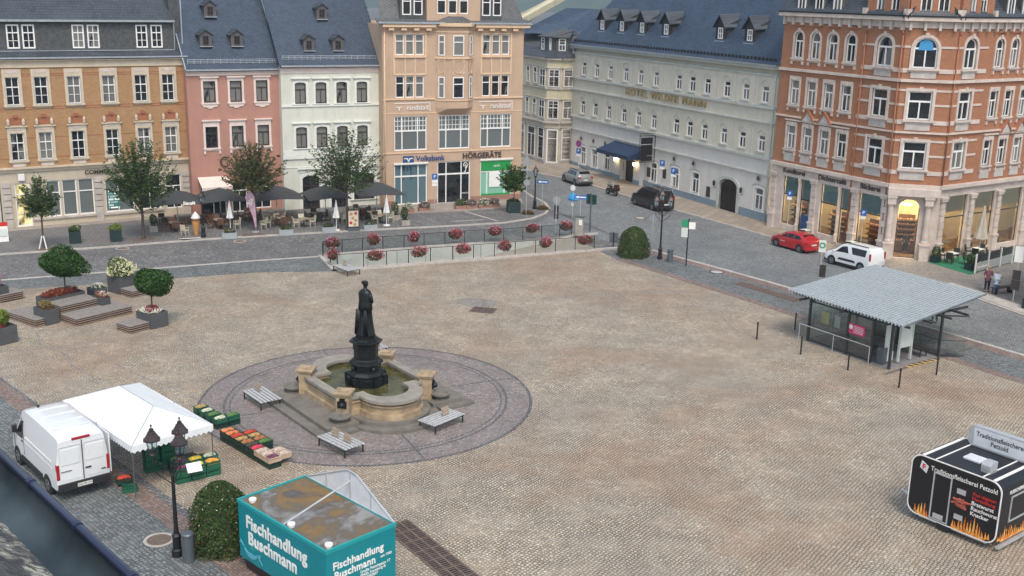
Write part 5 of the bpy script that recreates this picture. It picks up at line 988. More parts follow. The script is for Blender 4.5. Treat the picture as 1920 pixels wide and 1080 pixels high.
def cone_bush(loc, r, h, seed, label):
    t = thing('flower_pyramid', label, 'bush', (*loc, .012)); rd = random.Random(seed); lf = MB(); fl = MB(); fr = MB()
    def pt(z, o=0):
        k = (1-((z/h)**3.2))**.62*.98+.02; a = rd.uniform(0, 6.283); q = r*k*(1+.07*math.sin(a*5+z*3)+.05*math.sin(a*9-z*6))*rd.uniform(.84, 1.05)+o; return Vector((q*math.cos(a), q*math.sin(a), z)), Vector((math.cos(a), math.sin(a), .3))
    for i in range(9000): p, d = pt(h*(1-rd.random()**1.25)); leaf(lf, p, rd.uniform(.035, .075), rd, d)
    for i in range(120): p, d = pt(h*rd.random()**.8, .03); leaf(fl, p, .04, rd, d); leaf(fl, p, .035, rd, d)
    for i in range(900): p, d = pt(h*rd.random()**1.3, .0); leaf(fr, p, .04, rd, d)
    lf.lathe([(r*.8*((1-((z/h)**3.2))**.62), z) for z in [h*i/8*.97 for i in range(9)]], n=14); lf.o('foliage', 'leaf_dark', t); fl.o('white_blossoms', 'flower_white', t); fr.o('red_blossoms', 'flower_bronze', t)
cone_bush((-10.45, 36.75), 1.12, 2.6, 2, 'large flowering bush cone with white blossoms beside the teal trailer'); cone_bush((9.5, 84.9), 1.22, 2.35, 3, 'large flowering bush cone at the right end of the ramp railing')
# ---------------------------------------------------------------- ramp railing with flower boxes
def railing(pts, h, label, inf=1):
    t = thing('glass_railing', label, 'railing', (0, 0, 0))
    for p in pts: b = MB(); b.bc(p[0], p[1], .1, .07, .07, h); b.o('post', 'dark_metal', t)
    for p, q in zip(pts, pts[1:]):
        d = (Vector(q)-Vector(p)); L = d.length; d.normalize(); a = Vector(p)+d*.08; c = Vector(q)-d*.08; n = Vector((-d.y, d.x))*.008
        b = MB(); b.add([(a.x-n.x, a.y-n.y, .18), (c.x-n.x, c.y-n.y, .18), (c.x-n.x, c.y-n.y, h), (a.x-n.x, a.y-n.y, h)], [(0, 1, 2, 3)]); b.o('glass_panel', 'clear_glass', t)
    b = MB(); b.tube([(x, y, h+.08) for x, y in pts], .028, 6); b.o('handrail', 'dark_metal', t); return t
FR = [(-14.5, 82.2), (-13.6, 80.2), (-12.8, 78.5), (-10.97, 79.15), (-9.37, 79.94), (-7.8, 80.65), (-6.2, 81.33), (-4.6, 82.02), (-3.01, 82.71), (-1.42, 83.4), (.18, 84.12), (1.78, 84.85), (3.37, 85.5), (4.96, 86.16), (6.54, 86.85)]
RR_ = [(-14.55, 82.75), (-13.2, 83.4), (-11.73, 84.11), (-10.23, 84.9), (-8.63, 85.57), (-7.11, 86.35), (-5.49, 87.0), (-3.93, 87.7), (-2.35, 88.25), (-.77, 88.85), (.79, 89.55), (2.36, 90.28), (3.9, 91.0), (4.92, 91.7)]
railing(FR, 1.05, 'front glass railing of the ramp with dark posts and hanging flower boxes'); railing(RR_, 1.05, 'rear glass railing of the ramp next to the street')
def flowerbox(x, y, rz, seed, label, wht=.15, grp='flower boxes hung on the ramp railings'):
    t = thing('flower_box', label, 'flower box', (x, y, .95), rz, grp); b = MB(); b.box(-.5, -.16, -.1, .5, .16, .12); b.o('trough', 'planter_grey', t)
    kx = random.Random(seed).uniform(.8, 1.15); foliage(.1*(kx-1), 0, -.06, .62*kx, .4, .4, 640, .075, seed, shell=.3).o('leaves', 'leaf_dark', t); foliage(0, 0, .0, .68*kx, .42, .42/kx, 480, .068, seed+50, shell=.35).o('blossoms', 'flower_red', t); foliage(0, 0, .05, .7, .45, .42, 110, .06, seed+90).o('pale_blossoms', 'flower_pink', t)
ordn = ['first', 'second', 'third', 'fourth', 'fifth', 'sixth', 'seventh']
for i, x in enumerate([-10.15, -7.0, -3.8, -.62, 2.58, 5.75]): flowerbox(x, 78.9+(x+11.3)*.43, R(23), 10+i, 'box of bright red and pink flowers, %s from the left on the front ramp railing' % ordn[i])
flowerbox(-13.3, 79.5, R(-65), 20, 'box of bright red flowers on the short left side of the ramp railing')
for i, x in enumerate([-13.9, -10.9, -7.9, -4.7, -1.5, 1.6, 4.4]): flowerbox(x, 84.2+(x+11.73)*.458, R(24), 30+i, 'box of dull red flowers, %s from the left on the rear ramp railing' % ordn[i])
# ---------------------------------------------------------------- street lamps
def lantern(b, gl, x, y, z, s=1.):
    b.lathe([(.05*s, z), (.16*s, z+.05*s), (.13*s, z+.1*s), (.17*s, z+.12*s), (.17*s, z+.15*s)], x, y, 8)
    for k in range(6): a = k*math.pi/3; b.cyl((x+.13*s*math.cos(a), y+.13*s*math.sin(a), z+.13*s), (x+.22*s*math.cos(a), y+.22*s*math.sin(a), z+.6*s), .012*s, n=4)
    b.lathe([(.34*s, z+.62*s), (.33*s, z+.58*s), (.24*s, z+.72*s), (.16*s, z+.84*s), (.17*s, z+.86*s), (.1*s, z+.92*s), (.09*s, z+1.0*s), (.02*s, z+1.05*s), (.02*s, z+1.1*s), (.05*s, z+1.12*s), (.001, z+1.2*s)], x, y, 6)
    gl.lathe([(.125*s, z+.14*s), (.21*s, z+.6*s)], x, y, 6, cap=False)
def post_profile(h): return [(.2, 0), (.2, .25), (.15, .3), (.15, .75), (.18, .8), (.1, .9), (.075, 1.2), (.06, h-.4), (.09, h-.38), (.06, h-.3), (.05, h)]
def lamp3(loc, h, label, rz):
    t = thing('street_lamp', label, 'street lamp', (*loc, .012), rz); b = MB(); b.lathe(post_profile(h-1.9), n=12); b.o('post', 'iron', t, smooth=False)
    for k in range(3):
        a = R(90+k*120); r = .62 if k else .0; r = .62; c, s = math.cos(a), math.sin(a); b = MB(); gl = MB(); z0 = h-1.9; zz = z0+.48
        P = [(c*r*q, s*r*q, z0-.25+.65*q*q) for q in (0, .25, .5, .75, 1)]; b.tube(P, .022, 5); b.tube([(c*r*q, s*r*q, z0-.75+.55*q) for q in (0, .5, 1)]+[(c*r, s*r, z0+.4)], .018, 5); b.lathe([(.08, 0), (.08, .02)], c*r*.6, s*r*.6, 8) if 0 else None
        for q in (.35, .6, .85): b.ball((c*r*q, s*r*q, z0-.2+.45*q), .05, 6, 4)
        o = b.o('scroll_arm', 'iron', t); l = MB(); z1 = z0+.42+(.28 if k == 0 and loc[1] > 60 else 0); l.cyl((c*r, s*r, z0+.35), (c*r, s*r, z1), .03, n=6); lantern(l, gl, c*r, s*r, z1, .98); lo = l.o('lantern', 'lamp_metal', t); gl.o('lantern_glass', 'clear_glass', lo)
def lamp1(loc, h, label):
    t = thing('street_lamp', label, 'street lamp', (*loc, .104)); b = MB(); b.lathe(post_profile(h-1.1), n=12); b.o('post', 'iron', t); l = MB(); gl = MB(); lantern(l, gl, 0, 0, h-1.15, .98); o = l.o('lantern', 'lamp_metal', t); gl.o('lantern_glass', 'clear_glass', o)
mat('lamp_metal', (.06, .045, .045), .45, .5, var=.2)
lamp3((-11.88, 36.08), 5.45, 'black three lantern street lamp in front of the market tent', R(-15)); lamp3((11.48, 84.06), 5.6, 'black three lantern street lamp beside the bush cone by the road', R(0)); lamp1((1.98, 103.04), 4.15, 'black single lantern street lamp on the corner of the peach bank'); lamp1((-25.19, 87.9), 3.9, 'slim lamp post beside the ice cream sculpture on the terrace')
def bin_(loc, h, label, r=.22):
    t = thing('litter_bin', label, 'litter bin', (*loc, .012)); b = MB(); b.cyl((0, 0, 0), (0, 0, h-.14), r, n=18); b.o('drum', 'bin_metal', t); b = MB(); b.lathe([(r*1.04, h-.12), (r*1.04, h-.04), (r*.9, h), (.001, h+.01)], n=18); b.box(-.04, -.04, h-.16, .04, .04, h-.1); b.o('lid', 'bin_metal', t)
mat('bin_metal', (.13, .15, .17), .45, .5, var=.12)
bin_((-11.36, 35.7), 1.12, 'grey cylindrical litter bin beside the near bush cone'); bin_((12.15, 83.2), 1.0, 'grey cylindrical litter bin right of the far bush cone')
# ---------------------------------------------------------------- street trees
def tree(loc, cz, rx, rz_, trunk, seed, lm, label, nt=150, lpt=36, leafs=.125, r0=.13, up=.35, z0=.1):
    t = thing('street_tree', label, 'tree', (*loc, z0)); rd = random.Random(seed); b = MB(); lf = MB(); cz -= z0; trunk -= z0
    b.cyl((0, 0, 0), (.05, .0, trunk), r0, r0*.75, 9); b.cyl((.05, 0, trunk), (0, .0, cz+rz_*.5), r0*.7, .02, 7)
    for k in range(nt):
        th = rd.uniform(0, 6.283); ph = rd.uniform(-.62, 1.45); d = Vector((math.cos(th)*math.cos(ph), math.sin(th)*math.cos(ph), math.sin(ph))); sp = rd.uniform(.82, 1.1)
        e = Vector((d.x*rx*sp, d.y*rx*sp, cz+d.z*rz_*sp)); s = Vector((d.x*.08, d.y*.08, trunk+(cz+rz_*.3-trunk)*rd.random()*.8)); m_ = s.lerp(e, .5)-Vector((0, 0, .12*rx)); e.z += .12*rx*up
        if k < 60: b.cyl(s, m_, .035, .022, 4, cap=False); b.cyl(m_, e, .022, .006, 4, cap=False)
        else: b.cyl(m_, e, .014, .005, 3, cap=False)
        for j in range(lpt):
            q = rd.random()**.75*.95+.1; p = (s.lerp(m_, q*2) if q < .5 else m_.lerp(e, (q-.5)*2)) if q > .25 else m_.lerp(e, q)
            p = p+Vector((rd.gauss(0, .11), rd.gauss(0, .11), rd.gauss(0, .06)))*(1.25-q*.6); leaf(lf, p, leafs*rd.uniform(.6, 1.2), rd, Vector((0, 0, 1)))
    b.o('trunk', 'bark', t); lf.o('crown', lm, t); return t
tree((-36.05, 82.7), 3.75, 1.45, 1.9, 2.4, 11, 'leaf_dark', 'small slim street tree standing before the bank entrance at far left', nt=85, lpt=32, r0=.08)
tree((-29.65, 86.6), 5.1, 2.75, 2.55, 2.1, 12, 'leaf_dark', 'dark green street tree left of the terrace parasols', nt=170, lpt=44, r0=.14)
tree((-21.6, 90.7), 5.0, 2.65, 2.35, 2.9, 13, 'leaf_brown', 'street tree with brownish leaves in front of the pink house', nt=160, lpt=36, r0=.14)
tree((-14.1, 91.75), 5.6, 3.1, 2.6, 3.0, 14, 'leaf_dark', 'open crowned street tree in front of the mint house', nt=165, lpt=34, r0=.12)
foliage(0, 0, 0, 1, 1, 1, 1, 1)
# ---------------------------------------------------------------- big things on the square
mat('teal_paint', (.0, .21, .25), .4, var=.06); mat('roof_skin', (.3, .31, .3), .5, .3, var=.3); mat('frame_alu', (.55, .57, .6), .4, .5, var=.1); mat('sheet_white', (.62, .64, .68), .5, var=.08)
g = N('grimy_roof'); o = g.obj(); f = g.noise(o, .55, 5, .6, .5); c = g.ramp(f, [(.36, (.26, .26, .26)), (.45, (.12, .1, .08)), (.55, (.22, .13, .035)), (.63, (.08, .07, .07)), (.72, (.13, .12, .12))]); f2 = g.noise(o, 5, 6, .7); c = g.mix(g.ramp(f2, [(.55, 0.), (.8, .4)]), c, (.28, .26, .23)); g.base(c); g.rough(.42)
def fish():
    A = (-9.44, 35.41); a = R(-44.3); L, W, H = 5.17, 2.87, 2.6; t = thing('sales_trailer', 'teal fish sales trailer with white lettering and stained flat roof', 'trailer', (*A, .012), a)
    b = MB(); b.box(0, 0, .42, L, W, H-.05); b.o('body', 'teal_paint', t, bevel=.03); b = MB(); b.box(.05, .05, H-.06, L-.05, W-.05, H-.02); b.o('roof', 'grimy_roof', t)
    b = MB(); 
    for q in ((-.02, -.02, L+.02, .06), (-.02, W-.06, L+.02, W+.02), (-.02, .06, .06, W-.06), (L-.06, .06, L+.02, W-.06)): b.box(q[0], q[1], H-.1, q[2], q[3], H+.03)
    b.o('roof_edge', 'teal_trim', t)
    b = MB(); b.T = Matrix.Translation((0, W-.02, H)); X = 2.75; P = [(.1, .03), (L-.05, .03), (X+.35, 1.08), (X-.2, 1.1)]
    b.prismy(P, 0, .04); o = b.o('raised_flap', 'sheet_white', t); b = MB(); b.T = Matrix.Translation((0, W-.02, H))
    for p, q in zip(P, P[1:]+P[:1]): b.cyl((p[0], 0, p[1]), (q[0], 0, q[1]), .035, n=6)
    for x, z in ((1.35, .6), (X, 1.05), (3.9, .68)): b.cyl((x, -.01, .03), (x, -.01, z), .03, n=6)
    b.o('flap_frame', 'frame_alu', t); b = MB(); b.cyl((2.75, .05, H+.05), (2.75, W-.05, H+.75), .035, n=8); b.o('support_bar', 'frame_alu', t)
    for x, y in ((.5, .3), (2.95, .22), (4.95, .28)): b = MB(); b.lathe([(.11, H-.02), (.11, H+.05), (.14, H+.06), (.13, H+.12), (.05, H+.15), (.001, H+.15)], x, y, 14); b.o('roof_vent', 'white_paint', t)
    k = MB(); k.box(.3, .05, .1, L-.3, W-.05, .42); k.o('chassis', 'black_paint', t)
    for x in (2.3, 3.1): 
        for y in (.02, W-.2): b = MB(); b.cyl((x, y, .34), (x, y+.18, .34), .33, n=20); b.o('wheel', 'tyre', t)
    text('Fischhandlung', .66, 'white_paint', t, (.5, -.005, 1.94), align='LEFT', bold=.018, name='side_lettering', sx=.93, sp=1.05); text('Buschmann', .66, 'white_paint', t, (.6, -.005, 1.34), align='LEFT', bold=.018, name='side_lettering', sx=.93, sp=1.05); text('seit 1983', .2, 'white_paint', t, (4.15, -.005, 1.12), align='LEFT', name='side_lettering')
    e = D.objects.new('end_panel', None); COL.objects.link(e); e.parent = t; e.location = (L, 0, 0); e.rotation_euler = (0, 0, R(90))
    text('Fischhandlung', .38, 'white_paint', e, (.25, -.005, 1.95), align='LEFT', bold=.009, name='end_lettering', sx=.93, sp=1.05); text('Buschmann', .38, 'white_paint', e, (.3, -.005, 1.6), align='LEFT', bold=.009, name='end_lettering', sx=.93, sp=1.05); text('seit 1983', .13, 'white_paint', e, (2.2, -.005, 1.62), align='LEFT', name='end_lettering'); text('Große Fleischgasse 17\n09456 Annaberg-B.\n03733/22007', .14, 'white_paint', e, (1.35, -.005, 1.22), align='LEFT', name='end_lettering')
    # fish emblem
    b = MB(); n = 10; P = [(.75+.42*math.cos(math.pi+math.pi*i/n), .9+.3*math.sin(math.pi+math.pi*i/n)) for i in range(n+1)]; b.prismy(P+[(.95, .78), (.55, .78)], -.02, 0); b.prismy([(.3, .92), (.1, 1.12), (.02, .98), (.16, 1.02)], -.02, 0); b.prismy([(1.15, .85), (1.4, 1.0), (1.3, .75), (1.45, .6)], -.02, 0); b.o('fish_emblem', 'emblem_blue', t)
    b = MB(); b.box(.7, -.012, .95, .95, 0, 1.3); b.box(1.2, -.008, .42, 1.22, 0, 1.0); b.o('hatch', 'teal_trim', t)
mat('teal_trim', (.01, .3, .31), .35, var=.05); mat('tyre', (.015, .015, .016), .8, var=.2); mat('emblem_blue', (.1, .38, .5), .4, var=0)
fish()
def rrect(w, h, r, n=6, x0=0, z0=0):
    P = []
    for cx, cz, a0 in ((w-r, r, -90), (w-r, h-r, 0), (r, h-r, 90), (r, r, 180)):
        for i in range(n+1): a = R(a0+90*i/n); P.append((x0+cx+r*math.cos(a), z0+cz+r*math.sin(a)))
    return P
mat('petz_black', (.006, .006, .01), .4, var=.1); mat('red_letter', (.55, .03, .02), .5, var=0); mat('sausage', (.38, .09, .06), .5, var=.4, vs=6)
g = N('flames'); g.base(g.ramp(g.noise(g.map(g.obj(), scale=(1, 1, .5)), 7, 5, .7, 1.2), [(.4, (.5, .1, .01)), (.55, (.8, .35, .06)), (.7, (.9, .7, .3))])); g.rough(.4)
def petz():
    A = (15.95, 40.5); a = R(-51.6); L, H, W = 3.72, 2.48, 3.0; t = thing('butcher_trailer', 'black butcher sales trailer with rounded corners, flames and white roof sign', 'trailer', (*A, .32), a)
    b = MB(); b.prismy(rrect(L, H, .42), 0, W); b.o('body', 'petz_black', t); 
    for y in (-.015, W-.02): b = MB(); I = rrect(L, H, .42); O = [(L/2+(x-L/2)*1.008, H/2+(z-H/2)*1.012) for x, z in I]; b.T = Matrix.Translation((0, y, 0)); b.ring([(L/2+(x-L/2)*.986, H/2+(z-H/2)*.98) for x, z in I], O, 0, .02, .035); b.o('white_piping', 'white_paint', t)
    for x in (.42, .95, 2.9, 3.35):
        b = MB(); w = .12 if x in (.42, 3.35) else .05; b.box(x-w/2, .05, H-.01, x+w/2, W-.05, H+.025); b.o('roof_strip', 'white_paint', t)
    b = MB(); b.T = Matrix.Translation((.8, W-.5, H+.02)); b.prismy(rrect(2.7, .85, .3), 0, .3); s_ = b.o('roof_sign', 'frame_alu', t); b = MB(); b.box(1.05, W-.515, H+.09, 3.25, W-.5, H+.8); b.o('sign_panel', 'sheet_white', s_)
    text('Traditionsfleischerei\nPetzold', .27, 'sign_dark', s_, (2.15, W-.52, H+.45), name='sign_lettering', ext=.003, bold=.003, sx=.9)
    b = MB(); b.box(1.5, 1.0, H, 2.2, 1.6, H+.1); b.o('roof_hatch', 'sheet_white', t, bevel=.03); b = MB(); b.bc(2.75, .7, H, .4, .45, .14); b.prismx([(.45, H+.14), (.95, H+.14), (.95, H+.4), (.6, H+.42), (.45, H+.3)], 2.56, 2.94); b.o('extractor_hood', 'frame_alu', t)
    text('Traditionsfleischerei Petzold', .27, 'white_paint', t, (2.2, -.02, 2.1), name='side_lettering', ext=.004, bold=.002, sx=.84, sp=1.04); text('Aus eigener\nHerstellung', .2, 'red_letter', t, (2.62, -.02, 1.62), align='LEFT', name='side_lettering', ext=.004, bold=.002); text('Bratwurst\nRauchwurst\nKnacker', .22, 'white_paint', t, (2.62, -.02, 1.12), align='LEFT', name='side_lettering', ext=.004, bold=.003)
    b = MB(); b.prismy([(.42, 2.28), (.72, 2.12), (.66, 1.82), (.36, 1.98)][::-1], -.02, 0); em = b.o('emblem', 'sheet_white', t); text('F', .3, 'red_letter', em, (.54, -.03, 2.05), name='emblem_letter', ext=.004, bold=.01)
    b = MB(); b.ring([(x+.98, z+.06) for x, z in outline(.78, 1.95, off=-.05)], [(x+.98, z+.06) for x, z in outline(.78, 1.95)], -.03, 0, 0); d = b.o('door', 'frame_alu', t); b = MB(); b.box(1.14, -.035, .14, 1.56, -.005, .34); b.o('door_step', 'frame_alu', d)
    for z in (1.5, .45): b = MB(); b.box(2.0, -.03, z, 2.35, 0, z+.2); b.o('vent_grille', 'frame_alu', t)
    rd = random.Random(5); b = MB()
    for k in range(9): x, z, q = 2.0+rd.uniform(0, .45), 1.0+rd.uniform(0, .3), rd.uniform(-.5, .5); b.cyl((x-.2*math.cos(q), -.02, z-.12*math.sin(q)-.02), (x+.2*math.cos(q), -.03, z+.12*math.sin(q)), .045, n=6)
    b.o('sausage_picture', 'sausage', t)
    def flame(x0, x1, n, hh, seed, e, y):
        rd = random.Random(seed); P = [(x1, .13 if 1 else 0), (x0, .13)]; up = []
        for i in range(n): x = x0+(x1-x0)*(i+.5)/n; k = math.sin(math.pi*(i+.5)/n)*.8+.25; up += [(x-(x1-x0)/n*.45, .16+.05*k), (x+rd.uniform(-.03, .03), .16+hh*k*rd.uniform(.5, 1.1))]
        for (xa, za), (xb, zb), (xc, zc) in [(up[i], up[i+1], up[i+2] if i+2 < len(up) else (x1, .14)) for i in range(0, len(up)-1, 2)]:
            b = MB(); b.prismy([(xa, .03+ .1*(xa < .35 or xa > L-.35)), (xc, .03+.1*(xc < .35 or xc > L-.35)), (xb, zb)], y, y+.012); b.o('flame_picture', 'flames', e)
    flame(.3, .95, 5, .5, 1, t, -.012); flame(1.9, 3.5, 13, .62, 2, t, -.012)
    e = D.objects.new('end_panel', None); COL.objects.link(e); e.parent = t; e.location = (L, 0, 0); e.rotation_euler = (0, 0, R(90)); flame(.1, 1.6, 10, .5, 3, e, -.012); flame(1.6, 2.9, 8, .5, 4, e, -.012)
    b = MB(); b.ring([(x+.75, z+.75) for x, z in outline(1.9, 1.05, off=-.05)], [(x+.75, z+.75) for x, z in outline(1.9, 1.05)], -.04, 0, 0); b.o('serving_hatch', 'frame_alu', e); text('FLEISCHEREI PETZOLD', .2, 'white_paint', e, (1.6, -.005, 1.98), name='end_lettering', ext=.004, bold=.003)
    b = MB(); b.cyl((.2, W/2-.5, -.05), (-1.1, W/2, -.05), .04, n=6); b.cyl((.2, W/2+.5, -.05), (-1.1, W/2, -.05), .04, n=6); b.cyl((-.5, W/2, -.3), (-.5, W/2, .35), .035, n=8); b.ball((-1.15, W/2, -.02), .07); b.o('drawbar', 'frame_alu', t)
    for x in (1.6,):
        for y in (.02, W-.22): b = MB(); b.cyl((x, y, -.02), (x, y+.2, -.02), .3, n=18); b.o('wheel', 'tyre', t)
    b = MB(); b.box(.5, .1, -.12, L-.4, W-.1, .02); b.box(L-.02, .1, -.15, L+.12, W-.1, -.05); b.o('chassis', 'frame_alu', t)
petz()
# ---- market tent
mat('tarp_white', (.74, .77, .79), .55, var=.05, bump=1., bs=1.6); 
def tent():
    t = thing('market_tent', 'white hipped market tent with scalloped edge beside the van', 'market stall', (-15.95, 44.2, .012), R(-46)); hx, hy, z, zr = 3.35, 1.78, 2.25, 2.95
    b = MB(); C = [(-hx, -hy, z), (hx, -hy, z), (hx, hy, z), (-hx, hy, z)]; P1, P2 = (-1.65, .1, zr), (1.5, .1, zr)
    b.add(C+[P1, P2, (0, -hy, z-.06), (0, hy, z-.04)], [(0, 6, 5, 4), (6, 1, 5), (1, 2, 5), (2, 7, 4, 5), (7, 3, 4), (3, 0, 4)]); b.o('canopy', 'tarp_white', t)
    b = MB(); per = [(C[i], C[(i+1) % 4]) for i in range(4)]
    for p, q in per:
        p, q = Vector(p), Vector(q); L = (q-p).length; n = int(L/.22)
        for k in range(n):
            a, c = p.lerp(q, k/n), p.lerp(q, (k+1)/n); m_ = (a+c)/2; b.add([a, c, c-Vector((0, 0, .24)), m_-Vector((0, 0, .33)), a-Vector((0, 0, .24))], [(0, 1, 2, 3, 4)])
    b.o('valance', 'tarp_white', t)
    for x, y, _ in C+[(0, -hy, 0), (0, hy, 0)]: b = MB(); b.bc(x*.98, y*.98, 0, .035, .035, z); b.o('tent_leg', 'bin_metal', t)
    b = MB(); b.tube([C[0], P1, P2, C[1]], .02, 5); b.tube([C[3], P1], .02, 5); b.tube([C[2], P2], .02, 5); b.o('tent_frame', 'frame_alu', t)
tent()
mat('crate_green', (.01, .1, .055), .5, var=.12); mat('crate_dark', (.008, .035, .025), .5, var=.15); mat('crate_wood', (.5, .38, .27), .75, var=.15)
PR = {'carrot': (.75, .26, .1), 'tomato': (.5, .06, .03), 'potato': (.45, .3, .12), 'dark': (.09, .06, .04), 'radish': (.65, .05, .1), 'lemon': (.85, .6, .08), 'orange': (.85, .35, .05), 'green': (.1, .2, .05), 'white': (.55, .58, .45), 'plum': (.16, .05, .1), 'apple': (.4, .16, .06), 'mushroom': (.55, .45, .38)}
for k_, c_ in PR.items(): mat('veg_'+k_, c_, .5, var=.35, vs=6)
_CR = {}
def crate(loc, rz, label, veg=None, m='crate_green', z=.012, h=.3, heap=.1, big=.055, grp='produce crates on the market stall'):
    key = (veg, m, h)
    sx, sy = .6, .4
    if key not in _CR:
        b = MB(); b.box(-sx/2, -sy/2, 0, sx/2, sy/2, .02)
        for (x0, y0, x1, y1) in ((-sx/2, -sy/2, sx/2, -sy/2+.02), (-sx/2, sy/2-.02, sx/2, sy/2), (-sx/2, -sy/2+.02, -sx/2+.02, sy/2-.02), (sx/2-.02, -sy/2+.02, sx/2, sy/2-.02)):
            if m == 'crate_wood':
                for zz in (.02, h*.4, h*.78): b.box(x0, y0, zz, x1, y1, zz+h*.24)
            else: b.box(x0, y0, .02, x1, y1, h*.62); b.box(x0, y0, h*.74, x1, y1, h)
        for x in (-sx/2+.02, sx/2-.05):
            for y in (-sy/2+.02, sy/2-.05): b.box(x, y, .02, x+.03, y+.03, h)
        if m != 'crate_wood': b.box(-sx/2-.012, -sy/2-.012, h-.03, sx/2+.012, -sy/2, h); b.box(-sx/2-.012, sy/2, h-.03, sx/2+.012, sy/2+.012, h); b.box(-sx/2-.012, -sy/2, h-.03, -sx/2, sy/2, h); b.box(sx/2, -sy/2, h-.03, sx/2+.012, sy/2, h)
        v = MB()
        if veg:
            rd = random.Random(len(_CR)); v.box(-sx/2+.03, -sy/2+.03, .03, sx/2-.03, sy/2-.03, h-.06)
            for i in range(70):
                x, y = rd.uniform(-sx/2+.06, sx/2-.06), rd.uniform(-sy/2+.06, sy/2-.06); zz = h-.05+heap*(1-(2*x/sx)**2)*(1-(2*y/sy)**2)*rd.uniform(.5, 1)
                if veg == 'carrot': a = rd.uniform(-.6, .6); v.cyl((x-.08*math.cos(a), y-.08*math.sin(a), zz), (x+.08*math.cos(a), y+.08*math.sin(a), zz+.01), .024, .01, 5)
                else: v.ball((x, y, zz), big*rd.uniform(.6, 1.), 6, 4)
        _CR[key] = (b.mesh('crate', m), v.mesh('produce', 'veg_'+veg) if veg else None)
    me, vm = _CR[key]; t = thing('produce_crate' if veg else 'empty_crate', label, 'crate', (*loc, z), rz, grp); o = D.objects.new('tub', me); COL.objects.link(o); o.parent = t
    if vm: o = D.objects.new('produce', vm); COL.objects.link(o); o.parent = t
DX, DY = Vector((math.cos(R(-47)), math.sin(R(-47)))), Vector((math.cos(R(43)), math.sin(R(43))))
def row(p0, items, step=.43, base=True, grp='produce crates on the market stall'):
    for i, it in enumerate(items):
        p = Vector(p0)+DX*step*i
        for j, (veg, lab, m) in enumerate(it):
            q = p+DY*.63*j
            if base: crate(tuple(q), R(43), 'base crate under: %s' % lab, None, 'crate_dark', .012, .26, grp='base crates under the produce')
            crate(tuple(q), R(43), lab, veg, m, .272 if base else .012, .22, grp=grp)
row((-12.75, 46.75), [[('carrot', 'first crate of orange carrots at the tent end of the long row', 'crate_dark')], [('carrot', 'second crate of orange carrots in the long row', 'crate_dark')], [('tomato', 'front crate of red produce next to the carrots', 'crate_dark'), ('tomato', 'rear crate of dark red produce next to the carrots', 'crate_dark')], [('potato', 'front crate of yellow potatoes in the long row', 'crate_dark'), ('potato', 'rear crate of yellow potatoes in the long row', 'crate_dark')], [('apple', 'front crate of reddish apples after the potatoes', 'crate_dark'), ('apple', 'rear crate of reddish apples after the potatoes', 'crate_dark')], [('dark', 'front crate of dark produce before the radishes', 'crate_dark'), ('green', 'rear crate of dark green produce before the radishes', 'crate_dark')], [('radish', 'crate of bright red radishes in the long row', 'crate_dark')], [('mushroom', 'first wooden crate with pale mushrooms, next to the radishes', 'crate_wood')], [('mushroom', 'middle wooden crate with pale produce', 'crate_wood')], [('plum', 'last wooden crate at the trailer end of the row', 'crate_wood')]])
for i, k in enumerate((7.6, 8.7)): q = Vector((-12.75, 46.75))+DX*.43*k+DY*.6; crate(tuple(q), R(50), ('tilted wooden crate behind the first wooden crate', 'tilted wooden crate at the far end behind the row')[i], 'mushroom', 'crate_wood', .25, .2)
row((-14.75, 49.55), [[('potato', 'crate of yellow green pears behind the tent corner', 'crate_green')], [('white', 'crate of pale cauliflower behind the tent', 'crate_green')], [('green', 'green crate of leafy lettuce behind the tent', 'crate_green')], [('white', 'crate of white kohlrabi nearest the carrots', 'crate_green'), ('green', 'green crate of herbs at the outer end behind the tent', 'crate_green')]], step=.62)
for z_ in (0, 1):
    for i, (dx_, dy_) in enumerate(((0, 0), (.43, 0), (.9, .05))): q = Vector((-13.5, 42.25))+DY*1.0*0+Vector((math.cos(R(37)), math.sin(R(37))))*(.64*i); crate(tuple(q), R(37), '%s crate of the %s green stack by the near lamp' % (('lower', 'upper')[z_], ('left', 'middle', 'right')[i]), (None, ('plum', 'lemon', 'orange')[i])[z_], 'crate_green', .012+.32*z_, .32)
for i, (v, lab) in enumerate((('plum', 'crate of purple plums left of the lemons'), ('lemon', 'crate of yellow lemons behind the oranges'), ('white', 'crate of pale onions behind the plums'), ('green', 'crate of green vegetables at the tent edge'), ('dark', 'crate of dark figs beside the pale onions'), ('apple', 'crate of ruddy apples below the tent edge'))):
    q = Vector((-13.75, 42.85))+Vector((math.cos(R(37)), math.sin(R(37))))*(.64*(i % 3))+Vector((-math.sin(R(37)), math.cos(R(37))))*(.43*(i//3)); crate(tuple(q), R(37), lab, v, 'crate_green', .42, .22); crate(tuple(q), R(37), 'base crate under: ' + lab, None, 'crate_dark', .012, .4, grp='base crates under the produce')
for k in range(5): crate((-15.1, 43.25), R(40), '%s crate of the tall green stack under the tent' % ('lowest', 'second', 'third', 'fourth', 'top')[k], None, 'crate_green', .012+.3*k, .3)
for k in range(4): crate((-14.5, 43.55), R(40), '%s crate of the shorter green stack under the tent' % ('lowest', 'second', 'third', 'top')[k], None, 'crate_green', .012+.3*k, .3)
crate((-15.75, 41.75), R(25), 'crate of red produce on the ground beside the van rear door', 'tomato', 'crate_dark', .16, .22); crate((-15.35, 41.25), R(20), 'small green crate on the ground in front of the van corner', None, 'crate_green', .012, .24); crate((-15.95, 42.1), R(25), 'flat green crate under the red produce beside the van', None, 'crate_green', .012, .2)
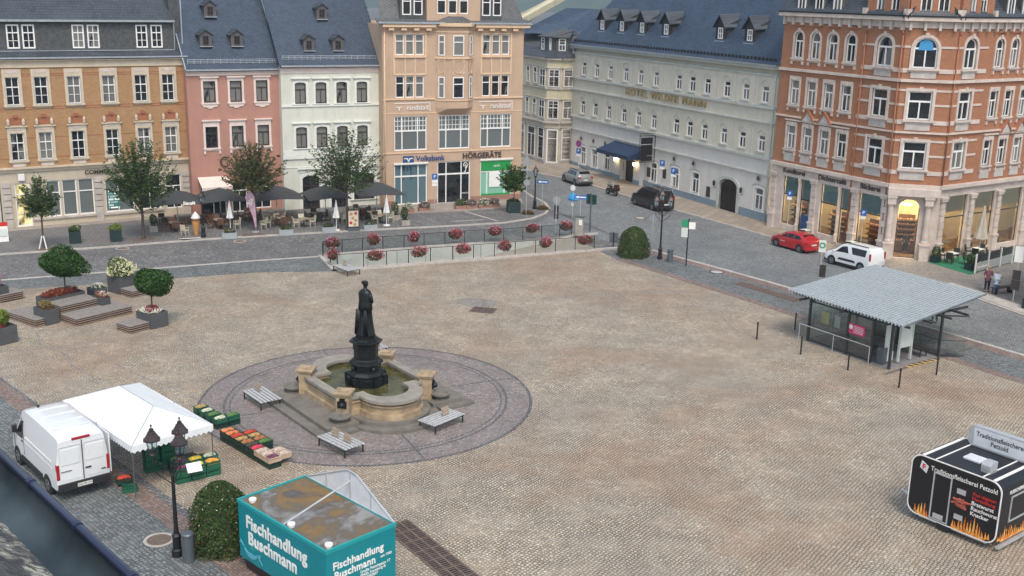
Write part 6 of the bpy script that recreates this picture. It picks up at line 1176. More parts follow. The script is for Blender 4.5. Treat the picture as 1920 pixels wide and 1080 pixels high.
b = MB(); b.box(-.3, -.22, 0, .3, .22, .02); o = b.o('price_board', 'white_paint'); o.location = (-12.95, 42.1, .72); o.rotation_euler = (R(40), 0, R(30)); tag(o, 'small white price board leaning on the produce by the lamp', 'sign')
b = MB(); b.box(-.42, -.3, 0, .42, .3, .25); o = b.o('cardboard_box', 'crate_wood'); o.location = (-13.1, 44.0, .5); o.rotation_euler = (0, 0, R(20)); tag(o, 'brown cardboard box among the crates behind the lemons', 'box')
# ---- bus shelter
g = N('corrugated'); g.rough(.5); g.b.inputs['Metallic'].default_value = .2; g.base(g.ramp(g.noise(g.obj(), .8, 5, .6), [(.3, (.4, .45, .47)), (.7, (.52, .57, .59))])); mat('valley_shade', (.27, .31, .34), .7, var=.2)
mat('shelter_steel', (.06, .065, .07), .45, .5, var=.15); mat('pink_poster', (.62, .03, .14), .5, var=.05); mat('yellow_poster', (.6, .6, .2), .5, var=.1); mat('hazard_yellow', (.5, .36, .16), .6, var=.1); mat('map_paper', (.55, .6, .57), .5, var=.08, vs=8)
def shelter():
    O = (17.8, 63.7); a = R(-56.5); t = thing('bus_shelter', 'glass bus shelter with pale blue corrugated metal roof', 'bus shelter', (*O, .012), a)
    def loc(p): dx, dy = p[0]-O[0], p[1]-O[1]; return (dx*math.cos(a)+dy*math.sin(a), -dx*math.sin(a)+dy*math.cos(a))
    Q = [loc(p) for p in ((16.59, 64.36), (21.14, 57.09), (28.52, 64.19), (23.97, 71.1))]; b = MB(); n = 36; vs = []; fs = []
    Z = lambda u, v: 2.95+.1*v
    m_ = n*4
    for i in range(m_+1):
        u = i/m_; dz = (.06, .06, -.05, -.05)[i % 4]
        p = Vector(Q[0]).lerp(Vector(Q[1]), u); q = Vector(Q[3]).lerp(Vector(Q[2]), u); vs += [(p.x, p.y, 2.95+dz), (q.x, q.y, 3.0+dz), (p.x, p.y, 2.93+dz), (q.x, q.y, 2.98+dz)]
    for i in range(m_): fs += [(4*i, 4*i+4, 4*i+5, 4*i+1), (4*i+2, 4*i+3, 4*i+7, 4*i+6), (4*i, 4*i+2, 4*i+6, 4*i+4), (4*i+1, 4*i+5, 4*i+7, 4*i+3)]
    b.add(vs, fs)
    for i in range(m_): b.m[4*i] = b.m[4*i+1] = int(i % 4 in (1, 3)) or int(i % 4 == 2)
    b.o('roof', ['corrugated', 'valley_shade'], t)  # shade between the ridges painted as a darker colour on flanks and valleys
    posts = [(0.1, 0), (3.0, 0), (4.75, 0), (6.05, 0), (6.05, 4.35), (3.2, 4.35), (.1, 4.35)]
    for x, y in posts: b = MB(); b.bc(x, y, 0, .13, .13, 2.82); b.o('post', 'shelter_steel', t)
    b = MB()
    for y in (-.4, 1.5, 3.2, 4.7): b.box(-.9, y-.05, 2.78, 7.4, y+.05, 2.9)
    for x in (.1, 3.1, 6.05): b.box(x-.05, -1.0, 2.66, x+.05, 6.6, 2.779)
    b.o('roof_beams', 'shelter_steel', t)
    for (x0, y0, x1, y1) in ((.15, 0, 4.7, 0), (-.0, .1, -.0, 2.1), (.0, 2.2, .0, 4.3), (.2, 4.35, 3.1, 4.35), (3.3, 4.35, 5.9, 4.35), (6.05, 4.4, 6.9, 5.6)):
        b = MB(); d = Vector((x1-x0, y1-y0)).normalized(); nn = Vector((-d.y, d.x))*.006; b.add([(x0-nn.x, y0-nn.y, .2), (x1-nn.x, y1-nn.y, .2), (x1-nn.x, y1-nn.y, 2.45), (x0-nn.x, y0-nn.y, 2.45)], [(0, 1, 2, 3)]); b.o('glass_wall', 'clear_glass', t)
        for zz, rr_, oy in ((2.5, .05, 0), (.12, .03, 0), (1.0, .02, .05)): b = MB(); b.cyl((x0, y0+oy, zz), (x1, y1+oy, zz), rr_, n=6); b.o('glass_rail', 'shelter_steel', t)
    b = MB(); b.cyl((-.3, -.35, 1.05), (4.9, -.35, 1.05), .028, n=8); b.cyl((-.3, -.35, .0), (-.3, -.35, 1.05), .025, n=6); b.cyl((4.9, -.35, .0), (4.9, -.35, 1.05), .025, n=6); b.cyl((2.3, -.35, 0), (2.3, -.35, 1.05), .02, n=6); b.o('handrail', 'frame_alu', t)
    b = MB(); b.box(3.0, -.03, 1.35, 4.2, -.012, 1.95); po = b.o('poster', 'pink_poster', t); text('AM MARKT', .13, 'white_paint', po, (3.72, -.035, 1.72), name='poster_lettering', ext=.002) if 0 else None
    b = MB()
    for k in range(5): b.box(3.42, -.04, 1.45+k*.09, 4.1, -.031, 1.48+k*.09)
    b.box(3.1, -.04, 1.62, 3.34, -.031, 1.8); b.add([(3.07, -.036, 1.8), (3.37, -.036, 1.8), (3.22, -.036, 1.9)], [(0, 1, 2)]); b.o('poster_print', 'white_paint', po)
    b = MB(); b.box(.75, .3, 1.3, 1.3, .34, 2.0); b.o('timetable', 'yellow_poster', t); b = MB(); b.box(1.55, .5, 1.2, 1.95, .54, 1.9); b.o('timetable', 'map_paper', t)
    b = MB(); b.box(5.3, .4, .7, 5.36, 1.1, 2.3); b.box(5.28, .35, .15, 5.38, 1.15, .69); b.o('map_case', 'map_paper', t); b = MB(); b.box(5.6, 1.3, .9, 5.66, 2.3, 2.2); b.box(5.55, 1.25, .1, 5.7, 1.32, 2.3); b.box(5.55, 2.3, .1, 5.7, 2.37, 2.3); b.o('map_case', 'map_paper', t)
    b = MB(); b.box(5.0, .2, .0, 5.4, .6, 1.0); b.o('litter_bin', 'bin_metal', t)
    for (x, y, w) in ((1.0, 1.0, 3.2), (3.9, 3.2, 1.9), (1.0, 3.6, 2.4)):
        b = MB(); b.box(x, y, .46, x+w, y+.7, .5); s_ = b.o('bench_seat', 'wood_dark', t)
        for xx in (x+.15, x+w-.2):
            for yy in (y+.05, y+.6): b = MB(); b.box(xx, yy, 0, xx+.05, yy+.05, .46); b.o('bench_leg', 'shelter_steel', s_)
    b = MB(); b.box(6.2, 1.2, .01, 6.5, 3.9, .05); hz = b.o('kerb_ramp', 'hazard_yellow', t); b = MB()
    for k in range(6): y = 1.15+k*.46; b.add([(6.19, y+.2, .055), (6.51, y+.3, .055), (6.51, y+.5, .055), (6.19, y+.4, .055)], [(0, 1, 2, 3)])
    b.o('hazard_stripes', 'black_paint', hz)
    b = MB(); b.box(-.1, -.1, 0, 6.1, 4.5, .02); b.o('floor', 'kerb_dark', t)
shelter()
strip('rail_groove', [(20.7, 57.74), (28.45, 63.59)], .22, .004, .014, 'dark_setts')
for i, (x, y) in enumerate(((14.82, 63.72), (17.64, 65.89), (16.8, 61.01), (18.78, 58.39), (20.73, 55.7), (23.52, 57.88))):
    t = thing('bollard', '%s of the six thin dark bollards round the bus shelter' % ('leftmost', 'rearmost', 'third from left', 'fourth from left', 'nearest', 'rightmost')[i], 'bollard', (x, y, .012), 0, 'bollards round the bus shelter'); b = MB(); b.cyl((0, 0, 0), (0, 0, 1.02), .045, n=10); b.o('shaft', 'iron', t); b = MB(); b.lathe([(.055, 1.0), (.055, 1.06), (.03, 1.09), (.001, 1.1)], n=10); b.o('cap', 'iron', t)
# ---- near gutter and roof edge of the house the camera stands on
g = N('lichen_roof'); o = g.obj(); c = g.ramp(g.noise(g.map(o, rot=(0, 0, R(40)), scale=(1, 1.8, 1)), 26, 8, .8, .8), [(.47, (.045, .045, .05)), (.51, (.33, .33, .27)), (.6, (.48, .48, .4)), (.75, (.6, .58, .45))]); c = g.mix(g.ramp(g.noise(o, 5, 4), [(.5, 0.), (.56, .85)]), c, (.04, .04, .05)); g.base(c); g.rough(.9); g.bump(g.noise(o, 30, 5), .6, .01)
g = N('gutter_zinc'); o = g.obj(); c = g.ramp(g.noise(o, 3, 5, .6), [(.3, (.035, .05, .06)), (.7, (.11, .145, .165))]); g.base(c); g.rough(.4); g.b.inputs['Metallic'].default_value = .5
mat('rim_blue', (.035, .045, .095), .35, .4, var=.1)
def gutter():
    P0, P1 = Vector((-1.67, 3.35, 18.5)), Vector((-.98, 2.59, 18.5)); d = (P1-P0).normalized(); nrm = Vector((-d.y, d.x, 0)); nrm = -nrm if nrm.y > 0 else nrm    # towards the roof
    t = thing('roof_gutter', 'dark blue zinc roof gutter running across the near lower left corner', 'gutter', (0, 0, 0)); r = .105; n = 12
    a0, a1 = P0-d*2.5, P1+d*3.5; b = MB(); pr = [(r-r*math.cos(math.pi*i/n), -r*math.sin(math.pi*i/n)) for i in range(n+1)]
    ring = lambda c, k: [c+nrm*x+Vector((0, 0, z-k)) for x, z in pr]
    A, B_ = ring(a0, 0), ring(a1, 0); b.add(A+B_, [(i, n+1+i, n+2+i, i+1) for i in range(n)]); C, E = [p-Vector((0, 0, .006)) for p in A], [p-Vector((0, 0, .006)) for p in B_]; b.add(C+E, [(i, i+1, n+2+i, n+1+i) for i in range(n)]); b.o('channel', 'gutter_zinc', t, smooth=True)
    b = MB(); b.cyl(a0+Vector((0, 0, .004)), a1+Vector((0, 0, .004)), .013, n=10); b.o('rolled_rim', 'rim_blue', t, smooth=True)
    for k in (-.32, .05, .42, .79): 
        c = P0+d*(k+.25); b = MB(); q = [c+nrm*(x*1.02-.004)+Vector((0, 0, z*1.03-.004)) for x, z in pr][:n//2+1]; b.add([p-d*.014 for p in q]+[p+d*.014 for p in q], [(i, i+1, n//2+2+i, n//2+1+i) for i in range(n//2)]); b.cyl(c-d*.012+Vector((0, 0, .004)), c+d*.012+Vector((0, 0, .004)), .0155, n=10); b.o('bracket', 'rim_blue', t)
    b = MB(); e0, e1 = a0+nrm*.15, a1+nrm*.15; up = nrm*.8+Vector((0, 0, .45)); b.add([e0+Vector((0, 0, .0)), e1+Vector((0, 0, .0)), e1+up, e0+up, e0-Vector((0, 0, .03)), e1-Vector((0, 0, .03)), e1+up-Vector((0, 0, .1)), e0+up-Vector((0, 0, .1))], [(0, 3, 2, 1), (4, 5, 6, 7), (0, 1, 5, 4)]); o = b.o('near_roof', 'lichen_roof', None); tag(o, 'lichen spotted roof edge below the camera in the lower left corner', 'roof')
    b = MB(); w0, w1 = a0+nrm*.45, a1+nrm*.45; b.add([(w0.x, w0.y, 0), (w1.x, w1.y, 0), (w1.x, w1.y, 18.45), (w0.x, w0.y, 18.45)], [(0, 1, 2, 3)])
gutter()
# ---------------------------------------------------------------- vehicles
mat('paint_white', (.72, .74, .76), .3, var=.03, coat=.6); mat('paint_red', (.38, .008, .012), .28, var=.05, coat=.8); mat('paint_silver', (.34, .345, .34), .32, .6, var=.05, coat=.5); mat('paint_black', (.008, .008, .01), .25, var=.1, coat=.8)
mat('car_glass', (.012, .014, .016), .06, var=.1); mat('plastic', (.018, .018, .02), .6, var=.1); mat('alloy', (.3, .31, .32), .35, .7, var=.1); mat('tail_red', (.35, .01, .015), .25, var=.1, coat=.5); mat('lamp_clear', (.55, .56, .56), .15, var=.1, coat=.5); mat('plate', (.7, .7, .68), .5, var=0)
def car(name, label, cat, loc, hd, paint, W, st, wheels, wr, side, ws, rw, dark_rear=None, tl=None, roofbars=False, group=None, mir=None, sill=.22, clad=False, plate=True, ztl=None, big=False):
    """st: (x, zbottom, w_low, z_belt, w_belt, z_roof, w_roof) from rear to front; side: lists of (x,t) window outlines"""
    t = thing(name, label, cat, (*loc, .012), hd, group); rings = []
    for (x, zb, wl, zt, wt, zr, wf) in st:
        zm = zb+(zt-zb)*.45
        half = [(0, zb), (wl*.92, zb), (wl, zb+.08), (max(wl, wt)*1.0, zm), (wt, zt), ((wt+wf)/2+.01, (zt+zr)/2), (wf, zr-.05*min(1, (zr-zt)*3)), (wf*.86, zr), (wf*.4, zr+.012), (0, zr+.016)]
        rings.append([(x, y, z) for y, z in half]+[(x, -y, z) for y, z in half[-2:0:-1]])
    b = MB(); b.loft(rings); o = b.o('body', paint, t, fix=True); me = o.data; me.polygons.foreach_set('use_smooth', [True]*len(me.polygons)); me.set_sharp_from_angle(angle=R(38))
    def at(x, tt, off=.012):
        for a, c in zip(st, st[1:]):
            if a[0] <= x <= c[0]:
                f = (x-a[0])/(c[0]-a[0]); q = [a[i]+(c[i]-a[i])*f for i in range(7)]; zt, wt, zr, wf = q[3], q[4], q[5], q[6]; zr -= .05*min(1, (zr-zt)*3)
                if tt <= .5: k = tt*2; return (wt+((wt+wf)/2+.01-wt)*k+off, zt+((zt+q[5])/2-zt)*k)
                k = tt*2-1; return ((wt+wf)/2+.01+(wf-(wt+wf)/2-.01)*k+off, (zt+q[5])/2+(zr-(zt+q[5])/2)*k)
    for poly in side:
        for s in (1, -1):
            b = MB(); xs0, xs1 = min(p[0] for p in poly), max(p[0] for p in poly); n = 6
            def span(x):
                ts = []
                for p, q in zip(poly, poly[1:]+poly[:1]):
                    if (p[0]-x)*(q[0]-x) <= 1e-9 and abs(q[0]-p[0]) > 1e-6: ts.append(p[1]+(q[1]-p[1])*(x-p[0])/(q[0]-p[0]))
                return (min(ts), max(ts)) if ts else (0, 0)
            vs = []
            for i in range(n+1):
                x = xs0+(xs1-xs0)*min(.999, max(.001, i/n)); lo, hi = span(x)
                for k in range(4): tt = lo+(hi-lo)*k/3; y, z = at(x, tt); vs.append((x, s*y, z))
            b.add(vs, [(4*i+k, 4*i+4+k, 4*i+5+k, 4*i+1+k) for i in range(n) for k in range(3)]); b.o('side_window', 'car_glass', t)
    for nm, (xa, xb, fa, fb) in (('windscreen', ws), ('rear_window', rw)):
        if xa is None: continue
        ya, za = at(xa, fa, 0) ; yb, zb_ = at(xb, fb, 0); s = 1 if xa > xb else -1; e = .02
        A = [q for q in st if abs(q[0]-xa) < 1e-6][0]; B_ = [q for q in st if abs(q[0]-xb) < 1e-6][0]
        za, ya = A[5]+.02+(0 if nm == 'windscreen' else 0), A[6]*.9; zb_, yb = B_[5]+.02, B_[6]*.9
        d = Vector((xb-xa, 0, zb_-za)); p0 = Vector((xa, 0, za))+d*fa; p1 = Vector((xa, 0, za))+d*fb; nn = Vector((-d.z, 0, d.x)).normalized()*(.012); nn = nn if nn.x*s > 0 else -nn
        b = MB(); y0, y1 = ya+(yb-ya)*fa, ya+(yb-ya)*fb; b.add([p0+nn+Vector((0, -y0, 0)), p0+nn+Vector((0, y0, 0)), p1+nn+Vector((0, y1, 0)), p1+nn+Vector((0, -y1, 0))], [(0, 1, 2, 3)]); b.o(nm, 'car_glass', t)
    hw = max(q[2] for q in st)
    for x in wheels:
        for s in (1, -1):
            b = MB(); b.cyl((x, s*(hw+.004), wr+.01), (x, s*(hw-.2), wr+.01), wr*1.17, n=22); a_ = b.o('wheel_arch', 'plastic', t)
            b = MB(); b.cyl((x, s*(hw+.016), wr), (x, s*(hw-.2), wr), wr, n=22); w_ = b.o('wheel', 'tyre', t); b = MB(); b.cyl((x, s*(hw+.03), wr), (x, s*(hw-.1), wr), wr*.62, n=16)
            r_ = b.o('rim', 'alloy', w_); b = MB()
            for k in range(5): a = 2*math.pi*(k+.5)/5; b.T = Matrix.Translation((x, s*(hw+.034), wr)) @ Matrix.Rotation(a, 4, 'Y'); b.box(wr*.22, -.002, -.035, wr*.55, .002, .035)
            b.o('spoke_gap', 'plastic', w_)
    xr, xf = st[0][0], st[-1][0]; zt_ = ztl or st[1][3]-.2
    for s in (1, -1):
        tw, th_, ty = tl or (.18, .2, .1); yy = st[1][4]-.02
        b = MB(); b.box(xr-.015, s*(yy-tw), zt_, xr+.1, s*(yy+.02), zt_+th_); b.o('tail_light', 'tail_red', t, bevel=.015); b = MB(); b.box(xf-.16, s*(st[-2][4]-.26), st[-2][3]-.16, xf+.012, s*(st[-2][4]-.02), st[-2][3]-.03); b.o('headlight', 'lamp_clear', t, bevel=.015)
        mx = mir or (ws[0]-.15); my, mz = at(mx, .2, 0); b = MB(); b.box(mx-.08, s*(my+.02), mz, mx+.06, s*(my+.2), mz+(.3 if big else .14)); b.o('mirror', 'plastic' if big else paint, t, bevel=.02)
    b = MB(); b.box(xr-.03, -st[1][2]+.05, sill, xr+.15, st[1][2]-.05, sill+.26); b.o('rear_bumper', 'plastic' if (clad or dark_rear) else paint, t, bevel=.03)
    b = MB(); b.box(xf-.15, -st[-2][2]+.05, sill-.02, xf+.03, st[-2][2]-.05, sill+.24); b.o('front_bumper', 'plastic' if clad else paint, t, bevel=.03)
    b = MB(); b.box(xr-.042, -.26, sill+.1 if big else .62, xr-.02, .26, sill+.22 if big else .73); b.o('number_plate', 'plate', t)
    if roofbars:
        for s in (1, -1): b = MB(); xs = [q[0] for q in st if q[5] > st[1][5]+.1*0]; b.box(rw[1]+.2, s*.58, max(q[5] for q in st)-.0, ws[1]-.1, s*.62, max(q[5] for q in st)+.06); b.o('roof_rail', 'plastic', t)
    b = MB()
    for s in (1, -1): b.box(wheels[0]+wr*1.2, s*(hw-.02), sill-.02, wheels[1]-wr*1.2, s*(hw+.008), sill+.14)
    b.o('sill', 'plastic' if clad or dark_rear else paint, t) if 0 else None
    for s in (1, -1): b = MB(); b.box(wheels[0]+wr*1.2, s*(hw-.02), sill-.02, wheels[1]-wr*1.2, s*(hw+.008), sill+.12); b.o('side_sill', 'plastic' if clad or big else paint, t)
    for s in (1, -1):
        for x in ([side[0][0][0]] if big else []): pass
    return t, at
# silver SUV
car('parked_car', 'silver SUV parked at the kerb furthest up the road by the hotel', 'car', (6.75, 118.7), R(113), 'paint_silver', .92,
    [(-2.18, .5, .78, .72, .8, .75, .72), (-2.1, .3, .88, 1.0, .88, 1.04, .78), (-1.92, .28, .91, 1.03, .9, 1.25, .7), (-1.6, .28, .92, 1.03, .9, 1.56, .64), (-.9, .26, .92, 1.02, .9, 1.62, .62), (.1, .26, .92, 1.0, .89, 1.62, .62), (.5, .26, .92, .99, .88, 1.56, .62), (1.2, .28, .91, .98, .86, 1.02, .78), (1.9, .3, .88, .88, .8, .9, .66), (2.12, .36, .82, .72, .74, .74, .6), (2.18, .45, .76, .6, .68, .61, .5)],
    (-1.32, 1.32), .35, [[(-1.5, .12), (-.85, .12), (-.85, .86), (-1.35, .86)], [(-.78, .12), (.05, .12), (.05, .86), (-.78, .88)], [(.12, .12), (1.0, .12), (.42, .84), (.12, .86)]], (1.2, .5, .08, .92), (-1.92, -1.6, .05, .85), clad=True, roofbars=True, tl=(.28, .14, 0), ztl=.88)
car('parked_van', 'black passenger van with tinted windows parked beside the motorcycle', 'van', (13.35, 105.75), R(117), 'paint_black', .95,
    [(-2.48, .5, .85, .8, .88, .85, .8), (-2.42, .3, .93, 1.12, .94, 1.2, .88), (-2.36, .28, .95, 1.12, .94, 1.7, .8), (-2.2, .28, .95, 1.1, .94, 1.93, .74), (0, .26, .95, 1.08, .94, 1.97, .74), (.75, .26, .95, 1.07, .94, 1.9, .72), (1.2, .26, .95, 1.05, .93, 1.66, .76), (1.85, .28, .94, 1.03, .9, 1.1, .84), (2.3, .32, .88, .92, .82, .94, .68), (2.45, .42, .8, .7, .72, .72, .55)],
    (-1.45, 1.5), .34, [[(-2.1, .12), (-1.2, .12), (-1.2, .82), (-2.05, .82)], [(-1.1, .12), (.1, .12), (.1, .82), (-1.1, .82)], [(.2, .12), (1.6, .12), (.85, .8), (.2, .82)]], (1.85, .75, .06, .95), (-2.42, -2.2, .25, .9), roofbars=True, tl=(.1, .5, 0), ztl=.95)
car('parked_car', 'red hatchback with small white door logo parked outside the bakery', 'car', (23.2, 88.95), R(121), 'paint_red', .89,
    [(-2.05, .5, .74, .7, .76, .74, .66), (-1.98, .3, .86, .95, .84, 1.0, .72), (-1.75, .28, .88, 1.0, .86, 1.18, .66), (-1.25, .27, .89, .98, .86, 1.4, .6), (-.5, .26, .89, .95, .86, 1.45, .6), (.1, .26, .89, .93, .85, 1.43, .6), (.45, .26, .89, .92, .85, 1.36, .6), (1.2, .28, .88, .9, .83, .96, .74), (1.8, .3, .84, .8, .76, .82, .6), (2.0, .36, .78, .66, .7, .68, .54), (2.05, .44, .72, .56, .64, .57, .46)],
    (-1.3, 1.28), .32, [[(-1.45, .2), (-.6, .12), (-.6, .84), (-1.1, .8)], [(-.52, .12), (.12, .12), (.12, .85), (-.52, .85)], [(.2, .12), (1.02, .12), (.42, .82), (.2, .84)]], (1.2, .45, .08, .92), (-1.98, -1.25, .42, .92), tl=(.32, .14, 0), ztl=.8)
bw_, at_ = car('parked_car', 'white high roofed family van with black rear windows parked by the bus shelter', 'van', (26.25, 83.0), R(124), 'paint_white', .92,
    [(-2.2, .5, .82, .8, .86, .85, .8), (-2.14, .3, .9, 1.05, .91, 1.15, .86), (-2.1, .28, .92, 1.08, .91, 1.6, .78), (-1.95, .28, .92, 1.08, .91, 1.82, .7), (-.5, .26, .92, 1.06, .9, 1.86, .68), (.4, .26, .92, 1.05, .9, 1.8, .68), (.75, .26, .92, 1.04, .89, 1.68, .68), (1.35, .28, .91, 1.03, .87, 1.15, .8), (1.9, .3, .88, .95, .8, .98, .68), (2.14, .36, .82, .8, .74, .82, .6), (2.2, .45, .76, .62, .68, .63, .5)],
    (-1.38, 1.38), .34, [[(-1.75, .14), (-.35, .14), (-.3, .8), (-1.75, .84)], [(-.15, .14), (1.15, .14), (.6, .78), (-.12, .82)]], (1.35, .75, .06, .94), (-2.14, -1.95, .2, .85), clad=True, tl=(.1, .55, 0), ztl=.95, roofbars=True)
b = MB()
for s in (1, -1): b = MB(); b.prismy([(-.9, .55), (.8, .55), (.65, .72), (-.75, .72)], s*.915, s*.94); b.o('side_protector', 'plastic', bw_)
tv, at_ = car('delivery_van', 'white high roofed panel van parked beside the market tent', 'van', (-18.9, 42.95), R(131), 'paint_white', 1.02,
    [(-2.8, .5, .93, 1.0, .98, 1.6, .95), (-2.78, .38, .98, 1.25, 1.01, 2.42, .86), (-2.6, .36, 1.0, 1.3, 1.02, 2.52, .84), (-1.5, .34, 1.02, 1.32, 1.02, 2.56, .84), (.8, .34, 1.02, 1.32, 1.02, 2.56, .84), (1.3, .34, 1.02, 1.32, 1.01, 2.46, .82), (1.55, .34, 1.02, 1.3, 1.0, 2.2, .82), (2.15, .36, 1.0, 1.28, .96, 1.36, .88), (2.6, .38, .94, 1.12, .88, 1.15, .74), (2.78, .44, .86, .9, .8, .92, .62)],
    (-1.7, 1.75), .36, [[(1.0, .02), (2.0, .02), (1.5, .62), (1.0, .66)]], (2.15, 1.55, .04, .95), (None, 0, 0, 0), dark_rear=True, tl=(.1, .62, 0), ztl=.9, mir=1.75, sill=.4, big=True)
tv.scale = (1.06, 1.04, 1.04)
b = MB(); b.box(-2.86, -.99, .4, -2.7, .99, .72); b.o('bumper_step', 'plastic', tv, bevel=.03)
for s in (1, -1):
    b = MB(); b.T = Matrix.Translation((-2.806, s*.47, .86)) @ Matrix.Rotation(R(90), 4, 'Z') @ Matrix.Translation((-.41, 0, 0)); b.ring(rrect(.82, 1.35, .12, x0=0, z0=0)[:], rrect(.85, 1.38, .13, x0=-.015, z0=-.015), .012, .0, .0) ; d = b.o('rear_door', 'paint_white', tv); b = MB(); b.box(-2.82, s*.47-.36, 1.45, -2.80, s*.47+.36, 2.1); b.o('door_panel', 'paint_white', tv, bevel=.02)
for q, m in (((-2.83, -.012, .75, -2.8, .012, 2.35), 'seam'), ((-2.835, -.3, 1.15, -2.8, -.08, 1.2), 'door_handle'), ((-2.83, .45, 1.2, -2.8, .85, 1.215), 'trim_strip'), ((-2.83, -.85, .95, -2.8, -.68, .985), 'badge')): b = MB(); b.box(*q); b.o(m, 'plastic', tv)
b = MB(); b.box(-2.8, -.35, 2.38, -2.7, .35, 2.47); b.o('brake_light', 'tail_red', tv, bevel=.02)
for s in (1, -1):
    b = MB(); b.box(-2.3, s*1.0, 1.5, .7, s*1.028, 1.52); b.box(-2.3, s*1.0, 1.22, .8, s*1.03, 1.3); b.o('side_rib', 'paint_white', tv); b = MB(); b.box(-1.2, s*1.0, .36, 1.25, s*1.035, .62); b.o('side_cladding', 'plastic', tv); b = MB(); b.box(.86, s*1.005, .7, .875, s*1.03, 2.3); b.box(2.02, s*1.0, .7, 2.035, s*1.02, 1.3); b.o('door_seam', 'plastic', tv); b = MB(); b.box(.95, s*1.0, 1.22, 1.12, s*1.04, 1.27); b.o('door_handle', 'plastic', tv)
for x in (-1.9, -1.1, -.3, .5): b = MB(); b.box(x, -.72, 2.565, x+.05, .72, 2.59); b.o('roof_rib', 'paint_white', tv)
b = MB(); b.cyl((.95, .3, 2.55), (.95, .3, 2.64), .05, n=8); b.o('antenna', 'plastic', tv)
text('ERZ MB 279', .1, 'sign_dark', tv, (-2.865, 0, .56), rot=(R(90), 0, R(-90)), ext=.002, name='plate_lettering'); b = MB(); b.box(-2.862, -.28, .49, -2.85, .28, .63); b.o('number_plate', 'plate', tv)
# open side door leaf of the van
b = MB(); b.box(-2.72, -1.12, .7, -1.7, -1.06, 2.3); b.o('sliding_door', 'paint_white', tv, bevel=.02)
text('MARKT', .16, 'white_paint', [o for o in S.objects if o.get('label', '').startswith('red hatch')][0], (.55, .905, .62), rot=(R(90), 0, R(180)), ext=.002, name='door_lettering')
def moto():
    t = thing('motorcycle', 'dark touring motorcycle with side cases parked between the silver SUV and the black van', 'motorcycle', (10.0, 111.9, .012), R(118))
    for x in (-.72, .75):
        b = MB(); b.cyl((x, -.07, .32), (x, .07, .32), .32, n=20); w_ = b.o('wheel', 'tyre', t); b = MB(); b.cyl((x, -.075, .32), (x, .075, .32), .2, n=14); b.o('rim', 'alloy', w_)
    b = MB(); b.box(-.35, -.2, .3, .35, .2, .7); b.cyl((.75, .12, .32), (.5, .12, .95), .035, n=6); b.cyl((.75, -.12, .32), (.5, -.12, .95), .035, n=6); b.cyl((-.72, .12, .32), (-.1, .12, .45), .04, n=6); b.o('frame', 'plastic', t)
    b = MB(); b.lathe([(.001, .7), (.2, .75), (.22, .88), (.12, .98), (.001, 1.0)], .15, 0, 12); b.prismy([(-.75, .78), (-.1, .78), (0, .9), (-.3, .88), (-.75, .95)], -.16, .16); b.o('tank_and_seat', 'paint_black', t, smooth=False)
    b = MB(); b.prismx([(-.22, .8), (.22, .8), (.15, 1.1), (-.15, 1.1)], .5, .7); b.o('fairing', 'paint_silver', t); b = MB(); b.add([(.6, -.18, 1.08), (.6, .18, 1.08), (.45, .14, 1.35), (.45, -.14, 1.35)], [(0, 1, 2, 3)]); b.o('screen', 'clear_glass', t); b = MB(); b.cyl((.4, -.42, 1.05), (.4, .42, 1.05), .02, n=6); b.o('handlebar', 'plastic', t)
    for y in (-.42, .2): b = MB(); b.box(-.85, y, .5, -.35, y+.22, .9); b.o('side_case', 'paint_black', t, bevel=.04)
    b = MB(); b.box(-1.05, -.22, .92, -.65, .22, 1.2); b.o('top_case', 'plastic', t, bevel=.04); b = MB(); b.box(-1.08, -.08, .78, -1.04, .08, .86); b.o('tail_light', 'tail_red', t)
moto()
# ---------------------------------------------------------------- terrace
mat('parasol_grey', (.045, .05, .055), .85, var=.1); mat('parasol_white', (.7, .7, .7), .8, var=.05); mat('chair_cream', (.55, .5, .38), .6, var=.1); mat('chair_dark', (.03, .025, .022), .6, var=.2); mat('table_top', (.3, .25, .19), .5, var=.15); mat('chair_brown', (.12, .06, .035), .65, var=.2)
def parasol(loc, rz, s, h, label, txt=None, m='parasol_grey'):
    t = thing('parasol', label, 'parasol', (*loc, .104), rz, 'open grey parasols over the terrace'); b = MB(); n = 4; z0, z1 = h-.95, h
    C = [(-s, -s), (s, -s), (s, s), (-s, s)]; mids = []
    ring_ = []
    for i in range(4): p, q = Vector(C[i]), Vector(C[(i+1) % 4]); ring_ += [(*p, z0), (*(p.lerp(q, .5)*.97), z0+.12)]
    inner = [(x*.45, y*.45, z0+.62) for x, y, z in ring_]; b.add(ring_+inner+[(0, 0, z1)], [(i, (i+1) % 8, 8+(i+1) % 8, 8+i) for i in range(8)]+[(8+i, 8+(i+1) % 8, 16) for i in range(8)]); 
    b.add([(x, y, z-.02) for x, y, z in ring_]+[(x, y, z-.02) for x, y, z in inner], [(8+i, 8+(i+1) % 8, (i+1) % 8, i) for i in range(8)]); o = b.o('canopy', m, t)
    b = MB(); b.cyl((0, 0, 0), (0, 0, z1+.05), .04, n=8); b.ball((0, 0, z1+.06), .05, 6, 4); b.o('pole', 'frame_alu', t); b = MB(); b.bc(0, 0, 0, .8, .8, .08); b.o('base', 'dark_metal', t)
    b = MB(); 
    for x, y, z in ring_[::2]: b.cyl((0, 0, z0+.2), (x*.95, y*.95, z-.01), .012, n=4)
    b.o('ribs', 'frame_alu', t)
    if txt:
        for rzz, px in ((0, (0, -s*.97)), (R(90), (s*.97, 0))): text(txt, .36, 'white_paint', t, (px[0]+(.0 if rzz else s*.45), px[1]+(s*.45 if rzz else 0), z0+.13), rot=(R(62), 0, rzz), ext=.004, bold=.01, name='canopy_lettering')
